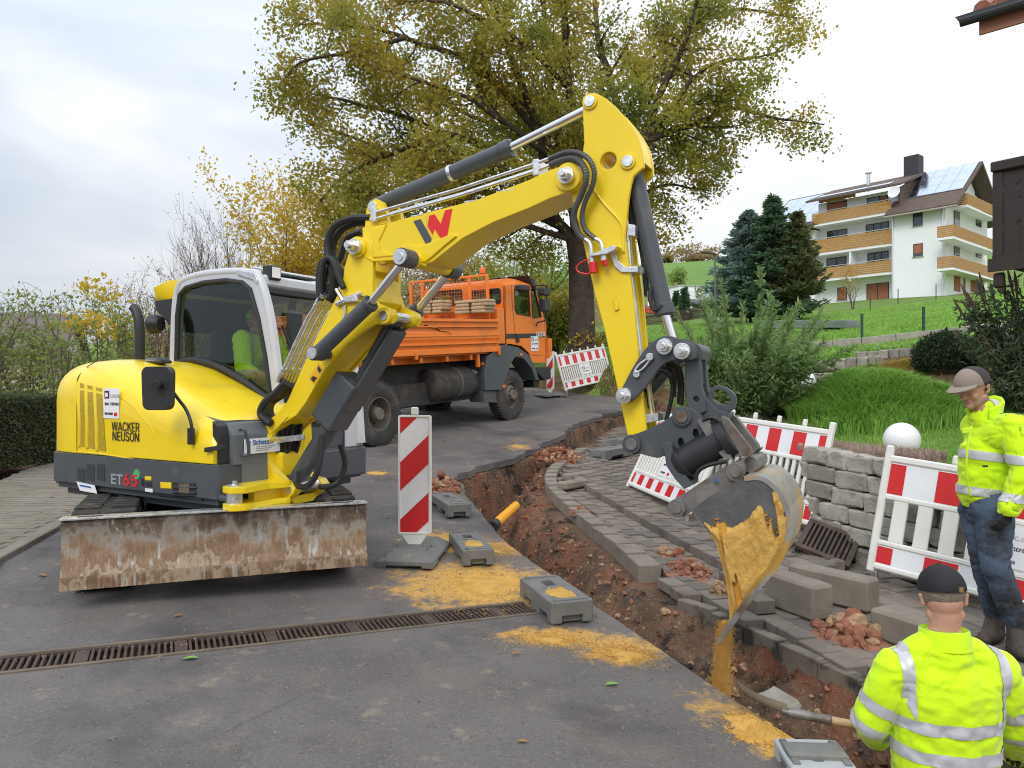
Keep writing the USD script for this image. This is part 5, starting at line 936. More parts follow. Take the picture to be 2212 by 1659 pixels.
tpart('black_stripe', TF.prism(stripe, .046, .05), BLK, cab2); q = t5(1366, 638, .05); text(TF, '1824', q[0], q[1], .045, .10, WFM, cab2, italic=.2, sx=1.25)
q = t5(1336, 745, .05); sign(TF, q[0], q[1], .33, .34, .048, cab2)
tpart('door_handle', TF.box(*(lambda p, r: (p[0], r[0], r[1], p[1]))(t5(1222, 618, .05), t5(1245, 680, .05)), .02, .05, .01), BLK, cab2)
for pts in ([(1192, 255), (1196, 400), (1212, 560), (1222, 690)], [(1435, 500), (1440, 640), (1440, 820)], [(1145, 270), (1148, 690)], [(1340, 775), (1420, 775)]): tpart('door_gap', tube([TF.pt(*t5(x, y, .05), .05) for x, y in pts], .006, 5), DRK, cab2)
tpart('beacon', [lathe([(0, .07), (.10, .065), (.14, .03), (.14, 0)], TF.pt(*t5(978, 172, 1.0), 1.0), TF.up, 18)], mat('beacon_orange', (.8, .12, .01), .3), cab2, smooth=40); tpart('side_step_panel', TF.box(aH + .05, CB - .01, bB + .15, bT + .25, .05, 2.3, .02), ORA, cab2)
mm = [(1345, 265), (1440, 262), (1450, 300), (1447, 480), (1435, 520), (1385, 535), (1375, 560)]
tpart('mirror_frame', hose([TF.pt(*t5(x, y, -.15 if 0 < i < 5 else 0), -.15 if 0 < i < 5 else 0) for i, (x, y) in enumerate(mm)], .018), BLK, cab2)
for x0, y0, x1, y1 in ((1405, 282, 1450, 335), (1412, 362, 1446, 455), (1230, 262, 1300, 300)): p, r = t5(x0, y1, -.2), t5(x1, y0, -.2); tpart('mirror', TF.box(p[0], r[0] + .05, p[1], r[1], -.28, -.12, .03), BLK, cab2)
# wheel arches, bumper, tank, chassis
arch = [(1095, 700), (1150, 702), (1235, 718), (1312, 775), (1362, 860), (1388, 960), (1366, 960), (1335, 872), (1275, 800), (1215, 785), (1180, 840), (1150, 940), (1132, 1030), (990, 1035), (985, 900), (1005, 790), (1060, 740)]
fd = tpart('wheel_arch', TF.prism([tuple(t5(x, y)) for x, y in arch], -.02, .42), GRY); tpart('mudflap', TF.prism([tuple(t5(x, y)) for x, y in [(990, 1037), (1110, 1037), (1112, 1125), (998, 1122)]], .02, .40), mat('mudflap_grey', (.09, .085, .08), .8, var=.3), fd)
for x, y in ((1128, 1005), (1255, 772)): p = t5(x, y); tpart('side_marker', TF.box(p[0] - .05, p[0] + .05, p[1] - .03, p[1] + .03, -.035, -.02, .005), ORA, fd)
tpart('bumper', [TF.prism([tuple(t5(x, y)) for x, y in [(1375, 870), (1480, 862), (1482, 950), (1440, 962), (1380, 900)]], .0, 2.35), TF.prism([tuple(t5(x, y)) for x, y in [(1380, 965), (1425, 960), (1420, 1010), (1385, 1015)]], .1, .4)], BLK)
tpart('chassis', [TF.box(aR + .2, aF - .1, .78, 1.02, .75, .85), TF.box(aR + .2, aF - .1, .78, 1.02, 1.55, 1.65), TF.box(.3, WB - .5, .55, 1.0, .3, .75, .03), TF.box(-.1, .1, .45, .65, .3, 2.1), TF.box(WB - .1, WB + .1, .45, .65, .3, 2.1), TF.box(aR + .3, aH, 1.0, bB - .17, .5, 1.9)], DRK)
ta, tb = t5(605, 1000, .2), t5(880, 990, .2)
ftk = tpart('fuel_tank', lathe([(-.05, 0), (-.04, .18), (.0, .29), (.06, .33), (tb[0] - ta[0], .33), (tb[0] - ta[0] + .02, .30), (tb[0] - ta[0] + .03, 0)], TF.pt(ta[0], ta[1] , .36), TF.f, 28), DRK, smooth=45); tpart('tank_strap', cyl(TF.pt(ta[0] + (tb[0] - ta[0]) * .62, ta[1], .36), TF.pt(ta[0] + (tb[0] - ta[0]) * .65, ta[1], .36), .338, 28), RIMM, ftk)
tpart('air_tank', lathe([(0, 0), (0, .25), (.2, .28), (.26, .2), (.27, 0)], TF.pt(tb[0] + .06, tb[1] + .02, .36), TF.f, 24), DRK, smooth=45); q = t5(920, 908, .1); tpart('filler_cap', cyl(TF.pt(q[0], q[1] - .08, .2), TF.pt(q[0], q[1] + .04, .1), .07, 18), RIMM, ftk)
for x, y in ((945, 815), (985, 840)): p = t5(x, y, .05); tpart('clamp_bracket', TF.box(p[0] - .05, p[0] + .05, p[1] - (.14 if x < 960 else .03), p[1] + (.14 if x < 960 else .03), .03, .10, .01), ORA)
RW = .555
def wheel(a, t, near, n):
    ax = -TF.n if near else TF.n; c = TF.pt(a, RW, t)
    ty = tpart('wheel', lathe([(-.26, .30), (-.28, .40), (-.27, .50), (-.22, .548), (-.1, .556), (.0, .548), (.03, .50), (.045, .42), (.03, .33), (.0, .29), (-.26, .30)], c, ax, 48), TYRE, smooth=40)
    lug = []
    x, y, d = basis(ax)
    for k in range(44):
        th = k * 2 * math.pi / 44; r = math.cos(th) * x + math.sin(th) * y; tt = np.cross(d, r)
        for s in (-1, 1):
            m = cbox((.035, .11, .03), .006); M = np.eye(4); M[:3, 0], M[:3, 1], M[:3, 2] = tt, d, r; M[:3, 3] = c + r * .553 + d * (-.11 + .075 * s); m.apply_transform(M); lug.append(m)
    tpart('tread', lug, TYRE, ty)
    prof = [(-.05, .295), (.01, .30), (.02, .285), (-.02, .27), (-.06, .25), (-.01, .21), (.03, .17), (.03, .12), (.09, .10), (.10, .06), (.10, 0)] if n == 'front' else [(-.02, .30), (.01, .30), (.015, .28), (-.06, .27), (-.17, .23), (-.18, .14), (-.10, .13), (-.02, .12), (.03, .10), (.03, 0)]
    tpart('rim', lathe(prof, c, ax, 40), RIMM, ty, smooth=35)
    for k in range(10):
        th = k * 2 * math.pi / 10; p = c + ax * (.028 if n == 'front' else -.175) + (math.cos(th) * x + math.sin(th) * y) * (.145 if n == 'front' else .18); tpart('wheel_nut', cyl(p - ax * .01, p + ax * .03, .019, 6), DRK, ty)
wheel(0, .0, True, 'rear'); wheel(WB, .02, True, 'front'); wheel(0, 2.36, False, 'rear'); wheel(WB, 2.3, False, 'front')
# load: sand heap, stacks of stone slabs, white box on the bed
def heap(c, rx, ry, h, seed, n=34, rot=0.0, sharp=1.0, zf=None, edge=.45):
    g = np.linspace(-1.25, 1.25, n); A, B = np.meshgrid(g, g, indexing='ij'); ca, sa = math.cos(rot), math.sin(rot)
    x = c[0] + (A * rx) * ca - (B * ry) * sa; y = c[1] + (A * rx) * sa + (B * ry) * ca
    if zf is G: zf = lambda X, Y: G(X, Y) - np.where(shapely.contains_xy(TRENCH, X.ravel(), Y.ravel()).reshape(X.shape), .4, 0)
    base = zf(x, y) if zf is not None else np.full_like(x, c[2])
    P = np.stack([x * 2.2 / rx, y * 2.2 / rx, x * 0 + seed], -1)
    nn = meshkit.fbm(P, 4, seed) - .5; n2 = meshkit.fbm(P * 5, 3, seed + 1) - .5
    f = 1 - np.sqrt(A ** 2 + B ** 2) ** sharp + nn * edge * 2; z = base + h * np.clip(f, -.25, None) + n2 * h * .35 - .004
    i = np.arange(n * n).reshape(n, n); F = np.stack([i[:-1, :-1], i[1:, :-1], i[1:, 1:], i[:-1, 1:]], -1).reshape(-1, 4)
    keep = (f.ravel()[F] > -.2).any(1); V = np.stack([x, y, z], -1).reshape(-1, 3); u, inv = np.unique(F[keep], return_inverse=True)
    m = tm((V[u], inv.reshape(-1, 4)))
    if m.face_normals[:, 2].mean() < 0: m.invert()
    return m
hc = TF.pt(aH - 2.2, bT - .12, 1.2)
obj('sand_heap', heap(hc, 1.5, 1.0, .42, 3, rot=math.atan2(TFW[1], TFW[0])), SAND, None, True, 'heap of yellow sand on the bed of the orange truck', 'sand heap')
SLAB = mat('sandstone_slab', (0.42, 0.31, 0.19), .9, var=.25, vs=4, bump=.5, bs=50, dirt=((.25, .12, .06), 3, .55, .75))
for i, (x0, x1, y0, y1, lab) in enumerate(((556, 715, 380, 465, 'reddish stack of stone slabs on the truck bed behind the left guard panel'), (800, 1040, 378, 462, 'pale stack of stone slabs on the truck bed beside the right guard panel'))):
    p, r = HB.px(*Z5(x1, y1), .35), HB.px(*Z5(x0, y0), .35); st_ = thing('slab_stack', lab, 'stone stack', HB.pt((p[0] + r[0]) / 2, p[1], .35))
    for k in range(4):
        hh = (r[1] - p[1]) / 4
        for j in range(2): obj('slab', HB.box(p[0] + rng.uniform(0, .06) + j * (r[0] - p[0]) / 2, p[0] + (j + 1) * (r[0] - p[0]) / 2 - rng.uniform(0, .03), p[1] + k * hh + .003, p[1] + (k + 1) * hh, .12, .52, .02), SLAB, st_)
# ================================================================== barriers, warning boards, foot blocks
def barrier(BLp, BRp, TLp, label, bars=6, slats=20, wide=False, signat=None, group=None, L=2.0, H=1.0):
    f = unit(BRp - BLp); up = TLp - BLp; up = unit(up - f * (up @ f)); n = np.cross(f, up)
    if n @ (CAM - BLp) > 0: n = -n
    F = Fr(BLp, f, n, up); t = thing('barrier', label, 'barrier', BLp, group)
    W = lambda *a: F.box(*a)
    obj('rail', W(-.01, L + .01, H - .06, H, -.025, .025, .012), WPL, t); obj('rail', W(-.01, L + .01, .0, .05, -.025, .025, .012), WPL, t)
    obj('rail', W(0, L, H - .37, H - .325, -.022, .022, .010), WPL, t); obj('rail', W(0, L, .20, .245, -.022, .022, .010), WPL, t)
    for a in (0.0, L): obj('post', W(a - .03, a + .03, -.03, H + .08, -.028, .028, .012), WPL, t)
    for k in range(1, bars): obj('stud', W(L * k / bars - .022, L * k / bars + .022, H, H + .075, -.022, .022, .01), WPL, t)
    obj('upper_panel', W(.03, L - .03, H - .326, H - .061, -.012, .012), WFM, t); obj('lower_panel', W(.03, L - .03, .05, .20, -.012, .012), WFM, t)
    pitch = (L - .06) / bars
    for k in range(bars + 1):
        a0, a1 = .03 + (k - .25) * pitch, .03 + (k + .25) * pitch; a0, a1 = max(a0, .031), min(a1, L - .031)
        if a1 - a0 > .02:
            obj('red_bar', W(a0, a1, H - .318, H - .069, -.0145, -.0125), RED, t); obj('red_bar', W(a0, a1, .058, .192, -.0145, -.0125), RED, t)
    for k in range(slats):
        a = .06 + (L - .12) * (k + .5) / slats
        if signat and abs(a - L / 2) < .2: continue
        w_ = (.055 if wide else .021)
        obj('slat', W(a - w_, a + w_, .24, H - .36, -.016, .016, .006), WPL, t)
    if signat: sign(F, L / 2 - .17, .26, .34, .30, -.02, t, 'sign_panel'); obj('sign_frame', W(L / 2 - .19, L / 2 + .19, .24, .63, -.018, .012, .006), WPL, t)
    for a in (0.04, L - .04):
        p = F.pt(a, -.02, 0); g = max(float(G(p[0], p[1])) - .06, p[2] - .30); obj('leg', tube([p, np.array([p[0], p[1], g]) + F.up * 0], .021, 10), ZNC, t)
    return t
barrier(at(1222, 843, 20.3), at(1320, 820, 21.6), at(1197, 771, 20.3), 'tilted red and white barrier beside the tree trunk and truck', 6, 22, signat=True)
fa, fb = gr(1352, 1063), gr(1497, 1152)
barrier(at(1358, 1048, fa[1]), at(1501, 1110, fb[1]), at(1420, 893, fa[1] + .25), 'leaning white slatted barrier behind the bucket, seen along its length', 6, 20, signat=True)
barrier(at(1457, 1055, 9.2), at(1707, 1125, 7.7), at(1495, 887, 9.25), 'red and white barrier leaning against the block wall below the grass mound', 6, 22)
barrier(at(1881, 1226, 6.15), np.array([4.35, 4.75, -.12]), at(1940, 981, 6.15), 'dirty red and white barrier with wide slats behind the walking man', 4, 10, True, True, L=1.96, H=.95)

def warning_board(base, yaw, label, blabel, w=.29, h=1.04, gap=.20):
    f = np.array([math.cos(yaw), math.sin(yaw), 0]); n = np.array([-f[1], f[0], 0]); F = Fr(base, f, n); t = thing('warning_board', label, 'warning board', base)
    o = Polygon([(-w / 2, gap), (w / 2, gap), (w / 2, gap + h), (-w / 2, gap + h)]).buffer(-.02).buffer(.02); i = o.buffer(-.018)
    obj('frame', [F.prism(list(o.exterior.coords)[:-1], -.02, .02, [list(i.exterior.coords)[:-1]]), F.prism([(-w / 2 + .03, gap), (w / 2 - .03, gap), (.03, .075), (-.03, .075)], -.018, .018), F.box(-.03, .03, gap + h, gap + h + .07, -.02, .02, .008)], WPL, t)
    obj('panel', F.prism(list(i.buffer(.002).exterior.coords)[:-1], -.012, .012), WFM, t)
    for k in range(-1, 4):
        y0 = gap + .11 + k * .5 - .25; b = Polygon([(-w / 2, y0), (w / 2, y0 + w * .95), (w / 2, y0 + w * .95 + .25), (-w / 2, y0 + .25)]).intersection(i)
        if b.area > .002: obj('red_stripe', F.prism(list(b.exterior.coords)[:-1], -.0145, -.0125), RED, t)
    bt = thing('board_base', blabel, 'base', base); B = Fr(base, f, n)
    m = m3.Manifold.hull_points(np.array([(x * sx, y * sy, z) for x, y, z in [(.24, .40, 0), (.24, .40, .05), (.13, .33, .115)] for sx in (-1, 1) for sy in (-1, 1)]))
    for sx in (-1, 1): m -= m3.Manifold.cube((.07, .22, .03), True).translate((sx * .17, -.1, .10)); m -= m3.Manifold.cube((.12, .3, .05), True).translate((sx * .24, 0, 0))
    m -= m3.Manifold.cube((.3, .1, .04), True).translate((0, -.40, 0))
    q = tm(m); q.apply_transform(np.array([[f[0], n[0], 0, base[0]], [f[1], n[1], 0, base[1]], [0, 0, 1, base[2]], [0, 0, 0, 1]])); obj('block', q, REC, bt)
    return t
warning_board(gr(896, 1203), -.10, 'tall red and white striped warning board standing beside the excavator blade', 'grey ribbed plastic base under the near warning board')
warning_board(gr(1189, 857), -.95, 'narrow striped warning board behind the front of the truck', 'dark plastic base under the warning board behind the truck')

def foot_block(name_label, p0, p1, W=.28, Hh=.135, sand=0, mt=None):
    """recycled plastic foot block from end p0 to end p1"""
    c = (p0 + p1) / 2; d = p1 - p0; L = np.linalg.norm(d[:2]); yaw = math.atan2(d[1], d[0])
    t = thing('foot_block', name_label, 'foot block', c, rotz=yaw); b = m3.Manifold(m3.Mesh(np.asarray(cbox((L, W, Hh), .008).vertices, np.float32), np.asarray(cbox((L, W, Hh), .008).faces, np.uint32))).translate((0, 0, Hh / 2))
    for x in (-L * .24, L * .24): b -= m3.Manifold.cube((L * .26, W + .1, .10), True).translate((x, 0, 0))
    b -= m3.Manifold.cube((L + .1, W * .5, .11), True).translate((0, 0, 0)); b -= m3.Manifold.cube((.14, .08, .2), True).translate((-L * .2, 0, Hh)); b -= m3.Manifold.cube((.05, .05, .1), True).translate((L * .16, 0, Hh))
    for x, y in ((-L * .03, .05), (-L * .03, -.05), (L * .3, .05)): b -= m3.Manifold.cylinder(.012, .03, circular_segments=14).translate((x, y, Hh - .006))
    obj('body', b, mt or REC, t, local=True); obj('inner_web', boxat((0, 0, .05), (L * .9, W * .48, .09)), REC, t, local=True); [obj('lip', boxat((s * (L / 2 - .03), 0, Hh + .003), (.03, W * .8, .012), 0, .003), REC, t, local=True) for s in (-1, 1)]
    if sand: obj('sand_patch', heap((L * .2, 0, Hh + .001), .15, W * .36, .018, 5 + sand, 22, edge=.3), SAND, t, True, local=True)
    return t
foot_block('large grey foot block with sand on top at the end of the drain channel', gr(1164, 1285), gr(1237, 1350), .30, .15, 1)
foot_block('grey foot block powdered with sand beside the warning board', gr(1000, 1175), gr(1034, 1226), .27, .135, 2)
foot_block('grey brown foot block in front of the rubble heap at the trench corner', gr(953, 1085), gr(993, 1122), .27, .14)
foot_block('long grey foot block lying on the walkway behind the bucket arm', gr(1290, 1000), gr(1385, 970), .30, .16)
foot_block('another foot block lying flat behind the long one', gr(1330, 972), gr(1392, 957), .25, .16)
foot_block('pale grey foot block at the very bottom edge of the asphalt', gr(1690, 1662), gr(1830, 1672), .26, .08, 0, mat('pale_plastic', (.36, .38, .38), .6, var=.1))

# ================================================================== loose kerb blocks, rubble, sand
def block(p0, p1, W, Hh, label, dz=0.0, tilt=0.0):
    c = (p0 + p1) / 2; d = p1 - p0; m = cbox((np.linalg.norm(d), W, Hh), .02); m = m.subdivide().subdivide(); m = disp(m, .008, 9, 3)
    m.apply_transform(trimesh.transformations.euler_matrix(tilt, 0, math.atan2(d[1], d[0]))); m.apply_translation(c + [0, 0, Hh / 2 + dz]); obj('concrete_block', m, KERB, None, 25, label, 'concrete block')
block(gr(1672, 1300), gr(1780, 1345), .20, .25, 'grey concrete kerb block lying in front, right of the bucket tip')
block(gr(1715, 1275), gr(1888, 1326), .18, .24, 'long dark concrete kerb block behind the shorter kerb block')
block(gr(1905, 1368), gr(2020, 1412), .26, .20, 'pale broken concrete block between the rubble and the man in the trench')
block(gr(1212, 1062), gr(1262, 1052), .17, .10, 'single loose paver set on the walkway at the bend of the kerb', .02); block(gr(1222, 1040), gr(1272, 1032), .17, .10, 'loose paver lying behind the single paver at the kerb bend', .0)
ROCK = [mat(f'rubble_{k}', c, .95, var=.35, vs=14, bump=.7, bs=70, spec=.1) for k, c in enumerate([(.29, .13, .085), (.23, .095, .06), (.36, .235, .145)])]
def rocks(c2, rx, ry, h, n, size, seed):
    r = np.random.default_rng(seed); out = []
    for k in range(n):
        a, q = r.uniform(0, 2 * math.pi), r.uniform(0, 1) ** .6; x, y = c2[0] + math.cos(a) * q * rx, c2[1] + math.sin(a) * q * ry
        s = size * r.uniform(.35, 1.0) ** 1.3 * (1.1 - .3 * q); b = trimesh.creation.icosphere(1); v = np.asarray(b.vertices) * r.uniform(.75, 1.25, (len(b.vertices), 1)) * s * r.uniform(.6, 1.2, 3)
        z = float(G(x, y)) + h * max(0, 1 - q) * r.uniform(.5, 1) + s * .3; out.append(trimesh.Trimesh(v + [x, y, z], b.faces, process=False))
    return out
def pile(u, v, wu, dv, n, size, h, seed, label, mi=0):
    c = gr(u, v); w = wu / 1600 * c[1] / 2; d = max(dv / 1600 * c[1] / max(1.62 / c[1], .12) / 2, w * .5)
    R = rocks(c, w, min(d, w * 1.6), h, n, size, seed); k = int(n * .7)
    p = thing('rubble_pile', label, 'rubble', c, kind='stuff'); p.ClearCustomDataByKey('kind')
    obj('clods', R[:k], ROCK[mi], p, kind='stuff'); obj('pale_stones', R[k:], ROCK[2], p, kind='stuff'); obj('crumbs', heap((*c[:2], 0), w, min(d, w * 1.6), h * .55, seed, 20, zf=G), ROCK[mi], p, True, kind='stuff')
pile(955, 1060, 85, 50, 150, .055, .22, 11, 'red brown rubble heap at the trench corner behind the foot blocks')
pile(1205, 988, 100, 26, 170, .055, .16, 12, 'wide heap of broken red stone where the trench turns away', 1)
pile(1252, 1107, 36, 12, 14, .045, .05, 13, 'small red clod on the walkway near the kerb')
pile(1490, 1232, 90, 34, 150, .032, .09, 14, 'low spread of red crumbs on the walkway left of the bucket', 0)
pile(1445, 1196, 55, 12, 9, .055, .04, 21, 'few red lumps against the lifted pavers')
pile(1555, 1282, 34, 14, 16, .05, .06, 15, 'pale lumps half hidden behind the bucket tip', 2)
pile(1838, 1372, 150, 48, 75, .058, .12, 16, 'heap of red brown clods on the paving beside the man in the trench')
def sand(c, rx, ry, h, seed, label, n=60, rot=0.0, edge=.55, zf=G, grains=260):
    t = thing('sand_patch', label, 'sand', (c[0], c[1], float(zf(c[0], c[1]))))
    obj('sand', heap((c[0], c[1], 0), rx, ry, h, seed, n, rot, .8, zf, edge), SAND, t, True, kind='stuff')
    r = np.random.default_rng(seed + 50); out = []
    tet = np.array([(1, 1, 1), (1, -1, -1), (-1, 1, -1), (-1, -1, 1)], float); tf = np.array([(0, 1, 2), (0, 3, 1), (0, 2, 3), (1, 3, 2)])
    V, F = [], []
    for k in range(grains * 3):
        a, q = r.uniform(0, 2 * math.pi), abs(r.normal()) * .6 + .35; x, y = c[0] + math.cos(a) * q * rx * math.cos(rot) - math.sin(a) * q * ry * math.sin(rot), c[1] + math.cos(a) * q * rx * math.sin(rot) + math.sin(a) * q * ry * math.cos(rot)
        if not shapely.contains_xy(ROAD_POLY, x, y) and zf is G: continue
        s = r.uniform(.0012, .0048); F.append(tf + 4 * len(V)); V.append(tet * s * r.uniform(.5, 1.2, 3) + [x, y, float(zf(x, y)) + s * .6])
    if V: obj('grains', trimesh.Trimesh(np.vstack(V), np.vstack(F), process=False), SAND, t, kind='stuff')
def spread(u, v, du, dv, **k):
    c = gr(u, v); e = gr(u + du, v); g = gr(u, v - dv); return c, np.linalg.norm(e - c), np.linalg.norm(g - c)
for (u, v, du, dv, h, lab, sd_, ed) in [(1040, 1265, 95, 34, .022, 'widest spread of yellow sand on the asphalt before the drain', 1, .55), (975, 1172, 70, 22, .020, 'yellow sand strewn between the warning board and the foot block', 2, .55), (1185, 1382, 82, 15, .010, 'thin streak of yellow sand in front of the large foot block', 3, .75), (1345, 1412, 62, 18, .016, 'yellow sand patch on the asphalt at the trench edge', 4, .6), (1070, 1190, 50, 12, .008, 'faint dusting of sand behind the second foot block', 5, .8), (1625, 1575, 48, 30, .055, 'yellow sand heap spilling over the trench edge near the shovel', 6, .45), (815, 1021, 45, 5, .006, 'small yellow sand trace behind the excavator track', 8, .8), (1120, 950, 35, 5, .006, 'small yellow sand stain on the road before the truck', 9, .7)]:
    c, rx, ry = spread(u, v, du, dv); sand(c, rx, ry, h, sd_, lab, edge=ed, grains=500 if sd_ < 7 else 60)
def TS(x, y): return T(np.asarray(x, float), np.asarray(y, float))
sand(np.array([2.0, 3.55, 0]), .34, .30, .12, 17, 'moist yellow sand dumped on the trench bank behind the man', zf=lambda x, y: TS(x, y) + 0.0, edge=.3, grains=0)
sand(np.array([1.58, 3.15, 0]), .30, .42, .10, 18, 'yellow sand lying on the trench floor below the shovel', zf=lambda x, y: TS(x, y) + .0, edge=.35, grains=0)
# falling sand
tp_ = AF.ppt(1572, 1380, 0); tp_[2] += .10; st = []
GRAIN = mat('sand_grain', (.64, .39, .11), .95, var=.15, vs=20, spec=.05, rvar=0)
r_ = np.random.default_rng(5); zs = np.linspace(0, 1, 70)
def stream(off, r0, r1, seed):
    P = np.c_[tp_[0] + off[0] - .05 * zs ** .8 + .02 * (meshkit.noise(np.c_[zs * 6, zs * 0 + seed, zs * 0], seed) - .5), tp_[1] + off[1] + .04 * zs, tp_[2] - zs * (tp_[2] + .62)]
    return disp(tube(P, (r0 + (r1 - r0) * zs) * sstep(zs, -.12, .12) + .010 * (meshkit.noise(np.c_[zs * 9, zs * 0, zs * 0 + seed], seed) - .5), 22), .009, 11, seed)
fs = thing('falling_sand', 'stream of yellow sand pouring from the bucket tip into the trench', 'sand', tp_)
obj('sand', [stream((-.01, 0), .022, .034, 1)], SAND, fs, True, kind='stuff')
V, F = [], []; tet = np.array([(1, 1, 1), (1, -1, -1), (-1, 1, -1), (-1, -1, 1)], float); tf = np.array([(0, 1, 2), (0, 3, 1), (0, 2, 3), (1, 3, 2)])
for k in range(30000):
    z = r_.uniform(0, 1) ** .9; s = r_.uniform(.0008, .0026); p = tp_ + [-.01 - .05 * z ** .8 + r_.normal() * (.020 + .014 * z), .04 * z + r_.normal() * (.020 + .014 * z), -z * (tp_[2] + .62)]; F.append(tf + 4 * len(V)); V.append(tet * s + p)
obj('grains', trimesh.Trimesh(np.vstack(V), np.vstack(F), process=False), GRAIN, fs, kind='stuff')
# stones and crumbs in the trench
R = []; rr_ = np.random.default_rng(77)
for k in range(2600):
    y = rr_.uniform(2.3, 14.5); e0 = np.interp(y, ASPH_EDGE[:, 1], ASPH_EDGE[:, 0]); e1_ = np.interp(y, RIGHT_EDGE[:, 1], RIGHT_EDGE[:, 0]); x = rr_.uniform(e0 + .06, max(e1_, e0 + .2)); s = rr_.uniform(.006, .042) * rr_.uniform(.2, 1) ** 1.5
    b = trimesh.creation.icosphere(0 if s < .014 else 1); v = np.asarray(b.vertices) * rr_.uniform(.55, 1.3, (len(b.vertices), 1)) * s * rr_.uniform(.5, 1.2, 3); R.append((trimesh.Trimesh(v + [x, y, 0], b.faces, process=False), x, y, s))
zz = T(np.array([r[1] for r in R]), np.array([r[2] for r in R]))
for r, z in zip(R, zz): r[0].vertices[:, 2] += z + r[3] * .25
tg2 = thing('trench_stones', 'stones and clods lying in the open trench', 'stones', (1, 6, -.3)); 
for k, mt_ in ((0, SOIL), (1, SOIL), (2, ROCK[0]), (3, ROCK[2])): obj('stones', [r[0] for r in R[k::4]], mt_, tg2, kind='stuff')
# yellow pipe crossing the trench
PIPE = mat('orange_yellow_pipe', (.80, .36, .012), .4, var=.06, dirt=((.3, .17, .08), 6, .6, .85))
p0, p1 = at(1070, 1132, 8.75), at(1112, 1094, 9.7); pi_ = thing('pipe', 'yellow plastic pipe with black collar crossing the trench', 'pipe', p0)
d = unit(p1 - p0); obj('tube', tube([p0, p1 + d * .05], .056, 20), PIPE, pi_, 40); obj('collar', [tube([p0 - d * .14, p0 + d * .015], .066, 20)], BLK, pi_, 40)
# cast iron grates against the wall
def grate(c, yaw, tilt, roll, label, w=.48, h=.48):
    t = thing('iron_grate', label, 'grate', c); M = trimesh.transformations.euler_matrix(tilt, roll, yaw); M[:3, 3] = c
    P = [boxat((0, s * (h / 2 - .025), 0), (w, .05, .05), 0, .005) for s in (-1, 1)] + [boxat((s * (w / 2 - .025), 0, 0), (.05, h - .101, .05), 0, .005) for s in (-1, 1)]
    for m in P: m.apply_transform(M)
    obj('grate_frame', P, IRON, t)
    for k in range(9):
        m = boxat((-w / 2 + .075 + k * (w - .15) / 8, 0, .003), (.022, h - .102, .04), 0, .004); m.apply_transform(M); obj('bar', m, IRON, t)
    m = boxat((0, 0, -.045), (w - .02, h - .02, .03)); m.apply_transform(M); obj('underside', m, RUB, t)
gc = gr(1790, 1212); grate(gc + [0, 0, .17], -.55, .42, .30, 'rusty iron gully grate leaning on another at the foot of the wall'); gc = gr(1735, 1215); grate(gc + [0.02, .05, .07], -.55, .1, .06, 'dark iron gully grate lying flat under the leaning grate', .5, .5)
# globe lamps
GLOBE = mat('opal_globe', (.80, .80, .80), .3, var=.02, dirt=((.45, .5, .4), 6, .68, .9))
for (u, v, d_, r, lab) in ((1948, 966, 7.35, .17, 'large white globe lamp on top of the block wall'), (1735, 838, 12.5, .20, 'white globe lamp in the bed behind the willow bush'), (1620, 818, 10.4, .0, '')):
    if r == 0: continue
    c = at(u, v, d_); c[2] = max(c[2], float(T(c[0], c[1])) + r * .82); t = thing('globe_lamp', lab, 'globe lamp', c - [0, 0, r]); b = trimesh.creation.icosphere(4, r); b.apply_translation(c); obj('globe', b, GLOBE, t, True); obj('lamp_base', cyl(c - [0, 0, r + .15], c - [0, 0, r - .02], .06, 20), BLK, t)
# fallen leaves on the asphalt and paving
LEAFB = leafmat('fallen_leaf', [(.22, .09, .03), (.33, .17, .05), (.16, .08, .04), (.30, .22, .06)], .1)
def leaf_shape(p, yaw, L, curl=.2, w=.45):
    x = np.array([-.5, -.2, .2, .5]); wv = np.array([.02, .5, .42, .02]) * w; V = []
    for a, b in zip(x, wv): V += [(a * L, -b * L, curl * L * (b * 2)), (a * L, 0, 0), (a * L, b * L, curl * L * (b * 2))]
    V = np.array(V); c, s = math.cos(yaw), math.sin(yaw); V = V @ np.array([[c, s, 0], [-s, c, 0], [0, 0, 1]]) + p
    F = [[3 * i + j, 3 * i + 3 + j, 3 * i + 4 + j, 3 * i + 1 + j] for i in range(3) for j in range(2)]
    return tm((V, F))
for (u, v, L, lab, mt_) in [(411, 1425, .085, 'green leaf lying on the bare asphalt below the drain channel', 'g'), (1322, 1481, .08, 'pale green leaf beside the sand at the trench edge', 'g'), (1130, 1605, .05, 'small orange leaf low on the asphalt', 'o'), (384, 1333, .06, 'brown leaf on the far edge of the drain channel', 'o'), (90, 1245, .09, 'brown leaves on the asphalt left of the blade', 'o'), (160, 1190, .07, 'brown leaf near the flat kerb', 'o'), (1812, 1330, .06, 'green leaf near the loose kerb blocks', 'g')]:
    c = gr(u, v); obj('fallen_leaf', leaf_shape(c + [0, 0, .008], u * .1, L), mat('green_leaf', (.16, .30, .06), .6) if mt_ == 'g' and 'GL' not in globals() else (GL if mt_ == 'g' else LEAFB), None, True, lab, 'leaf')
    if mt_ == 'g' and 'GL' not in globals(): GL = UsdShade.Material.Get(stage, '/World/Looks/green_leaf')
ls = []; rl = np.random.default_rng(8)
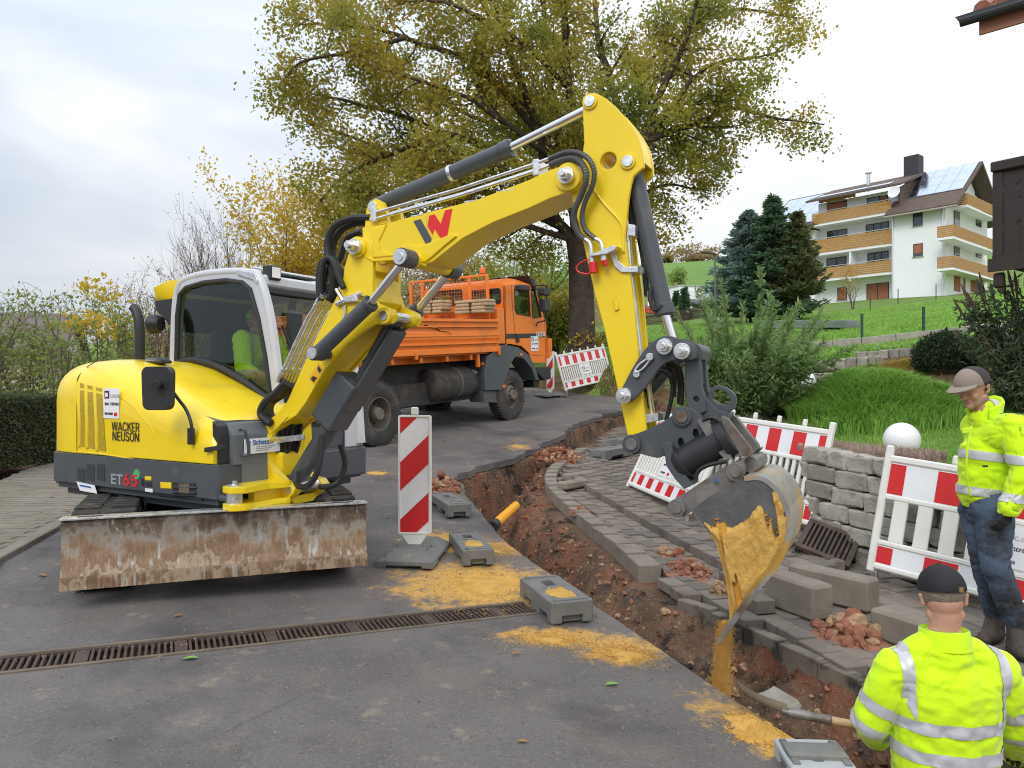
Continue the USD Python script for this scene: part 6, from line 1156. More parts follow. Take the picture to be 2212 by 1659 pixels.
for k in range(900):
    if k < 500: x, y = rl.uniform(-6.5, 4), rl.uniform(4, 22)
    else: x, y = rl.uniform(-5.4, -3.0), rl.uniform(4.5, 14)
    if (shapely.contains_xy(TRENCH, x, y)) or (abs(x + 2.4) < 1.6 and abs(y - 6) < 1.7): continue
    if rl.uniform() < .45 and k < 500 and y < 12: continue
    z = float(G(x, y)) + (.015 if shapely.contains_xy(ROAD_POLY, x, y) or x < -4 else .012); ls.append(leaf_shape(np.array([x, y, z]), rl.uniform(0, 6), rl.uniform(.03, .075), rl.uniform(.1, .4)))
obj('scattered_leaves', ls, LEAFB, None, True, 'brown autumn leaves scattered over road and pavement', 'leaves', kind='stuff')

rc_ = np.random.default_rng(91); V, F = [], []
for k in range(1500):
    y = 2.4 + 8 * rc_.uniform() ** 1.4; x = rc_.uniform(-.72 * y, np.interp(y, ASPH_EDGE[:, 1], ASPH_EDGE[:, 0])); s = rc_.uniform(.0015, .0065) * (1.6 if rc_.uniform() < .06 else 1); F.append(tf + 4 * len(V)); V.append(tet * s * rc_.uniform(.5, 1.3, (4, 3)) + [x, y, float(G(x, y)) + s * .5])
obj('road_grit', trimesh.Trimesh(np.vstack(V), np.vstack(F), process=False), PAVE[2], None, False, 'pale grit and crumbs scattered over the asphalt', 'grit', kind='stuff')
# ================================================================== people
HIVIS = mat('hi_vis_cloth', (.60, .88, .012), .8, var=.05, vs=5, bump=.30, bs=9, dist=.03, spec=.2, sheen=.2, dirt=((.46, .62, .02), 3, .58, .9))
REFL = mat('reflective_tape', (.52, .52, .55), .4, .15, var=.10, vs=14, bump=.12, bs=60)
SKIN = mat('skin', (.50, .27, .19), .5, var=.10, vs=18, bump=.1, bs=160, dirt=((.52, .2, .15), 12, .58, .75))
HAIR = mat('grey_brown_hair', (.22, .175, .135), .7, var=.4, vs=60, bump=.8, bs=140)
HAIRD = mat('dark_hair', (.03, .022, .018), .7, var=.4, vs=60, bump=.6, bs=140)
CAPB = mat('black_cap', (.010, .010, .012), .8, var=.3, bump=.3, bs=160); CAPG = mat('taupe_cap', (.26, .21, .17), .85, var=.1, bump=.3, bs=200); CAPD = mat('dark_mesh_cap', (.045, .035, .036), .85, var=.2, bump=.4, bs=260)
JEAN = mat('blue_work_trousers', (.055, .080, .125), .85, var=.35, vs=5, bump=.5, bs=16, dist=.03, dirt=((.03, .028, .03), 3.2, .50, .62)); GLOVE = mat('black_glove', (.014, .014, .015), .8, var=.2, bump=.3, bs=90)
BOOT = mat('worn_boot', (.055, .042, .034), .8, var=.4, bump=.4, bs=60, dirt=((.20, .14, .09), 6, .52, .8)); LIP = mat('lips', (.40, .16, .13), .5, var=.05); EYE = mat('eye_dark', (.02, .015, .012), .3)
def hulls(bones, edge=.016, it=8, lam=.5):
    """skin over bones: each bone is the hull of two spheres (a, ra, b, rb)"""
    out = []
    for a, ra, b, rb in bones:
        s1 = m3.Manifold.sphere(ra, 20).translate(tuple(map(float, a))); s2 = m3.Manifold.sphere(rb, 20).translate(tuple(map(float, b))); out.append(m3.Manifold.batch_hull([s1, s2]))
    M = m3.Manifold.batch_boolean(out, m3.OpType.Add); m = tm(M.refine_to_length(edge)); m = trimesh.Trimesh(m.vertices, m.faces, process=True)
    trimesh.smoothing.filter_taubin(m, lamb=lam, nu=lam + .03, iterations=it); return m
def band(m, o, nrm, w, off=.005):
    """strip of the mesh between two parallel planes, lifted off the cloth"""
    nrm = unit(nrm); q = trimesh.intersections.slice_mesh_plane(m, nrm, np.asarray(o) - nrm * w / 2); q = trimesh.intersections.slice_mesh_plane(q, -nrm, np.asarray(o) + nrm * w / 2)
    if len(q.faces) == 0: return None
    n = q.vertex_normals; q = trimesh.Trimesh(q.vertices + n * off, q.faces, process=False); return q
class Head:
    """head frame: x face forward, y to its left, z up; unit = metres"""
    def __init__(s, c, fwd, up=(0, 0, 1), k=1.0):
        s.k = k
        s.z = unit(up); s.x = unit(np.asarray(fwd) - s.z * (np.asarray(fwd) @ s.z)); s.y = np.cross(s.z, s.x); s.c = np.asarray(c, float)
    def p(s, x, y, z): return s.c + (s.x * x + s.y * y + s.z * z) * s.k
    def bones(s):
        p = s.p; B = [(p(-.02, 0, .045), .085, p(.025, 0, .04), .078), (p(.03, 0, .0), .066, p(-.03, 0, -.0), .07), (p(.055, 0, -.075), .034, p(.02, 0, -.02), .06), (p(.045, .02, -.075), .03, p(-.01, .045, -.06), .032), (p(.045, -.02, -.075), .03, p(-.01, -.045, -.06), .032),
             (p(.088, 0, .022), .010, p(.108, 0, -.018), .012), (p(.104, 0, -.02), .010, p(.085, .012, -.024), .009), (p(.104, 0, -.02), .010, p(.085, -.012, -.024), .009), (p(.078, .028, .032), .016, p(.078, -.028, .032), .016), (p(.07, .035, -.01), .022, p(.06, .04, -.02), .022), (p(.07, -.035, -.01), .022, p(.06, -.04, -.02), .022), (p(.082, -.012, -.052), .011, p(.082, .012, -.052), .011), (p(.078, 0, -.085), .017, p(.07, 0, -.09), .017)]
        for sg in (-1, 1): B += [(p(-.012, sg * .078, .018), .010, p(-.022, sg * .090, .022), .010), (p(-.012, sg * .078, -.018), .009, p(-.02, sg * .084, -.012), .009), (p(-.022, sg * .088, .02), .009, p(-.02, sg * .084, -.014), .008)]
        return B
    def face(s, parent, brow):
        p = s.p
        for sg in (-1, 1):
            b = trimesh.creation.icosphere(2, .0085); b.apply_translation(p(.0785, sg * .031, .010)); obj('eye', b, EYE, parent, True)
            obj('eyebrow', tube([p(.093, sg * .016, .030), p(.094, sg * .033, .035), p(.083, sg * .05, .031)], [.004, .005, .003], 6), brow, parent, True)
        obj('mouth', tube([p(.084, -.024, -.054), p(.095, 0, -.052), p(.084, .024, -.054)], [.003, .0055, .003], 6), LIP, parent, True)
def shell(H, r, zmin, sx=1.12, grow=.0, cut=None):
    b = trimesh.creation.icosphere(4, 1.0); v = np.asarray(b.vertices) * np.array([.108 * sx, .090, .098]) * (1 + grow) + np.array([-.004, 0, .048])
    m = trimesh.Trimesh(np.array([H.p(*q) for q in v]), b.faces, process=False); q = trimesh.intersections.slice_mesh_plane(m, H.z, H.p(0, 0, zmin))
    if cut is not None: q = trimesh.intersections.slice_mesh_plane(q, *cut)
    return q
def hand(wrist, d, pn, thumb, mtl, parent, grip=.6, size=1.0):
    """palm and five bent fingers: d = pointing direction, pn = back-of-hand normal, thumb = side of the thumb"""
    d = unit(d); pn = unit(np.asarray(pn) - d * (np.asarray(pn) @ d)); sd = unit(np.cross(d, pn)) * thumb; B = []; s = size
    for k, (o, L) in enumerate(((.030, .072), (.010, .080), (-.010, .075), (-.029, .058))):
        k0 = wrist + d * .085 * s + sd * o * s; B.append((wrist + d * .01 + sd * o * .55 * s, .016 * s, k0, .0125 * s)); p, dd, nn_ = k0, d, pn
        for j, f in enumerate((.45, .32, .23)):
            a = grip * (.7 + .35 * j); dd, nn_ = unit(dd * math.cos(a) - nn_ * math.sin(a)), unit(nn_ * math.cos(a) + dd * math.sin(a)); q = p + dd * L * f * s; B.append((p, (.0105 - .001 * j) * s, q, (.0095 - .001 * j) * s)); p = q
    t0 = wrist + d * .03 * s + sd * .032 * s; t1 = t0 + unit(d * .7 + sd * .6 - pn * .3) * .045 * s; t2 = t1 + unit(d * .9 - pn * .5) * .032 * s; B += [(wrist + d * .015, .017 * s, t0, .015 * s), (t0, .0135 * s, t1, .011 * s), (t1, .0105 * s, t2, .009 * s)]
    return hulls(B, .006, 4)
def cap(H, parent, front, back, strap=False, logo=None):
    g = .075
    top = shell(H, 0, .040, 1.08, g); top.vertices += H.z * .004
    if front is back: obj('cap_crown', trimesh.Trimesh(top.vertices, top.faces), front, parent, True)
    else:
        f = trimesh.intersections.slice_mesh_plane(top, H.x, H.p(.022, 0, 0)); b = trimesh.intersections.slice_mesh_plane(top, -H.x, H.p(.022, 0, 0)); obj('cap_front', f, front, parent, True); obj('cap_back', b, back, parent, True)
    V = []; n = 14
    for i in range(n + 1):
        a = -1.15 + 2.3 * i / n; r0 = np.array([.112 * math.cos(a) * 1.13, .096 * math.sin(a), .058]); L = .085 * math.cos(a) ** .6 if abs(a) < 1.5 else 0
        for j in range(4): q = r0 + np.array([L * j / 3, 0, -.012 * (j / 3) ** 1.5 - .10 * (r0[1] ** 2) * j]); V.append(H.p(*q))
    F = [[i * 4 + j, i * 4 + j + 1, (i + 1) * 4 + j + 1, (i + 1) * 4 + j] for i in range(n) for j in range(3)]
    m = tm((V, F)); m2 = m.copy(); m2.vertices = m2.vertices + H.z * .006; m2.invert(); obj('cap_brim', [m, m2], front, parent, True)
    bt = trimesh.creation.icosphere(2, .010); bt.apply_translation(H.p(-.004, 0, .154)); obj('cap_button', bt, back, parent, True)
    if strap:
        obj('cap_strap', tube([H.p(-.098, .055, .055), H.p(-.122, 0.0, .052), H.p(-.098, -.055, .055)], .010, 8), front, parent, True)
        obj('strap_buckle', boxat(H.p(-.108, -.052, .055), (.012, .02, .018), math.atan2(H.x[1], H.x[0]) + .5), mat('brass', (.5, .35, .13), .4, .8), parent)
def stripes(jacket, specs, parent, keep=None):
    for o, n, w, *f in specs:
        q = jacket
        for pl in (f[0] if f else []): q = trimesh.intersections.slice_mesh_plane(q, unit(pl[1]), pl[0])
        b = band(q, o, n, w)
        if b is not None: obj('reflective_stripe', b, REFL, parent, True)
def wrinkle(m, amp=.010, s=7, seed=0):
    """soft bulges with narrow creases between them"""
    m = disp(m, amp * .7, s * .8, seed); v = np.asarray(m.vertices); q = v * np.array([s * .8, s * .8, s * 1.5]) + seed * 3.1; a = meshkit.fbm(q, 3, seed + 2); rd = (1 - np.abs(a - .5) * 2 / .55).clip(0, 1) ** 4
    m.vertices = v - m.vertex_normals * (rd * amp * 1.15)[:, None]; return m

# ---- man walking along the wall, seen from his left front
y0 = 4.85; q = lambda u, v, dy=0.0: at(u, v, y0 + dy)
p1 = thing('person', 'man in hi-vis jacket, brown cap and dark jeans walking, looking down', 'person', (3.22, 4.85, -.11))
H1 = Head(q(2103, 843), unit([-.88, -.40, -.30]), unit([-.30, -.10, .95])); nb = q(2128, 893)
shN, shF, elN, wrN = q(2196, 925, -.22), q(2106, 922, .14), q(2216, 1018, -.30), q(2178, 1098, -.30); hipN, hipF = q(2148, 1105, -.10), q(2114, 1105, .08)
knN, knF = q(2150, 1225, -.16), q(2128, 1222, .02); anN, anF = q(2196, 1352, -.12), q(2148, 1330, .10)
waist = q(2132, 1070); chest = q(2150, 960)
legs = [(hipF, .078, knF, .050), (knF, .050, anF, .042), (hipN, .080, knN, .052), (knN, .052, anN, .044), (hipN, .085, hipF, .085), (hipF, .085, waist, .10), (hipN, .085, waist, .10)]
tor = [(waist, .13, chest, .15), (chest, .15, (shN * .7 + chest * .3), .10), (chest, .14, (shF * .7 + chest * .3), .10), (nb, .062, H1.p(-.015, 0, -.06), .058), (nb, .07, chest, .12), (shN, .072, elN, .052), (elN, .05, wrN, .038), (shF, .07, q(2112, 1000, .22), .05), (q(2112, 1000, .22), .05, q(2098, 1060, .16), .035)]
obj('body', hulls(legs + tor + H1.bones(), .014, 5), SKIN, p1, True); H1.face(p1, HAIRD)
jk = [(waist + [0, 0, -.02], .150, chest, .185), (chest + [-.05, 0, -.06], .17, waist + [-.035, 0, .03], .145), (chest, .175, shN * .82 + chest * .18, .115), (chest, .165, shF * .85 + chest * .15, .11), (shN * .9 + nb * .1, .095, shF * .9 + nb * .1, .09), (shN, .10, elN, .085), (elN, .086, wrN, .066), (shF, .09, q(2112, 1000, .22), .07), (q(2112, 1000, .22), .07, q(2098, 1060, .16), .055), (nb + [0, 0, -.04], .095, nb + [.015, 0, .02], .085)]
J1 = wrinkle(hulls(jk, .016, 6), .013, 8, 3); J1 = trimesh.intersections.slice_mesh_plane(J1, np.array([.08, 0, 1.0]), waist + [0, 0, -.085])
jo = obj('jacket', J1, HIVIS, p1, True)
col = []
for k in range(9):
    a = -2.3 + k * 4.6 / 8; r = .088; cdir = H1.x * -math.cos(a) + H1.y * math.sin(a); b0 = nb + np.array([0, 0, -.01]) + cdir * r; col.append((b0, .013, b0 + np.array([0, 0, .085 - .03 * abs(a) / 2.3]) + cdir * .012, .010))
cb = [(col[i][0], .014, col[i + 1][0], .014) for i in range(8)] + [(col[i][2], .011, col[i + 1][2], .011) for i in range(8)] + col
cm = m3.Manifold.batch_boolean([m3.Manifold.batch_hull([m3.Manifold.sphere(.012, 8).translate(tuple(map(float, P))) for P in (col[i][0], col[i][2], col[i + 1][0], col[i + 1][2])]) for i in range(8)], m3.OpType.Add)
obj('collar', cm.refine_to_length(.02), HIVIS, p1, 50)
axU = unit(shN - elN); axL = unit(elN - wrN); zt = np.array([.10, .0, 1.0])
armcut = [(shN + (elN - shN) * .02 + np.array([-.085, -.0, 0]), [-1, -.0, .0])]
stripes(J1, [(q(2140, 985), zt, .055, [((q(2183, 985)), [-1, 0.15, 0])]), (q(2140, 1062), zt, .055, [((q(2178, 1060)), [-1, .15, 0])]), (shN + (elN - shN) * .72, axU, .055, [((q(2186, 985)), [1, -.2, 0])]), (elN + (wrN - elN) * .48, axL, .05, [((q(2170, 1060)), [1, -.2, .35])])], p1)
vs = trimesh.intersections.slice_mesh_plane(J1, unit([0, 0, 1]), q(2140, 975)); vs = trimesh.intersections.slice_mesh_plane(vs, unit([0, -1, 0]), q(2140, 900, .02)); b = band(vs, q(2180, 930, -.1), unit([1, .25, .25]), .055); obj('reflective_stripe', b, REFL, p1, True)
obj('chest_pocket_flap', boxat(q(2090, 930, -.20), (.10, .012, .035), .45, .004), HIVIS, p1); obj('chest_label', boxat(q(2128, 1007, -.215), (.035, .004, .012), .1), INK, p1)
obj('zip_flap', tube([q(2099, 920, -.185), q(2089, 965, -.205), q(2087, 1020, -.205), q(2096, 1070, -.17)], .006, 6), HIVIS, p1, True)
tr1 = hulls([(hipF, .112, knF, .083), (knF, .083, anF + [0, 0, .03], .072), (hipN, .118, knN, .088), (knN, .088, anN + [0, 0, .03], .076), (hipN, .12, hipF, .118), (hipF, .122, waist, .135), (hipN, .122, waist, .135)], .016, 6)
obj('trousers', wrinkle(tr1, .011, 9, 4), JEAN, p1, True)
for an, fd_, nm in ((anF, unit([-.75, -.55, 0]), 0), (anN, unit([-.35, -.92, 0]), 1)):
    g = an + [0, 0, -.0]; gz = float(G(an[0], an[1])); base = np.array([an[0], an[1], gz + .045]); hb_ = hulls([(an + [0, 0, .02], .055, base - fd_ * .05, .045), (base - fd_ * .05, .045, base + fd_ * .16, .042), (base + fd_ * .02, .06, base + fd_ * .15, .045), (an, .05, base + fd_ * .08, .05)], .012, 4); hb_.vertices[:, 2] = np.maximum(hb_.vertices[:, 2], gz + .012)
    bo = obj('boot', hb_, BOOT, p1, True); so = hb_.copy(); so = trimesh.intersections.slice_mesh_plane(so, np.array([0, 0, -1.0]), np.array([0, 0, gz + .035])); n_ = so.vertex_normals; so.vertices = so.vertices + n_ * .006; so.vertices[:, 2] = np.maximum(so.vertices[:, 2], gz); obj('sole', so, RUB, bo, True)
obj('glove', hand(wrN, unit(unit(wrN - elN) + [-.15, 0, -.5]), unit([.3, -1, .0]), -1, GLOVE, p1, .45, 1.08), GLOVE, p1, True); obj('cuff', tube([wrN + axL * .05, wrN - axL * .005], .062, 16), HIVIS, p1, True)
hr = shell(H1, 0, -.02, 1.02, .015, (-H1.x, H1.p(-.005, 0, 0))); obj('hair', hr, HAIRD, p1, True); cap(H1, p1, CAPG, CAPD); 
obj('beard_shadow', trimesh.intersections.slice_mesh_plane(hulls([(H1.p(.05, 0, -.076), .0355, H1.p(.035, 0, -.05), .05), (H1.p(.045, .02, -.075), .031, H1.p(-.01, .045, -.058), .033), (H1.p(.045, -.02, -.075), .031, H1.p(-.01, -.045, -.058), .033)], .01, 3), -H1.z, H1.p(0, 0, -.045)), mat('stubble_skin', (.30, .18, .13), .7, var=.2, vs=80), p1, True)

# ---- man in the trench, seen from behind, holding the shovel
y0 = 3.15; q = lambda u, v, dy=0.0: at(u, v, y0 + dy)
c0 = q(2037, 1296); trz = float(T(np.array([c0[0]]), np.array([3.2]))[0])
p2 = thing('person', 'man with black cap standing in the trench, seen from behind, holding a shovel', 'person', (c0[0], 3.2, trz))
H2 = Head(c0, unit([.35, 1, -.22]), unit([-.02, .18, .98]), .95); nb = q(2040, 1372, -.02)
shL, shR = q(1936, 1448), q(2150, 1452); elL, elR = q(1882, 1556, .06), q(2198, 1570, .05); wrL, wrR = q(1893, 1592, .30), q(2196, 1630, .30); chest = q(2042, 1480); waist = q(2042, 1680, 0); hipL, hipR = q(1995, 1760), q(2090, 1760)
gz2 = trz; anL, anR = np.array([hipL[0] - .04, 3.25, gz2 + .1]), np.array([hipR[0] + .04, 3.15, gz2 + .1]); knL, knR = (hipL + anL) / 2 + [0, .06, 0], (hipR + anR) / 2 + [0, .06, 0]
bd = [(hipL, .10, knL, .068), (knL, .068, anL, .048), (hipR, .10, knR, .068), (knR, .068, anR, .048), (hipL, .11, hipR, .11), (hipL, .11, waist, .13), (hipR, .11, waist, .13), (waist, .13, chest, .14), (chest, .13, shL * .75 + chest * .25, .09), (chest, .13, shR * .75 + chest * .25, .09), (nb, .062, H2.p(-.02, 0, -.05), .058), (nb, .07, chest, .11), (shL, .07, elL, .05), (elL, .05, wrL, .036), (shR, .07, elR, .05), (elR, .05, wrR, .036)]
obj('body', hulls(bd + H2.bones(), .013, 5), SKIN, p2, True); H2.face(p2, HAIR)
back = [(waist + [0, 0, -.10], .165, chest, .175), (waist + [.06, 0, -.1], .15, chest + [.075, 0, 0], .155), (waist + [-.06, 0, -.1], .15, chest + [-.075, 0, 0], .155), (chest, .15, shL * .9 + chest * .1, .10), (chest, .15, shR * .9 + chest * .1, .10), (shL + [.03, 0, 0], .098, nb + [-.06, 0, -.05], .075), (shR + [-.03, 0, 0], .098, nb + [.06, 0, -.05], .075), (shL, .10, elL, .082), (elL, .082, wrL, .062), (shR, .10, elR, .085), (elR, .085, wrR, .062), (nb + [0, 0, -.08], .12, nb + [0, 0, -.02], .085)]
J2 = wrinkle(hulls(back, .015, 9), .010, 7, 6); obj('jacket', J2, HIVIS, p2, True)
cl2 = lathe([(-.05, .105), (-.01, .098), (.025, .094), (.03, .088), (.0, .085), (-.05, .09)], nb + [0, .0, .0], unit([0, .10, 1]), 32); obj('collar', disp(cl2, .004, 14, 2), HIVIS, p2, True)
aL, aR_ = unit(shL - elL), unit(shR - elR); zz_ = np.array([0.0, 0, 1])
inL, inR = (q(1915, 1540), [1, 0, .10]), (q(2165, 1540), [-1, 0, .10])
stripes(J2, [(q(2040, 1545), zz_, .052, [inL, inR]), (q(2040, 1608), zz_, .052, [inL, inR]), (shL + (elL - shL) * .62, aL, .05, [(q(1920, 1520), [-1, 0, .15])]), (shL + (elL - shL) * 1.06, aL, .05, [(q(1918, 1520), [-1, 0, .15])]), (shR + (elR - shR) * .62, aR_, .05, [(q(2162, 1520), [1, 0, .15])]), (shR + (elR - shR) * 1.06, aR_, .05, [(q(2162, 1520), [1, 0, .15])])], p2)
for u, s in ((1940, -1), (2140, 1)):
    vs = trimesh.intersections.slice_mesh_plane(J2, zz_, q(2040, 1536)); vs = trimesh.intersections.slice_mesh_plane(vs, unit([0, -1, .5]), q(2040, 1400, .02)); b = band(vs, q(u, 1450), unit([1, 0, -.02 * s]), .048); obj('reflective_stripe', b, REFL, p2, True)
obj('trousers', hulls([(hipL, .118, knL, .09), (knL, .09, anL, .078), (hipR, .118, knR, .09), (knR, .09, anR, .078), (hipL, .125, hipR, .125), (hipL, .125, waist + [0, 0, -.05], .14)], .02, 5), JEAN, p2, True)
for an in (anL, anR): bb = hulls([(an, .06, an + [0, .15, -.05], .048), (an + [0, -.05, -.05], .045, an + [0, .15, -.05], .045)], .015, 3); obj('boot', bb, BOOT, p2, True)
hr2 = shell(H2, 0, -.060, 1.0, .035, (-H2.x, H2.p(.005, 0, 0))); obj('hair', disp(hr2, .003, 60, 3), HAIR, p2, True); cap(H2, p2, CAPB, CAPB, True)
# shovel in his hands
sv0, sv1 = at(1712, 1540, 3.60), at(2300, 1652, 3.30); axs = unit(sv1 - sv0); shv = thing('shovel', 'long wooden handled shovel with worn steel blade held over the trench', 'shovel', sv0)
WOOD = mat('ash_handle', (.48, .33, .18), .6, var=.2, vs=14, bump=.15, bs=120, dirt=((.25, .16, .08), 8, .55, .75)); obj('handle', tube([sv0 + axs * .05, sv1], .019, 14), WOOD, shv, True); obj('socket', [tube([sv0 - axs * .05, sv0, sv0 + axs * .17], [.012, .024, .021], 14), tube([sv0 + axs * .15, sv0 + axs * .175], .024, 14)], STL, shv, True)
tipc = at(1664, 1506, 3.76); bl_f = unit(tipc - sv0); bl_s = unit(np.cross(bl_f, [0.1, .5, 1])); bl_n = np.cross(bl_s, bl_f); Vv = []; NB = 14
for i in range(NB + 1):
    s = i / NB; wd = .045 + (.125 - .045) * min(1, s * 2.6) * (1 if s < .62 else 1 - .10 * ((s - .62) / .38) ** 2)
    for j in range(11):
        w_ = -1 + .2 * j; z_ = .05 * (abs(w_) ** 2.2) - .015 - .035 * math.sin(s * math.pi * .55) * (1 - .4 * w_ * w_) + (.012 if abs(w_) < .15 and s < .8 else 0); Vv.append(sv0 + bl_f * (s * .31 + .0 - (.02 * w_ * w_ if s > .9 else 0)) + bl_s * w_ * wd + bl_n * z_)
Fb = [[i * 11 + j, i * 11 + j + 1, (i + 1) * 11 + j + 1, (i + 1) * 11 + j] for i in range(NB) for j in range(10)]
bm_ = tm((Vv, Fb)); bm2 = bm_.copy(); bm2.vertices = bm2.vertices + bl_n * .004; bm2.invert(); SHV = mat('polished_blade', (.50, .48, .42), .38, .6, var=.15, vs=9, dirt=((.45, .27, .10), 5, .57, .8)); obj('blade', [bm_, bm2], SHV, shv, True)
hp = sv0 + axs * ((at(1868, 1569, 3.52) - sv0) @ axs); obj('hand', hand(wrL, unit(hp - wrL + [0, .02, .01]), unit([-.5, .1, .9]), 1, SKIN, p2, .9), GLOVE, p2, True)
hp = sv0 + axs * ((at(2195, 1632, 3.36) - sv0) @ axs); obj('hand', hand(wrR, unit(hp - wrR + [0, .02, .01]), unit([.5, .1, .9]), -1, SKIN, p2, .9), GLOVE, p2, True)

# ---- driver in the cab
B_ = lambda a, b, t: BF.pt(a, b, t); p3 = thing('person', 'driver in yellow hi-vis jacket and orange cap sitting inside the excavator cab', 'person', B_(-.1, 1.38, .43))
H3 = Head(B_(.02, 2.06, .40), BF.f + BF.n * -.12, (0, 0, 1)); hp3, ch3 = B_(-.12, 1.47, .43), B_(-.03, 1.80, .43); sl_, sr_ = B_(.0, 1.90, .62), B_(.0, 1.90, .24); el3, er3 = B_(.10, 1.62, .70), B_(.10, 1.62, .17); wl3, wr3 = B_(.27, 1.60, .73), B_(.27, 1.60, .13); kl, kr = B_(.35, 1.46, .54), B_(.35, 1.46, .33); al_, ar_ = B_(.52, 1.10, .52), B_(.52, 1.10, .35)
obj('body', hulls([(hp3, .13, ch3, .13), (ch3, .12, sl_, .07), (ch3, .12, sr_, .07), (sl_, .065, el3, .05), (el3, .05, wl3, .037), (sr_, .065, er3, .05), (er3, .05, wr3, .037), (B_(.0, 1.94, .43), .06, H3.p(-.01, 0, -.06), .058), (hp3, .11, kl, .08), (hp3, .11, kr, .08), (kl, .075, al_, .05), (kr, .075, ar_, .05)] + H3.bones(), .02, 4), SKIN, p3, True); H3.face(p3, HAIRD)
J3 = wrinkle(hulls([(hp3, .15, ch3, .155), (ch3, .14, sl_, .095), (ch3, .14, sr_, .095), (sl_, .09, el3, .075), (el3, .075, wl3, .055), (sr_, .09, er3, .075), (er3, .075, wr3, .055), (ch3, .12, B_(.0, 1.96, .43), .075)], .02, 6), .010, 8, 9); obj('jacket', J3, HIVIS, p3, True)
stripes(J3, [(B_(0, 1.60, .43), [0, 0, 1], .05), (B_(0, 1.85, .27), BF.n, .045)], p3); obj('shirt', hull([B_(a, b, t) for a, b, t in [(.155, 1.62, .36), (.155, 1.62, .50), (.13, 1.92, .39), (.13, 1.92, .47), (.06, 1.98, .43), (.1, 1.6, .43)]]), CAPD, p3, True)
obj('trousers', hulls([(hp3, .13, kl, .095), (hp3, .13, kr, .095), (kl, .09, al_, .07), (kr, .09, ar_, .07)], .025, 4), JEAN, p3, True); cap(H3, p3, mat('orange_cap', (.75, .16, .02), .8), mat('green_cap', (.22, .6, .06), .8))
for wv, th in ((wl3, -1), (wr3, 1)): obj('hand', hand(wv, BF.f, (0, 0, 1), th, SKIN, p3, .8), SKIN, p3, True)
# ================================================================== trees and plants
def leaves(P, size, r, flat=.0, aspect=.62, drop=0.0, D=None):
    """one folded leaf per point"""
    n = len(P); P = np.asarray(P, float)
    if D is None: D = r.normal(size=(n, 3)); D[:, 2] = D[:, 2] * (1 - flat) - drop
    D = D / (np.linalg.norm(D, axis=1)[:, None] + 1e-9); A = r.normal(size=(n, 3)); A[:, 2] += flat * 2.0; S = np.cross(D, A); S /= np.linalg.norm(S, axis=1)[:, None] + 1e-9; N = np.cross(S, D)
    L = size * r.uniform(.6, 1.25, n)[:, None]; w = L * aspect * .5
    V = np.stack([P, P + D * L * .5 + S * w + N * L * .10, P + D * L, P + D * L * .5 - S * w + N * L * .10], 1).reshape(-1, 3); i = np.arange(n)[:, None] * 4
    return trimesh.Trimesh(V, np.vstack([i + [0, 1, 2], i + [0, 2, 3]]), process=False)
def limb(p0, d0, L, r0, r1, r, k=6, wig=.25, up=.05):
    p, d, st = np.array(p0, float), unit(d0), L / k; P = [p.copy()]
    for i in range(k): d = unit(d + r.normal(size=3) * wig + np.array([0, 0, up])); p = p + d * st; P.append(p.copy())
    return np.array(P), np.linspace(r0, r1, k + 1)
def branchset(paths, r, levels, out, tips):
    """side branches along every path; levels = list of (spacing, length, angle, radius factor, wiggle, up, start)"""
    if not levels: tips.extend(paths); return
    sp, Ln, an, rf, wg, up, start = levels[0]; new = []
    for P, R in paths:
        s = np.r_[0, np.cumsum(np.linalg.norm(np.diff(P, axis=0), axis=1))]; tot = s[-1]; u = start * tot + r.uniform(0, sp)
        while u < tot:
            c = np.array([np.interp(u, s, P[:, k]) for k in range(3)]); rr = np.interp(u, s, R); j = min(np.searchsorted(s, u), len(P) - 1); t = unit(P[j] - P[j - 1]); a = unit(np.cross(t, r.normal(size=3))); th = an * r.uniform(.7, 1.25); d = t * math.cos(th) + a * math.sin(th)
            l = Ln * r.uniform(.55, 1.25) * (1.15 - .5 * u / tot); new.append(limb(c, d, l, max(rr * rf, .004), .003, r, 5, wg, up)); u += sp * r.uniform(.6, 1.4)
        new.append((P[-3:], R[-3:] * .8))
    out.extend(new); branchset(new, r, levels[1:], out, tips)
def along_tips(tips, per, spread, r, start=.2):
    P = []
    for Q, _ in tips:
        s = np.linspace(start, 1, max(2, int(per))); k = np.linspace(0, 1, len(Q)); P.append(np.stack([np.interp(s, k, Q[:, j]) for j in range(3)], 1) + r.normal(size=(len(s), 3)) * spread)
    return np.vstack(P)
def wood(paths, n=5): return arr([tube(P, R, n if R[0] < .03 else 8, False) for P, R in paths])
def tree(label, cat, base, main, fine, leafpts, leafmat_, size, r, group=None, name='tree', trunkmat=None, **kw):
    t = thing(name, label, cat, base, group); obj('trunk', wood(main, 10), trunkmat or BARK, t, True); obj('branches', wood(fine, 4), trunkmat or BARK, t, True, kind='stuff')
    if len(leafpts): obj('crown', leaves(leafpts, size, r, **kw), leafmat_, t, False, kind='stuff')
    return t
OAKL = leafmat('oak_leaf', [(.16, .20, .035), (.25, .26, .038), (.36, .29, .04), (.46, .31, .042), (.45, .21, .035), (.32, .14, .03)], .45, clump=.55)
GOLD = leafmat('golden_leaf', [(.46, .34, .04), (.58, .42, .045), (.54, .33, .04), (.36, .35, .06)], .5, clump=1.1)
GREENL = leafmat('shrub_leaf', [(.16, .23, .05), (.22, .29, .07), (.34, .34, .09), (.50, .36, .05)], .45, clump=1.0)
BROWNL = leafmat('brown_leaf', [(.26, .18, .10), (.34, .24, .12), (.28, .26, .11), (.40, .28, .08)], .4, clump=.3)
WILL = leafmat('willow_leaf', [(.15, .24, .075), (.21, .31, .11), (.29, .37, .16), (.09, .16, .05)], .35, clump=2.0)
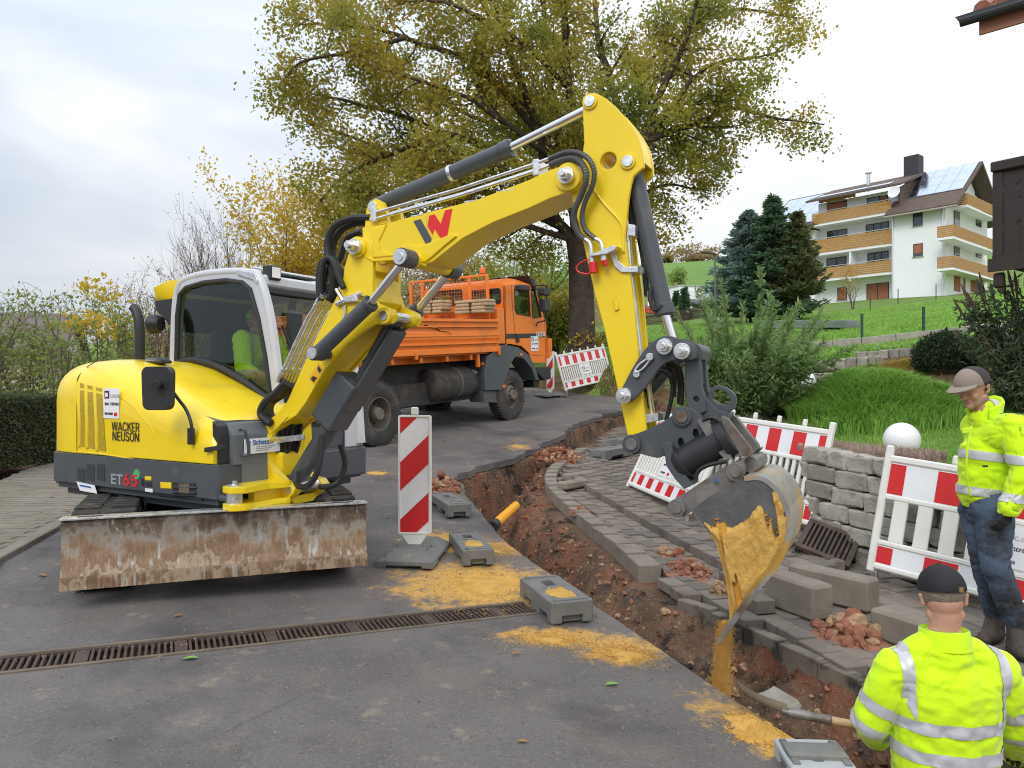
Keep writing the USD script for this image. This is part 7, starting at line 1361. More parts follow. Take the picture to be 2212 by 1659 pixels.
DARKG = leafmat('dark_evergreen', [(.018, .035, .012), (.03, .055, .018), (.045, .07, .02)], .15, clump=3.0)
HEDGE = leafmat('hedge_leaf', [(.05, .068, .028), (.085, .10, .04), (.135, .13, .06)], .2, clump=4.0)
BLUES = leafmat('blue_spruce_needle', [(.13, .19, .165), (.18, .25, .22), (.24, .30, .275)], .15, clump=1.2)
SPRU = leafmat('spruce_needle', [(.065, .12, .06), (.095, .16, .08), (.125, .195, .10)], .15, clump=1.2)
PINE = leafmat('pine_needle', [(.10, .115, .045), (.14, .15, .06), (.17, .15, .065)], .15, clump=1.2)
GRASSM = leafmat('long_grass', [(.19, .36, .055), (.26, .46, .085), (.38, .56, .15), (.22, .40, .06)], .4, clump=1.5)
HEATH = leafmat('heather', [(.28, .20, .16), (.36, .26, .21), (.44, .34, .27), (.22, .19, .12)], .2, clump=3.0)
# ---- the big oak
r = np.random.default_rng(21); Y0 = 22.5
def opx(pts, dys): return np.array([at(u, v, Y0 + d) for (u, v), d in zip(pts, dys)])
LM = [([(1257, 805), (1256, 640), (1252, 560), (1246, 515)], [0, 0, 0, 0], .40, .34), ([(1248, 530), (1215, 490), (1190, 440), (1165, 290), (1130, 180), (1085, 40), (1060, -60)], [0, 0, -.5, -1, -1.5, -2, -2.4], .20, .05), ([(1250, 530), (1235, 440), (1205, 300), (1180, 150), (1170, -40)], [0, .5, 1, 1.6, 2], .22, .06), ([(1250, 520), (1245, 400), (1240, 200), (1232, -60)], [0, -.6, -1.5, -2.2], .2, .06),
      ([(1256, 520), (1300, 420), (1338, 320), (1330, 200), (1300, 80), (1288, -60)], [0, .3, .8, 1.4, 1.8, 2], .22, .06), ([(1260, 515), (1330, 400), (1380, 310), (1420, 200), (1470, 90), (1500, -30)], [0, -.5, -1, -1.3, -1.8, -2], .2, .05), ([(1375, 318), (1430, 290), (1520, 265), (1590, 235), (1690, 255), (1785, 272)], [-1, -1, -.8, -.5, -.2, 0], .12, .02), ([(1390, 300), (1450, 240), (1510, 160), (1570, 130), (1690, 110)], [-1, -1.4, -1.8, -2, -2], .11, .02), ([(1345, 300), (1400, 200), (1480, 60), (1600, 20), (1720, 40)], [1, 1.5, 2, 2, 2], .11, .02),
      ([(1200, 470), (1080, 330), (960, 290), (850, 250), (720, 215), (640, 205)], [0, -.5, -1, -1, -.6, -.4], .13, .02), ([(1212, 490), (1060, 420), (900, 380), (780, 310), (660, 270)], [0, .8, 1.5, 2, 2.2], .12, .02), ([(1165, 290), (1020, 140), (880, 80), (740, 50), (620, 45)], [-1, -1.4, -1.5, -1.2, -1], .11, .02), ([(1225, 515), (1100, 480), (960, 440), (840, 425), (740, 410)], [0, -1, -2, -2.4, -2.6], .10, .018), ([(1290, 470), (1360, 440), (1440, 400), (1530, 415)], [0, .5, 1, 1.3], .09, .018), ([(1170, 150), (1000, 20), (850, -30), (700, -20)], [1.6, 1.6, 1.4, 1.2], .1, .02), ([(1270, 500), (1350, 480), (1420, 510)], [0, -.8, -1], .07, .015), ([(1240, 500), (1170, 510), (1110, 560)], [0, .4, .6], .06, .012),
      ([(1240, 420), (1130, 380), (1000, 330), (900, 320)], [-.4, -2, -3.2, -3.8], .1, .02), ([(1250, 380), (1300, 300), (1390, 240)], [0, -2.2, -3.6], .1, .02), ([(1230, 330), (1150, 240), (1060, 220)], [.5, 2.5, 4], .1, .02), ([(1180, 330), (1050, 230), (940, 180), (800, 140)], [-1, -2, -2.6, -2.8], .1, .02), ([(1400, 250), (1490, 330), (1560, 350)], [-1, .2, 1], .07, .015), ([(960, 290), (840, 335), (740, 385), (690, 440)], [-1, -1.4, -1.6, -1.6], .08, .015), ([(1080, 330), (930, 400), (830, 450), (760, 490)], [-.5, .4, 1, 1.2], .08, .015), ([(880, 80), (760, 110), (660, 130), (620, 170)], [-1.5, -2.2, -2.4, -2.4], .07, .015), ([(1235, 440), (1120, 300), (1000, 240), (900, 200), (820, 180)], [.3, 2.2, 3, 3.2, 3], .1, .02), ([(1240, 200), (1120, 90), (980, 20), (860, 10)], [-1.5, -2.6, -3, -3], .08, .02), ([(1330, 200), (1420, 120), (1520, 60)], [1.4, 2.6, 3], .08, .02)]
main = [(spline(opx(p, d), 5), None) for p, d, a, b in LM]; main = [(P, np.linspace(a, b, len(P))) for (P, _), (_, _, a, b) in zip(main, LM)]
main = [(P + np.vstack([np.zeros((1, 3)), np.cumsum(r.normal(size=(len(P) - 1, 3)) * .02, 0)]) * (0 if i == 0 else 1), R) for i, (P, R) in enumerate(main)]
main[0][1][:] = [.34 + .12 * (1 - i / len(main[0][1])) ** 3 for i in range(len(main[0][1]))]
out, tips = [], []; branchset(main[1:], r, [(.36, 1.65, .95, .5, .22, .05, .16), (.26, .72, .85, .5, .3, .0, .12)], out, tips)
low = lambda Q: True
oakp = along_tips(tips, 48, .20, r, .05); pu = 1106 + oakp[:, 0] / oakp[:, 1] * 1600; pv = 829.5 - (oakp[:, 2] - 1.6) / oakp[:, 1] * 1600
bare = meshkit.fbm(oakp * .55, 3, 5); keep = (bare > .27) & ~((pv > 560) & (np.abs(pu - 1256) > 130) & (pu < 1330)); oakp = oakp[keep]
oak = tree('big oak with yellow green autumn leaves and dark spreading limbs behind the excavator', 'tree', at(1257, 765, Y0), main, out, oakp, OAKL, .128, r, name='oak_tree', flat=.2, drop=.3)
pass
tufts = [at(1258 + r.normal() * 14, 735 + r.normal() * 12, Y0 - .42) for k in range(60)]; obj('trunk_shoots', leaves(np.array(tufts), .13, r), GOLD, oak, kind='stuff')
# ---- golden tree and bare trees at the left
def bush(label, cat, base, h, w, nst, r, lm, size, perleaf, spread=.06, lean=.45, lv=None, name='tree', dens=1.0, wig=.16, keepn=None, tm_=None, group=None, **kw):
    st = []; base = np.asarray(base, float)
    for k in range(nst):
        a = r.uniform(0, 2 * math.pi); o = np.array([math.cos(a), math.sin(a), 0]); st.append(limb(base + o * w * .08 * r.uniform(0, 1), np.array([0, 0, 1]) + o * lean * r.uniform(.1, 1), h * r.uniform(.65, 1.0), .02 * h / 2 * r.uniform(.6, 1), .006, r, 7, wig * .6, .10))
    o_, t_ = [], []; branchset(st, r, lv or [(.30, h * .30, .7, .5, wig, .08, .2), (.16, h * .13, .7, .6, wig, .05, .2)], o_, t_)
    P = along_tips(t_, perleaf, spread, r) if perleaf else np.zeros((0, 3))
    if keepn and len(P): P = P[meshkit.fbm(P * 1.3 / max(h, 1) * 2.2, 3, 8) > keepn]
    return tree(label, cat, base, st, o_, P, lm, size, r, group, name, tm_ or TWIG, **kw)
def gz(x, y): return float(T(np.array([x]), np.array([y]))[0])
def onhill(u, d): x = (u - 1106) / 1600 * d; return np.array([x, d, gz(x, d)])
bush('golden yellow autumn tree behind the excavator cab', 'tree', onhill(660, 27), 7.6, 5.2, 12, r, GOLD, .15, 18, .22, .50, keepn=.27, name='golden_tree', lv=[(.45, 2.2, .7, .5, .15, .1, .12), (.30, .9, .7, .5, .2, .05, .15)])
bush('bare brown tree left of the golden tree', 'tree', onhill(480, 30), 6.4, 4.6, 16, r, BROWNL, .08, 2, .1, .6, keepn=.5, name='bare_tree', lv=[(.34, 2.2, .5, .6, .10, .10, .12), (.20, 1.1, .5, .6, .12, .08, .15)])
for (u, d, h, lab, ns, sd_) in ((420, 24, 3.6, 'bare twiggy shrub just left of the excavator cab', 9, 1), (300, 21, 3.2, 'tall bare shrub between the exhaust pipe and the yellow leaved shrub', 9, 2), (345, 27, 4.6, 'taller bare shrub rising behind the exhaust pipe', 9, 3), (560, 30, 4.0, 'bare shrub seen through the cab windows', 8, 4)):
    bush(lab, 'shrub', onhill(u, d), h, 2.6, ns, np.random.default_rng(sd_), BROWNL, .08, 2, .08, .6, keepn=.42, name='bare_shrub', lv=[(.30, h * .32, .6, .5, .14, .07, .1), (.17, h * .15, .6, .6, .18, .04, .15)])
for (u, d, h, lab, sd_, lm, kn) in ((215, 13.5, 2.9, 'thin shrub with bright yellow leaves beside the hedge', 31, GREENL, .40), (60, 14.5, 2.6, 'sparse green shrub in front of the small house', 32, GREENL, .40), (130, 12.5, 2.2, 'leafy green shrub right behind the clipped hedge', 33, GREENL, .33), (265, 12.8, 2.0, 'green shrub behind the engine cover', 34, GREENL, .34), (-30, 13.5, 3.0, 'shrub at the left picture edge', 35, GREENL, .42)):
    t = bush(lab, 'shrub', onhill(u, d), h, 1.8, 9, np.random.default_rng(sd_), lm, .08, 6, .06, .55, keepn=kn - .04, name='shrub', lv=[(.26, h * .30, .7, .5, .2, .06, .1), (.15, h * .14, .7, .6, .25, .03, .15)])
    if sd_ in (31,):
        rr2 = np.random.default_rng(5); C = [at(*c) for c in ((205, 615, 13.4), (235, 640, 13.4), (185, 690, 13.4), (215, 700, 13.5), (260, 690, 13.4), (160, 705, 13.3), (235, 720, 13.3))]; obj('yellow_sprays', leaves(np.vstack([c + rr2.normal(size=(60, 3)) * [.20, .15, .08] for c in C]), .11, rr2), GOLD, t, kind='stuff')
# ---- clipped hedge
hx = np.random.default_rng(12); hb0, hb1 = gr(-60, 1040)[:2], gr(128, 1000)[:2]; dd = hb1 - hb0; n2 = unit(np.array([-dd[1], dd[0]])); n2 = n2 if n2[1] > 0 else -n2; hz = float(G(*((hb0 + hb1) / 2)))
hed = thing('hedge', 'dark green clipped box shaped hedge at the left edge', 'hedge', (*((hb0 + hb1) / 2), hz)); N = 26000; a, b, c = hx.uniform(-.6, 1, N), hx.uniform(0, 1.0, N), hx.uniform(0, 1, N)
face = hx.integers(0, 4, N); b = np.where(face == 0, .06 * hx.uniform(0, 1, N), b); c = np.where(face == 1, 1 - .06 * hx.uniform(0, 1, N), c); a = np.where(face == 2, 1 - .03 * hx.uniform(0, 1, N), a)
hp_ = np.c_[hb0[0] + dd[0] * a + n2[0] * b, hb0[1] + dd[1] * a + n2[1] * b, hz + .06 + c * 1.0]; hp_ += (meshkit.fbm(hp_ * 3, 3, 2)[:, None] - .5) * .10
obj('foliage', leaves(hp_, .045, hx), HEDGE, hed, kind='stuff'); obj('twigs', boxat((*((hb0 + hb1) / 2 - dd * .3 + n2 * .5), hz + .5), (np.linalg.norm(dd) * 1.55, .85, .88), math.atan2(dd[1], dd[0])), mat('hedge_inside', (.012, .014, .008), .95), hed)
# ---- background woods behind the truck and on the far left
def crownmass(label, u, d, h, w, r, lm, n, size, name='autumn_tree', cat='tree', group=None):
    base = onhill(u, d); t = thing(name, label, cat, base, group); tr_, rad = limb(base, (0, 0, 1), h * .5, .16, .10, r, 4, .05, .1); obj('trunk', tube(tr_, rad, 7), BARK, t, True); B = [limb(tr_[-1], np.array([math.cos(a), math.sin(a), 1.0]), h * .4, .07, .02, r, 4, .15, .05) for a in r.uniform(0, 6.3, 7)]; obj('branches', wood(B), BARK, t, True, kind='stuff')
    nb_ = 26; C = r.normal(size=(nb_, 3)) * [w * .27, w * .27, h * .20] + base + [0, 0, h * (.60 if d < 100 else .30)]; P = np.vstack([c + r.normal(size=(n // nb_, 3)) * [w * .11, w * .11, h * .065] for c in C]); P = P[P[:, 2] > base[2] + .1]; obj('crown', leaves(P, size, r), lm, t, kind='stuff')
rb = np.random.default_rng(40)
for i, (u, d, h, w, lm, lab) in enumerate([(800, 44, 6.0, 5, BROWNL, 'brown autumn tree beyond the truck bed, left of the cab'), (890, 48, 7.0, 6, BROWNL, 'greenish brown tree right behind the truck guard'), (990, 46, 8.0, 6, BROWNL, 'rounded autumn tree above the truck cab'), (1090, 44, 7.0, 5, GREENL, 'green yellow tree behind the truck cab roof'), (1180, 38, 5.5, 4.5, GREENL, 'green bush tree beside the oak trunk'), (730, 40, 5.2, 5, GREENL, 'green bush seen through the excavator windscreen'), (1120, 30, 3.6, 3.6, OAKL, 'olive bush between the truck and the oak'), (600, 36, 4.6, 5, GREENL, 'green tree seen through the back of the cab'), (520, 40, 4.6, 5, BROWNL, 'brown bush behind the bare tree'), (1200, 27, 2.2, 2.2, OAKL, 'low brown bush at the foot of the oak')]): crownmass(lab, u, d, h, w, rb, lm, 5200, .17)
far_ = []
for k in range(46):
    u = rb.uniform(-250, 560); d = rb.uniform(34, 60); b = onhill(u, d); h = rb.uniform(2.5, 5.0) * (.35 + .65 * sstep(u, 180, 330)); far_.append(b + rb.normal(size=(700, 3)) * [1.5, 1.2, h * .22] + [0, 0, h * .45])
fw = np.vstack(far_); obj('far_thicket', leaves(fw, .16, rb), BROWNL, None, False, 'brown far thicket beyond the left garden shrubs', 'thicket', kind='stuff')
fc = [onhill(rb.uniform(560, 1300), rb.uniform(70, 130)) for k in range(60)]; obj('far_woods', leaves(np.vstack([c + rb.normal(size=(260, 3)) * [2.6, 2, 1.6] + [0, 0, 2.2] for c in fc]), .5, rb), BROWNL, None, False, 'far autumn woods on the slope beyond the truck', 'woods', kind='stuff')
# ---- conifers by the apartment building
def conifer(label, u, d, h, w, r, lm, pine=False, top=.0):
    base = onhill(u, d); t = thing('conifer', label, 'conifer', base); obj('trunk', tube([base, base + [0, 0, h]], [.16, .02], 8), BARK, t, True); W, P = [], []; D = []
    n = int(h * 34)
    for k in range(n):
        s = r.uniform(.06 if not pine else .18, .99); z = h * s; L = w * .5 * ((1 - s) ** .8 * 1.05 + .03) * r.uniform(.65, 1.15); a = r.uniform(0, 6.283); o = np.array([math.cos(a), math.sin(a), .12 if not pine else .25]); Q, R = limb(base + [0, 0, z], o, L, .03, .006, r, 5, .06, -.01 if not pine else .06); W.append((Q, R)); m = int(70 * L + 24)
        q = r.uniform(.08, 1, m); kk = np.linspace(0, 1, len(Q)); pts = np.stack([np.interp(q, kk, Q[:, j]) for j in range(3)], 1); side = np.cross(unit(o), [0, 0, 1.0]); off = r.normal(size=m) * .22 * L * (1 - q * .7); pts = pts + side * off[:, None]; pts[:, 2] += r.normal(size=m) * .05 - np.abs(off) * .25; P.append(pts); dv = o * 1.0 + side * np.sign(off)[:, None] * .9 + r.normal(size=(m, 3)) * .35; D.append(dv)
    obj('branches', wood(W, 4), BARK, t, True, kind='stuff'); obj('crown', leaves(np.vstack(P), .26, r, aspect=.34, D=np.vstack(D)), lm, t, kind='stuff')
    return t
rc = np.random.default_rng(50)
conifer('blue grey spruce at the left of the conifer group', 1618, 42, 6.4, 5.6, rc, BLUES); conifer('tall dark green spruce in the middle of the conifer group', 1670, 41, 7.0, 5.2, rc, SPRU); conifer('brownish green pine before the balconies of the apartment building', 1722, 40, 5.8, 3.8, rc, PINE, True)
conifer('small dark conifer before the white garage', 1461, 60, 2.4, 1.0, rc, SPRU); conifer('second small conifer near the garage corner', 1478, 58, 2.6, 1.1, rc, SPRU)
# ---- willow bush behind the barriers
rwl = np.random.default_rng(60); wb = at(1598, 905, 10.2); wb[2] = gz(wb[0], wb[1]); st = []; wv, wd_, = [], []
wt = thing('willow_bush', 'large grey green willow bush with long upright stems', 'bush', wb)
for k in range(150):
    a = rwl.uniform(0, 6.283); o = np.array([math.cos(a), math.sin(a), 0]); ln = rwl.uniform(.1, 1.0) ** .8; L = rwl.uniform(.8, 2.15) * (1.0 - .25 * (ln > .8)); L *= .72 if (o[0] < -.3 and ln > .45) else 1.0; Q, R = limb(wb + o * .28 * rwl.uniform(0, 1), np.array([0, 0, 1.0]) + o * ln * 1.25, L, .009, .002, rwl, 8, .05, -.012); st.append((Q, R)); m = int(170 * L); q = .06 + .94 * rwl.uniform(0, 1, m) ** 1.35 ; kk = np.linspace(0, 1, 9); pts = np.stack([np.interp(q, kk, Q[:, j]) for j in range(3)], 1); t_ = unit(Q[-1] - Q[0]); wv.append(pts); wd_.append(t_ * 1.0 + rwl.normal(size=(m, 3)) * .75)
for k in range(110):
    a = rwl.uniform(0, 6.283); o = np.array([math.cos(a), math.sin(a), .25]); m = 110; wv.append(wb + o * rwl.uniform(.1, .75) + np.array([0, 0, rwl.uniform(.1, .8)]) + rwl.normal(size=(m, 3)) * .13); wd_.append(rwl.normal(size=(m, 3)) + o)
obj('stems', wood(st, 4), TWIG, wt, True, kind='stuff'); obj('foliage', leaves(np.vstack(wv), .098, rwl, aspect=.26, D=np.vstack(wd_)), WILL, wt, kind='stuff')
# ---- round evergreen, buddleia, small yellow tree, tufts
def ballbush(label, c, R, n, lm, size, r, name='evergreen_bush', asp=.5):
    c = np.asarray(c, float); t = thing(name, label, 'bush', (c[0], c[1], gz(c[0], c[1]))); d = r.normal(size=(n, 3)); d /= np.linalg.norm(d, axis=1)[:, None]; rad = r.uniform(.35, 1.0, n) ** .4 * (0.82 + .36 * meshkit.fbm(d * 2.2 + 3, 3, 3)); P = c + d * rad[:, None] * R; P = P[P[:, 2] > gz(c[0], c[1])]; obj('foliage', leaves(P, size, r, aspect=asp), lm, t, kind='stuff'); obj('stem', tube([(c[0], c[1], gz(c[0], c[1]) - .05), c], .04, 6), BARK, t); return t
re_ = np.random.default_rng(70); ballbush('dark round evergreen bush above the grass mound', at(2045, 772, 12.0), np.array([.52, .5, .42]), 9000, DARKG, .06, re_)
bd_ = at(2235, 800, 8.8); bdz = gz(bd_[0], bd_[1]); bt_ = thing('tall_shrub', 'tall grey green shrub with brown flower spikes at the right edge', 'shrub', (bd_[0], bd_[1], bdz)); W_, P_, D_, S_ = [], [], [], []
for k in range(70):
    a = re_.uniform(0, 6.283); o = np.array([math.cos(a), math.sin(a), 0]); L = re_.uniform(.8, 1.75); Q, R = limb((bd_[0] + o[0] * .2, bd_[1] + o[1] * .2, bdz), np.array([0, 0, 1.0]) + o * re_.uniform(.05, .42), L, .012, .003, re_, 7, .07, -.02); W_.append((Q, R)); m = int(95 * L); q = re_.uniform(.1, .95, m); kk = np.linspace(0, 1, 8); P_.append(np.stack([np.interp(q, kk, Q[:, j]) for j in range(3)], 1) + re_.normal(size=(m, 3)) * .05); D_.append(re_.normal(size=(m, 3)) + [0, 0, -.2]); S_.append(tube([Q[-2], Q[-1], Q[-1] + (Q[-1] - Q[-2]) * .5], [.010, .018, .005], 6))
obj('stems', wood(W_, 4), TWIG, bt_, True, kind='stuff'); obj('foliage', leaves(np.vstack(P_), .115, re_, aspect=.26, D=np.vstack(D_)), leafmat('buddleia_leaf', [(.055, .08, .04), (.09, .12, .06), (.15, .18, .12), (.19, .20, .13)], .2, clump=3.0), bt_, kind='stuff'); obj('flower_spikes', S_, mat('brown_seed_spike', (.11, .07, .05), .9, var=.4, bump=.6, bs=120), bt_, True, kind='stuff')
bush('small pale yellow tree on the lawn below the balconies', 'tree', onhill(1843, 46), 2.7, .9, 7, re_, GOLD, .07, 3, .05, .25, keepn=.35, name='small_tree'); bush('small brown shrub on the lawn under the conifers', 'shrub', onhill(1538, 34), 1.2, .6, 5, re_, BROWNL, .05, 2, .05, .4, name='small_shrub')
bush('lone bare tree on the far green field', 'tree', onhill(1462, 150), 5, 3, 6, re_, GREENL, .5, 2, .4, .5, name='field_tree'); crownmass('brown bush on the crest of the far field', 1505, 262, 7, 15, rb, BROWNL, 2600, .9, 'field_bush', 'bush'); crownmass('second brown bush along the crest of the field', 1440, 258, 5, 5, rb, BROWNL, 1500, .7, 'field_bush', 'bush')
# ---- grass mound, lawn blades, heather
MC = np.array([4.65, 9.75]); 
def mound(x, y): return hill(x, y) + .46 * sstep(x, 3.55, 4.5) * np.exp(-(((x - MC[0]) / 1.0) ** 2 + ((y - MC[1]) / .8) ** 2) ** 1.1) + .06 * np.exp(-(((x - 3.55) / .8) ** 2 + ((y - 9.5) / .7) ** 2))
def blades(x, y, z, L, r, w=.006, bend=.8):
    n = len(x); a = r.uniform(0, 6.283, n); o = np.c_[np.cos(a), np.sin(a), a * 0]; h = L * r.uniform(.55, 1.25, n)[:, None]; s = np.c_[-np.sin(a), np.cos(a), a * 0] * w; b = np.c_[x, y, z]; up = np.array([0, 0, 1.0]); m = b + up * h * .6 + o * h * .22 * bend; t = b + up * h * (.95 - .35 * bend * r.uniform(.4, 1, n)[:, None]) + o * h * .75 * bend
    V = np.stack([b - s, b + s, m - s * .8, m + s * .8, t], 1).reshape(-1, 3); i = np.arange(n)[:, None] * 5; return trimesh.Trimesh(V, np.vstack([i + [0, 1, 3], i + [0, 3, 2], i + [2, 3, 4]]), process=False)
g_ = np.linspace(-2.4, 2.4, 60); A_, Bb = np.meshgrid(np.linspace(-.85, 2.2, 60), g_, indexing='ij'); mx_, my_ = MC[0] - .3 + A_, MC[1] + Bb * .75; mz_ = mound(mx_, my_) - .03; ii = np.arange(3600).reshape(60, 60); mm_ = tm((np.stack([mx_, my_, mz_], -1).reshape(-1, 3), np.stack([ii[:-1, :-1], ii[1:, :-1], ii[1:, 1:], ii[:-1, 1:]], -1).reshape(-1, 4)))
gdist = None
md = thing('grass_mound', 'mound overgrown with long bright green grass above the wall', 'mound', (*MC, float(hill(*MC)))); obj('soil', mm_, LAWN, md, True); rg = np.random.default_rng(80); n = 60000; gx_, gy_ = MC[0] - .35 + rg.normal(size=n) * 1.0, MC[1] + rg.normal(size=n) * .75; kp = (mound(gx_, gy_) - hill(gx_, gy_)) > .015 + rg.uniform(0, .06, n); kp &= gx_ > 3.75 + .15 * np.sin(gy_ * 7); gx_, gy_ = gx_[kp], gy_[kp]; obj('grass', blades(gx_, gy_, mound(gx_, gy_) - .03, .26, rg, .007, .9), GRASSM, md, kind='stuff')
n = 90000; gx_, gy_ = rg.uniform(2.6, 9, n), rg.uniform(5.5, 11.2, n); kp = shapely.contains_xy(TERR.buffer(-.35), gx_, gy_) & ~((gy_ > 9.9) & (gx_ > 3.4)) & ~((gx_ < 3.75) & (gy_ > 8.9)); gx_, gy_ = gx_[kp], gy_[kp]; obj('lawn_grass', blades(gx_, gy_, T(gx_, gy_) - .01, .055, rg, .004, .7), GRASSM, None, False, 'short lawn grass on the terrace behind the block wall', 'grass', kind='stuff')
n = 70000; uu, dd_ = rg.uniform(1280, 2250, n), 14 + 32 * rg.uniform(0, 1, n) ** 1.6; gx_, gy_ = (uu - 1106) / 1600 * dd_, dd_; kp = shapely.contains_xy(TERR.buffer(-.3), gx_, gy_) & (gy_ > 15.3) & ~((gx_ < 5) & (gy_ < 19.5)); gx_, gy_, = gx_[kp], gy_[kp]; obj('slope_grass', blades(gx_, gy_, T(gx_, gy_) - .02, .15, rg, .02, .9), GRASSM, None, False, 'rough green grass on the slope below the apartment building', 'grass', kind='stuff')
n = 16000; s_ = rg.uniform(0, 3.3, n); wp = np.array([wl.interpolate(q).coords[0] for q in s_]); nrm_ = np.array([.85, .5]); off = rg.uniform(.12, .5, n); hx_, hy_ = wp[:, 0] + nrm_[0] * off, wp[:, 1] + nrm_[1] * off; obj('heather_border', blades(hx_, hy_, T(hx_, hy_) + .0, .13, rg, .004, .5), HEATH, None, False, 'dry pinkish heather border along the top of the block wall', 'heather', kind='stuff')
n = 5000; ax_ = at(1930, 800, 12.6); gx_, gy_ = ax_[0] + rg.normal(size=n) * .28, ax_[1] + rg.normal(size=n) * .2; obj('dry_tuft', blades(gx_, gy_, T(gx_, gy_), .22, rg, .006, 1.0), leafmat('dry_straw', [(.38, .28, .06), (.46, .35, .10), (.30, .26, .06)], .3), None, False, 'yellow drooping tuft of dry leaves in the bed behind the mound', 'plant')
# ---- blocks, steps, palisade and path of the terraced bed
for (u, v, d, L, lab) in ((1645, 880, 11.3, .5, 'rough grey step block half hidden by the willow bush'), (1800, 812, 12.8, .6, 'grey step block with moss just left of the round bush'), (1716, 872, 11.2, .42, 'mossy grey step block left of the grass mound'), (1668, 898, 10.6, .36, 'lowest mossy step block near the willow bush'), (1760, 836, 12.0, .55, 'upper grey step block beside the mound top'), (1735, 802, 13.0, .8, 'long grey step block behind the globe lamp')):
    c = at(u, v, d); c[2] = gz(c[0], c[1]) + .05; obj('step_block', disp(boxat(c, (L, .3, .24), -.15, .02).subdivide().subdivide(), .012, 9, 2), STONE[1], None, 25, lab, 'stone block')
for row, (u0, v0, u1, v1, d0, d1, lab) in enumerate(((1740, 790, 1905, 778, 14.2, 13.2, 'lower row of rough kerb blocks in the terraced bed'), (1855, 770, 2020, 756, 14.8, 13.8, 'upper row of rough kerb blocks behind the mound'))):
    a, b = at(u0, v0, d0), at(u1, v1, d1); t = thing('block_row', lab, 'garden wall', a); k = int(np.linalg.norm(b - a) / .19)
    for i in range(k): c = a + (b - a) * (i + .5) / k; m = stone(.185, .20, .22, 300 + i + 50 * row); m.apply_transform(trimesh.transformations.rotation_matrix(math.atan2(*(b - a)[1::-1]), [0, 0, 1])); m.apply_translation(c - [0, 0, .02]); obj('block', m, STONE[int(rng.integers(3))], t, 50)
a, b = at(1890, 822, 11.4), at(2048, 826, 10.6); t = thing('palisade_edging', 'low brown palisade edging along the back of the grass mound', 'edging', a); k = 34
for i in range(k): c = a + (b - a) * (i + .5) / k; obj('palisade', cyl(c - [0, 0, .25], c + [0, 0, .05 + .004 * (i % 3)], .028, 9), mat('palisade_brown', (.13, .075, .055), .85, var=.3, bump=.3), t, 40) if i == 0 else obj('palisade', cyl(c - [0, 0, .25], c + [0, 0, .05 + .004 * (i % 3)], .028, 9), UsdShade.Material.Get(stage, '/World/Looks/palisade_brown'), t, 40)
obj('wooden_board', boxat(at(2000, 828, 10.3), (.42, .03, .07), -.2, .006), mat('grey_board', (.40, .36, .29), .8, var=.2), None, 25, 'pale wooden board fixed before the palisade edging', 'board')
ka = [onhill(u, d) for u, d in ((1560, 19.5), (1740, 17.6), (1862, 17.0), (2010, 16.6), (2230, 16.5))]; KP = np.array(ka); F_ = []
kw = thing('lawn_kerb_wall', 'low grey concrete kerb wall under the green garden fence', 'kerb', KP[1])
for i in range(4):
    a, b = KP[i], KP[i + 1]; n_ = int(np.linalg.norm(b - a) / 1.0) + 1
    for j in range(n_): p, q2 = a + (b - a) * j / n_, a + (b - a) * (j + 1) / n_; obj('kerb_stone', boxat((p + q2) / 2 + [0, 0, .05], (np.linalg.norm(q2 - p) - .01, .12, .34), math.atan2(*(q2 - p)[1::-1]), .01, ry=-math.atan2(q2[2] - p[2], np.linalg.norm((q2 - p)[:2]))), STONE[0], kw)
pth = Polygon(np.vstack([KP[:, :2] + [0, -.12], (KP[:, :2] + [.1, -1.5])[::-1]])).buffer(0); obj('garden_path', sheet(pth, .05, lambda x, y: T(x, y) + .04, .4), PAVE[2], None, kind='structure')
GPOST = mat('green_fence_post', (.025, .06, .04), .5); gf = []
def post(c, h, label, rr=.032, group=None): obj('fence_post', [cyl(c - [0, 0, .1], c + [0, 0, h], rr, 10), cyl(c + [0, 0, h], c + [0, 0, h + .02], rr * 1.15, 10)], GPOST, None, 40, label, 'fence post', group)
for u, d, h, lab in ((1737, 17.7, .62, 'green fence post nearest the willow bush'), (1862, 17.15, .74, 'tall green fence post in the middle of the slope'), (1995, 16.8, .74, 'green fence post behind the dark round bush'), (2105, 16.6, .74, 'green fence post beside the tall grey shrub')): post(onhill(u, d), h, lab)
for u, d, h, lab in ((1880, 44, 1.0, 'thin far fence post left of the small tree stump'), (1940, 46, 1.0, 'thin far fence post below the white wall'), (2022, 47, 1.0, 'thin far fence post below the downpipe'), (2110, 47, 1.0, 'thin far fence post at the right end of the lawn')): post(onhill(u, d), h, lab, .03)
cp = onhill(1765, 24); obj('fleece_cover', disp(trimesh.creation.box((3.0, .5, .25)).subdivide().subdivide().subdivide().apply_translation(cp + [-.3, 0, .25]), .12, 3, 2), mat('grey_fleece', (.16, .19, .17), .9, var=.3), None, True, 'grey fleece covered bed on the green slope', 'bed cover')
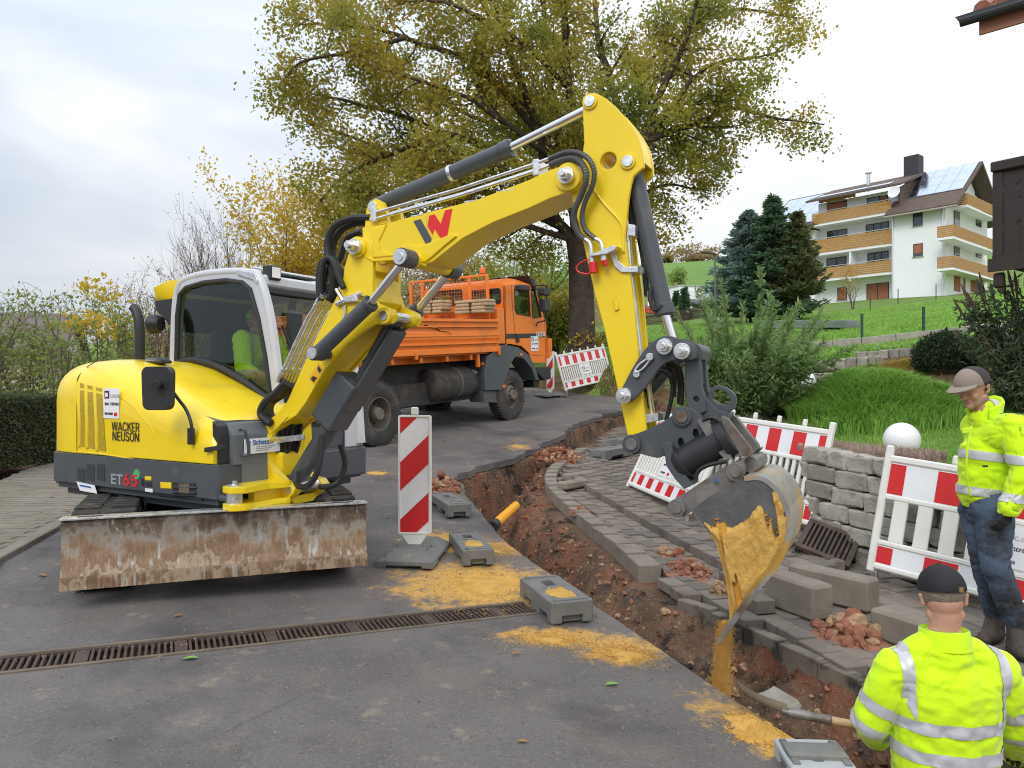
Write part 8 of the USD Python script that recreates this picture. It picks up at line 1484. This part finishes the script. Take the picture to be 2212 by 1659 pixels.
# ================================================================== houses
WALLW = mat('white_render', (.85, .86, .88), .85, var=.03, vs=.6); ROOFT = mat('brown_roof_tiles', (.105, .072, .055), .8, var=.35, vs=2.5, bump=.6, bs=6, dist=.05, dirt=((.17, .13, .10), 3, .55, .8)); BALC = mat('pine_balcony_boards', (.42, .215, .05), .6, var=.18, vs=3, dirt=((.33, .19, .09), 1.2, .5, .8))
DWIN = mat('dark_window_frame', (.025, .022, .025), .4); PANE = mat('window_pane', (.06, .07, .08), .06, var=.3, spec=.9); SHUT = mat('terracotta_shutter', (.36, .125, .065), .7, var=.12); SOLAR = mat('solar_glass', (.50, .57, .67), .14, 1.0, var=.04); ANTH = mat('slate_chimney', (.035, .035, .04), .7)
hO = at(2041, 640, 66.0); hf = unit([.65, -.76, 0]); hn = unit([.76, .65, 0]); hO[2] -= .35
HF = Fr(hO, hf, hn); ZH = lambda pts: [(1566 + x * .2928, 297 + y * .2928) for x, y in pts]
ap = thing('apartment_building', 'white apartment building with wooden balconies and brown roof up the slope', 'building', hO)
def hp2(n, m, mt, par=None, smooth=False): return obj(n, m, mt, par or ap, smooth)
def hq(pts, t=0.0): return HF.pxs(ZH(pts), t)
aL_ = hq([(1230, 900)])[0][0]; eav = hq([(1500, 508)])[0][1]; aLL = hq([(640, 900)])[0][0]; W1 = aLL - 5.0
wl_ = hp2('wall', [HF.box(aL_, 0, -1.0, eav, 0, 11), HF.box(aLL, aL_ + .01, -1, eav, 1.6, 10.9), HF.box(W1, aLL, -1, eav - .3, .6, 10.8)], WALLW)
apx = eav + 4.3
hp2('gable', Fr(HF.pt(-.02, 0, 0), HF.n, -HF.f).prism([(0, eav - .01), (11, eav - .01), (5.5, apx - .5)], 0, .3), WALLW)
def roofp(a0, a1, e_over=1.1, t_e=-.9, zdrop=.55, ridge=(5.5, None), th=.22):
    rt, rb_ = ridge[0], ridge[1] or apx
    RFm = Fr(HF.O, HF.n, HF.f, HF.up); sl_ = (rb_ - eav + zdrop) / (rt - t_e)
    return RFm.prism([(t_e, eav - zdrop), (rt, rb_), (2 * rt - t_e, eav - zdrop), (2 * rt - t_e, eav - zdrop + th), (rt, rb_ + th * 1.25), (t_e, eav - zdrop + th)], a0, a1)
hp2('roof', [roofp(aL_ - .3, 1.3), roofp(W1 - .5, aLL + .3)], ROOFT); dorm = hq([(665, 455), (1330, 320)], .3)
RFm = Fr(HF.O, HF.n, HF.f, HF.up); dz = eav + 2.35
hp2('dormer_roof', RFm.prism([(-.3, dz), (5.5, apx + .1), (5.5, apx + .35), (-.3, dz + .2)], aLL - .5, aL_ + .9), ROOFT); hp2('dormer_wall', HF.box(aLL + .1, aL_ + .3, eav, dz + .05, 1.2, 1.5), WALLW); hp2('dormer_cheek', RFm.prism([(.6, eav), (5.2, eav), (5.2, apx), (.6, dz)], aL_ + .35, aL_ + .5), ROOFT)
def panelgrid(a0, a1, s0, s1, na, ns, t_e=-.9, zdrop=.55, top=None, name='solar_panel'):
    b0, b1 = eav - zdrop + .24, apx + .275
    if top: b0, b1, t_e = top
    for i in range(na):
        for j in range(ns):
            u0, u1 = a0 + (a1 - a0) * i / na + .012, a0 + (a1 - a0) * (i + 1) / na - .012; v0, v1 = s0 + (s1 - s0) * j / ns + .003, s0 + (s1 - s0) * (j + 1) / ns - .003
            C = [HF.pt(u, b0 + (b1 - b0) * v + o, t_e + (5.5 - t_e) * v) for o in (.05, .09) for u, v in ((u0, v0), (u1, v0), (u1, v1), (u0, v1))]; hp2(name, hull(C), SOLAR)
panelgrid(aL_ + .8, 1.05, .33, .985, 4, 3); panelgrid(W1 - .3, aLL + .1, .15, .95, 4, 3); panelgrid(aLL + .4, aL_ - .2, .10, .26, 7, 1, top=(dz + .2, apx + .35, -.3))
hp2('chimney', [HF.box(aL_ - .75, aL_ + .6, apx - .6, apx + 2.0, 4.6, 5.9)], ANTH); hp2('flue', [cyl(HF.pt(aL_ - 4.0, apx - .8, 4.2), HF.pt(aL_ - 4.0, apx + .9, 4.2), .18, 12), cyl(HF.pt(aL_ - 4.0, apx + 1.0, 4.2), HF.pt(aL_ - 4.0, apx + 1.08, 4.2), .32, 12)], ZNC)
dc_ = HF.ppt(*ZH([(1250, 405)])[0], -.4); hp2('satellite_dish', lathe([(0, .0), (.02, .3), (.10, .55), (.12, .56), (.04, .3), (.03, 0)], dc_, unit([-.75, -.6, .25]), 24), WFM, None, 40)
def window(pts, t=0.0, shutter=0.0, split=1):
    q = hq(pts, t); a0, a1 = min(p[0] for p in q), max(p[0] for p in q); b0, b1 = min(p[1] for p in q), max(p[1] for p in q); b0, b1 = b0 + .06, b1 - .06
    w_ = hp2('window', [HF.box(a0, a1, b0, b0 + .07, t - .05, t + .04), HF.box(a0, a1, b1 - .07, b1, t - .05, t + .04)] + [HF.box(x - .035, x + .035, b0 + .0701, b1 - .0701, t - .05, t + .04) for x in np.linspace(a0 + .035, a1 - .035, split + 1)], DWIN); hp2('pane', HF.box(a0 + .04, a1 - .04, b0 + .04, b1 - .04, t - .02, t - .01), PANE, w_)
    if shutter: hp2('shutter', HF.box(a0 + .071, a1 - .071, b1 - .08 - (b1 - b0 - .15) * shutter, b1 - .071, t - .04, t - .025), SHUT, w_)
    hp2('sill', HF.box(a0 - .08, a1 + .08, b0 - .06, b0 - .002, t - .12, t), STONE[2], w_)
window([(1388, 556), (1458, 652)]); window([(1390, 783), (1460, 878)], 0, .75); window([(755, 690), (903, 738)], 1.6, 0, 2); window([(1040, 640), (1210, 695)], 1.6, 0, 3); window([(750, 890), (897, 948)], 1.6, 0, 2); window([(1052, 850), (1208, 915)], 1.6, 0, 3); window([(1048, 445), (1142, 500)], 1.2, 0, 1); window([(755, 485), (900, 530)], 1.2, .9, 1); window([(1143, 430), (1203, 495)], 1.2, .95, 1); window([(1045, 1078), (1210, 1200)], 1.6, .98, 2); window([(830, 1105), (900, 1200)], 1.6, .98, 1)
def balcony(x0, yt0, x1, yt1, ybot, t=0.0):
    a0, b1 = hq([(x0, yt0)], t)[0]; a1, b2 = hq([(x1, yt1)], t)[0]; bb = (b1 + b2) / 2; bl = hq([(x1, ybot)], t)[0][1]; n = 6; k = hp2('balcony', HF.box(a0, a1, bl - .22, bl - .06, t + .05, 1.59), WALLW)
    for i in range(n): h_ = (bb - bl) / n; hp2('balcony_board', HF.box(a0, a1, bl + i * h_ + .012, bl + (i + 1) * h_ - .012, t, t + .04), BALC, k)
    hp2('railing', tube([HF.pt(a0, bb + .10, t + .02), HF.pt(a1, bb + .10, t + .02)], .03, 6), ZNC, k)
balcony(640, 560, 1228, 470, 545); balcony(640, 755, 1228, 685, 780); balcony(640, 965, 1228, 910, 990)
hp2('divider', HF.box(*[hq([(918, 900)])[0][0] + k for k in (-.08, .08)], 2.6, eav - 3, .1, 1.59), WALLW); hp2('downpipe', [cyl(HF.pt(-.15, -.5, -.1), HF.pt(-.15, eav - .2, -.1), .06, 8), cyl(HF.pt(aL_ + .1, -.5, -.06), HF.pt(aL_ + .1, eav - .3, -.06), .06, 8)], ZNC); hp2('gutter', [tube([HF.pt(aL_ - .3, eav - .55, -.95), HF.pt(1.3, eav - .55, -.95)], .09, 8)], STONE[0])
q = hq([(700, 470), (970, 425)], .4); hp2('awning', [HF.box(q[0][0] + (q[1][0] - q[0][0]) * i / 16, q[0][0] + (q[1][0] - q[0][0]) * (i + 1) / 16 - .01, q[0][1] - .25 - .05 * (i % 2), q[0][1] + .05, .2, .24) for i in range(16)], BALC)
# right gable side: balconies and windows
SFm = Fr(HF.pt(0, 0, 0), HF.n, -HF.f)
def sq(pts, t=0.0): return SFm.pxs(ZH(pts), t)
for (x0, y0_, x1, y1_, yb) in ((1685, 640, 2015, 705, 700), (1685, 870, 2015, 930, 940), (1790, 410, 2015, 490, 480)):
    a0, b0 = sq([(x0, y0_)], -1.3)[0]; a1 = min(sq([(x1, y1_)], -1.3)[0][0], 10.5); bt = b0; bl = bt - 1.0; k = hp2('balcony', SFm.box(a0, a1, bl - .22, bl - .06, -1.29, 0), WALLW)
    for i in range(6): hp2('balcony_board', SFm.box(a0, a1, bl + i / 6 + .012, bl + (i + 1) / 6 - .012, -1.30, -1.26), BALC, k); hp2('balcony_board', HF.box(0.0, 1.26, bl + i / 6 + .012, bl + (i + 1) / 6 - .012, a0, a0 + .04), BALC, k)
for (x0, y0_, x1, y1_, sh) in ((1688, 545, 1730, 650, 0), (1850, 605, 1890, 650, 0), (1938, 628, 1960, 672, 0), (1975, 640, 1995, 685, 0), (1688, 775, 1730, 865, 0), (1850, 825, 1890, 880, 0), (1938, 845, 1958, 890, 0), (1690, 1028, 1735, 1130, 1), (1758, 1038, 1772, 1140, 1), (1812, 1055, 1885, 1135, 1), (1940, 1078, 1990, 1132, 1), (1845, 400, 1868, 425, 0)):
    p = sq([(x0, y1_)])[0]; r2_ = sq([(x1, y0_)])[0]
    if r2_[0] - p[0] > .1 and r2_[0] < 11: w_ = hp2('window', SFm.box(p[0], r2_[0], p[1], r2_[1], -.04, .0), SHUT if sh else DWIN); (not sh) and hp2('pane', SFm.box(p[0] + .08, r2_[0] - .08, p[1] + .08, r2_[1] - .08, -.05, -.041), PANE, w_)
# white garage, cars, lattice fence, street lamp
def simple_building(name, label, c, rz, w, d, h, roofh, wm, rm, over=.3):
    t = thing(name, label, 'building', c); R = trimesh.transformations.rotation_matrix(rz, [0, 0, 1]); R[:3, 3] = c; f, n = R[:3, 0], R[:3, 1]; Fb = Fr(c, f, n); obj('wall', Fb.box(-w / 2, w / 2, -.5, h, -d / 2, d / 2), wm, t); Rf = Fr(c, n, f, (0, 0, 1)); obj('roof', Rf.prism([(-d / 2 - over, h - .05), (0, h + roofh), (d / 2 + over, h - .05), (d / 2 + over, h + .12), (0, h + roofh + .18), (-d / 2 - over, h + .12)], -w / 2 - over, w / 2 + over), rm, t)
    if roofh > .5: obj('gable', Rf.prism([(-d / 2, h), (d / 2, h), (0, h + roofh)], -w / 2, w / 2), wm, t)
    return t, Fb
gt_, gF = simple_building('garage', 'small white garage with flat roof beyond the parked cars', onhill(1482, 112), .25, 5.0, 5, 2.7, .02, WALLW, mat('grey_roof', (.4, .4, .4), .7), .12); obj('door', gF.box(-1.2, 1.2, 0, 2.1, -2.54, -2.501), WFM, gt_)
def car(c, yaw, col, label, van=False):
    t = thing('parked_car', label, 'car', c); f = np.array([math.cos(yaw), math.sin(yaw), 0]); Fc = Fr(c, f, np.array([-f[1], f[0], 0])); H_ = 1.42 if not van else 1.75; m = mat('car_paint_' + label.split()[0], col, .3, coat=.6, var=.02)
    body = [(-2.0, .35), (-2.02, .75), (-1.9, .9), (-1.5, .95), (1.0, .95), (1.7, .85), (2.0, .7), (2.03, .35)] if not van else [(-2.1, .35), (-2.1, 1.0), (1.3, 1.0), (1.95, .9), (2.1, .65), (2.1, .35)]
    cabn = [(-1.75, .93), (-1.35, H_ - .04), (-.9, H_), (.2, H_), (.45, H_ - .05), (1.05, .93)] if not van else [(-2.05, .98), (-1.95, H_), (.6, H_), (1.3, .98)]
    obj('body', hull(np.vstack([[Fc.pt(a, b, s * (.82 if b > .5 else .78)) for a, b in body] for s in (-1, 1)])), m, t, 35); obj('roof', hull(np.vstack([[Fc.pt(a, b, s * (.78 if b < 1.1 else .62)) for a, b in cabn] for s in (-1, 1)])), m, t, 35)
    for s in (-1, 1):
        w_ = [(a * .9, .93 + (b - .93) * .86 + .02) for a, b in cabn]; obj('side_window', hull([Fc.pt(a, b, s * ((.80 if b < 1.1 else .665) + e)) for a, b in w_ for e in (0, .01)]), PANE, t)
        for a in (-1.3, 1.25): w2 = obj('wheel', cyl(Fc.pt(a, .31, s * .66), Fc.pt(a, .31, s * .84), .31, 20), RUB, t); obj('rim', cyl(Fc.pt(a, .31, s * .842), Fc.pt(a, .31, s * .85), .19, 14), ZNC, w2)
        obj('tail_lamp', Fc.box(-2.06, -1.98, .68, .85, s * .7 - .1, s * .7 + .1, .02), RINK, t)
    obj('rear_window', hull([Fc.pt(-1.72, 1.0, s * .6) for s in (-1, 1)] + [Fc.pt(-1.42, H_ - .1, s * .5) for s in (-1, 1)] + [Fc.pt(-1.75, 1.0, .6), Fc.pt(-1.45, H_ - .1, .5)]) if False else Fc.box(-1.9 if van else -1.62, -1.6 if van else -1.55, 1.02, H_ - .15, -.5, .5), PANE, t)
car(onhill(1402, 92), .15, (.50, .012, .015), 'red small car parked beyond the dipper arm'); car(onhill(1503, 100), .35, (.012, .013, .018), 'black car parked in front of the white garage'); car(onhill(1545, 108), .5, (.35, .45, .52), 'silver blue van parked beside the conifers', True)
LATT = mat('brown_lattice', (.06, .042, .032), .85); la = [onhill(u, d) for u, d in ((1380, 52), (1430, 54), (1500, 58), (1590, 64))]; lf = thing('lattice_fence', 'low brown criss-cross lattice fence below the parked cars', 'fence', la[0])
for i in range(3):
    a, b = la[i], la[i + 1]; L = np.linalg.norm(b - a); d = (b - a) / L; n = int(L / .17); S = []
    for k in range(n): 
        for sgn in (-1, 1): p = a + d * (k + .5) * L / n; S.append(tube([p - d * .28 * sgn + [0, 0, .05], p + d * .28 * sgn + [0, 0, .85]], .026, 4))
    obj('lattice', S, LATT, lf, kind='stuff')
    for h in (.25, .68): obj('rail', tube([a + [0, 0, h], b + [0, 0, h]], .04, 5), LATT, lf)
lb_ = [onhill(u, d) for u, d in ((1150, 34), (1230, 33), (1300, 34), (1345, 36))]; lf2 = thing('lattice_fence', 'lattice fence passing behind the oak trunk', 'fence', lb_[0])
for i in range(3):
    a, b = lb_[i], lb_[i + 1]; L = np.linalg.norm(b - a); d = (b - a) / L; n = int(L / .15); obj('lattice', [tube([a + d * (k + .5) * L / n - d * .22 * s + [0, 0, .05], a + d * (k + .5) * L / n + d * .22 * s + [0, 0, .75]], .022, 4) for k in range(n) for s in (-1, 1)], LATT, lf2, kind='stuff')
lc_ = onhill(1546, 40); top = at(1544, 549, 40.0); lp = thing('street_lamp', 'slim grey street lamp with flat arched head on the slope', 'street lamp', lc_); obj('pole', [tube([lc_ - [0, 0, .2], top], [.065, .045], 12)], mat('lamp_grey', (.13, .13, .135), .5), lp, True); obj('lamp_head', hull([top + v for v in ([.1, .1, -.05], [.1, -.15, -.05], [-.2, .12, .09], [-.2, -.15, .09], [-.75, .08, .12], [-.75, -.1, .12], [-.78, 0, .05], [.05, 0, .06], [-.3, 0, .02])]), mat('lamp_head', (.10, .09, .085), .5), lp)
tr_o = onhill(1443, 258); tt = thing('red_tractor', 'tiny red tractor on the crest of the far field', 'tractor', tr_o); Ftr = Fr(tr_o, (1, 0, 0), (0, 1, 0)); obj('body', [Ftr.box(-.3, 1.6, .9, 1.7, -.5, .5, .1)], RINK, tt); obj('cab', Ftr.box(-1.4, -.2, 1.0, 2.7, -.7, .7, .1), RINK, tt)
for a, rd in ((-1.0, .85), (1.3, .55)): obj('wheel', [cyl(Ftr.pt(a, rd, s * .6), Ftr.pt(a, rd, s * 1.0), rd, 18) for s in (-1, 1)], RUB, tt)
# small house at the far left
PALE = mat('pale_wall', (.52, .46, .43), .9, var=.06); lh, lF = simple_building('small_house', 'small pale house with brown tiled roof behind the left shrubs', onhill(-60, 30), .35, 7.0, 5, 2.0, 1.6, PALE, mat('grey_brown_tiles', (.15, .12, .105), .85, var=.3, bump=.5, bs=9)); obj('chimney', lF.box(.6, 1.1, 2.2, 3.7, -.25, .25, .02), mat('dark_chimney', (.09, .05, .05), .8), lh)
# ================================================================== neighbouring timber house at the right
DKW = mat('dark_stained_timber', (.028, .017, .014), .6, var=.3, vs=10, bump=.3, bs=40); SOFF = mat('brown_fascia', (.30, .13, .075), .7, var=.12); RTILE = mat('red_clay_tile', (.42, .19, .13), .7, var=.25, vs=5); GUT = mat('dark_gutter', (.02, .022, .024), .4)
nh = thing('neighbour_house', 'timber balcony and red tiled eaves of the house at the right edge', 'house', (6.9, 6.5, .8))
bC = at(2158, 560, 8.2); nb1 = unit([.60, -.80, 0]); NBF = Fr(bC, nb1, unit([.80, .60, 0])); zt_ = NBF.px(2160, 362)[1]; zb = NBF.px(2160, 548)[1]
obj('wall', [NBF.box(1.3, 6, -3.2, 3.3, 1.5, 6)], WALLW, nh); obj('balcony_floor', [NBF.box(-.05, 5, zb - .12, zb - .02, -.05, 1.499), NBF.box(-.08, 5, zb - .20, zb - .06, -.09, -.05)], DKW, nh); obj('handrail', [NBF.box(-.06, 5, zt_ - .05, zt_ + .06, -.08, .06, .012)], DKW, nh); obj('corner_post', [NBF.box(-.05, .05, zb - .05, zt_ - .051, -.05, .05, .01), NBF.box(-.05, .05, zb - .38, zb - .21, -.04, .06, .02)], DKW, nh)
x = .055; k = 0
while x < 1.6:
    w_ = .155; hl = [[(x + w_ / 2 + .5 * a, zb + (zt_ - zb) * c + e) for a, e in ((-.03, -.03), (.03, -.04), (.04, .05), (-.04, .04))] for c in (.33, .72)]; 
    poly = Polygon([(x, zb - .02), (x + w_, zb - .02), (x + w_, zt_ - .06), (x, zt_ - .06)]); cut = [Point(x + w_, zb + (zt_ - zb) * c).buffer(.045) for c in (.30, .74)] + [Point(x, zb + (zt_ - zb) * c).buffer(.045) for c in (.30, .74)] + [shapely.box(x + w_ - .02, zb + (zt_ - zb) * .42, x + w_, zb + (zt_ - zb) * .62)]
    for c in cut: poly = poly.difference(c)
    poly = poly if poly.geom_type == 'Polygon' else max(poly.geoms, key=lambda g: g.area); obj('balcony_board', NBF.prism(list(poly.exterior.coords)[:-1], -.03, .0), DKW, nh); x += w_ + .004; k += 1
SB_ = Fr(bC, unit([.80, .60, 0]), unit([.60, -.80, 0]) * -1); obj('side_boards', [SB_.box(.06 + .16 * i, .215 + .16 * i, zb - .02, zt_ - .06, -.03, 0) for i in range(7)], DKW, nh); obj('side_rail', SB_.box(.05, 1.2, zt_ - .05, zt_ + .06, -.06, .06, .01), DKW, nh)
e0 = at(2100, 44, 8.0); ez = e0[2]; e1 = at(2212, 10, 8.0); e1 = at(2212, 10, (ez - 1.6) / ((829.5 - 10) / 1600)); ed = unit([e1[0] - e0[0], e1[1] - e0[1], 0]); en = np.array([-ed[1], ed[0], 0]); en = en if en[0] > 0 else -en; EF = Fr(e0, ed, en)
ew = 3.5; obj('gutter', [EF.prism([(-.10, -.02), (ew, -.02), (ew, .05), (-.14, .05)], -.10, .0), tube([EF.pt(-.1, 0, -.05), EF.pt(ew, 0, -.05)], .055, 12)], GUT, nh); obj('fascia', EF.box(.06, ew, -.17, -.021, .02, .05), SOFF, nh); obj('roof_deck', Fr(e0, en, ed).prism([(-.02, .04), (3.2, 1.9), (3.2, 2.02), (-.02, .08)], .0, ew), SOFF, nh)
for i in range(12):
    for j in range(5):
        c0_ = EF.pt(.10 + i * .21, .08 + j * .185, -.03 + j * .32); m = tube([c0_, c0_ + np.array([0, 0, 1]) * .20 + en * .345], .085, 9); obj('roof_tile', m, RTILE, nh, 40)
obj('ridge_hook', tube([EF.pt(.25, .08, 0), EF.pt(.22, .45, .02), EF.pt(.18, .6, .02)], .02, 6), GUT, nh)
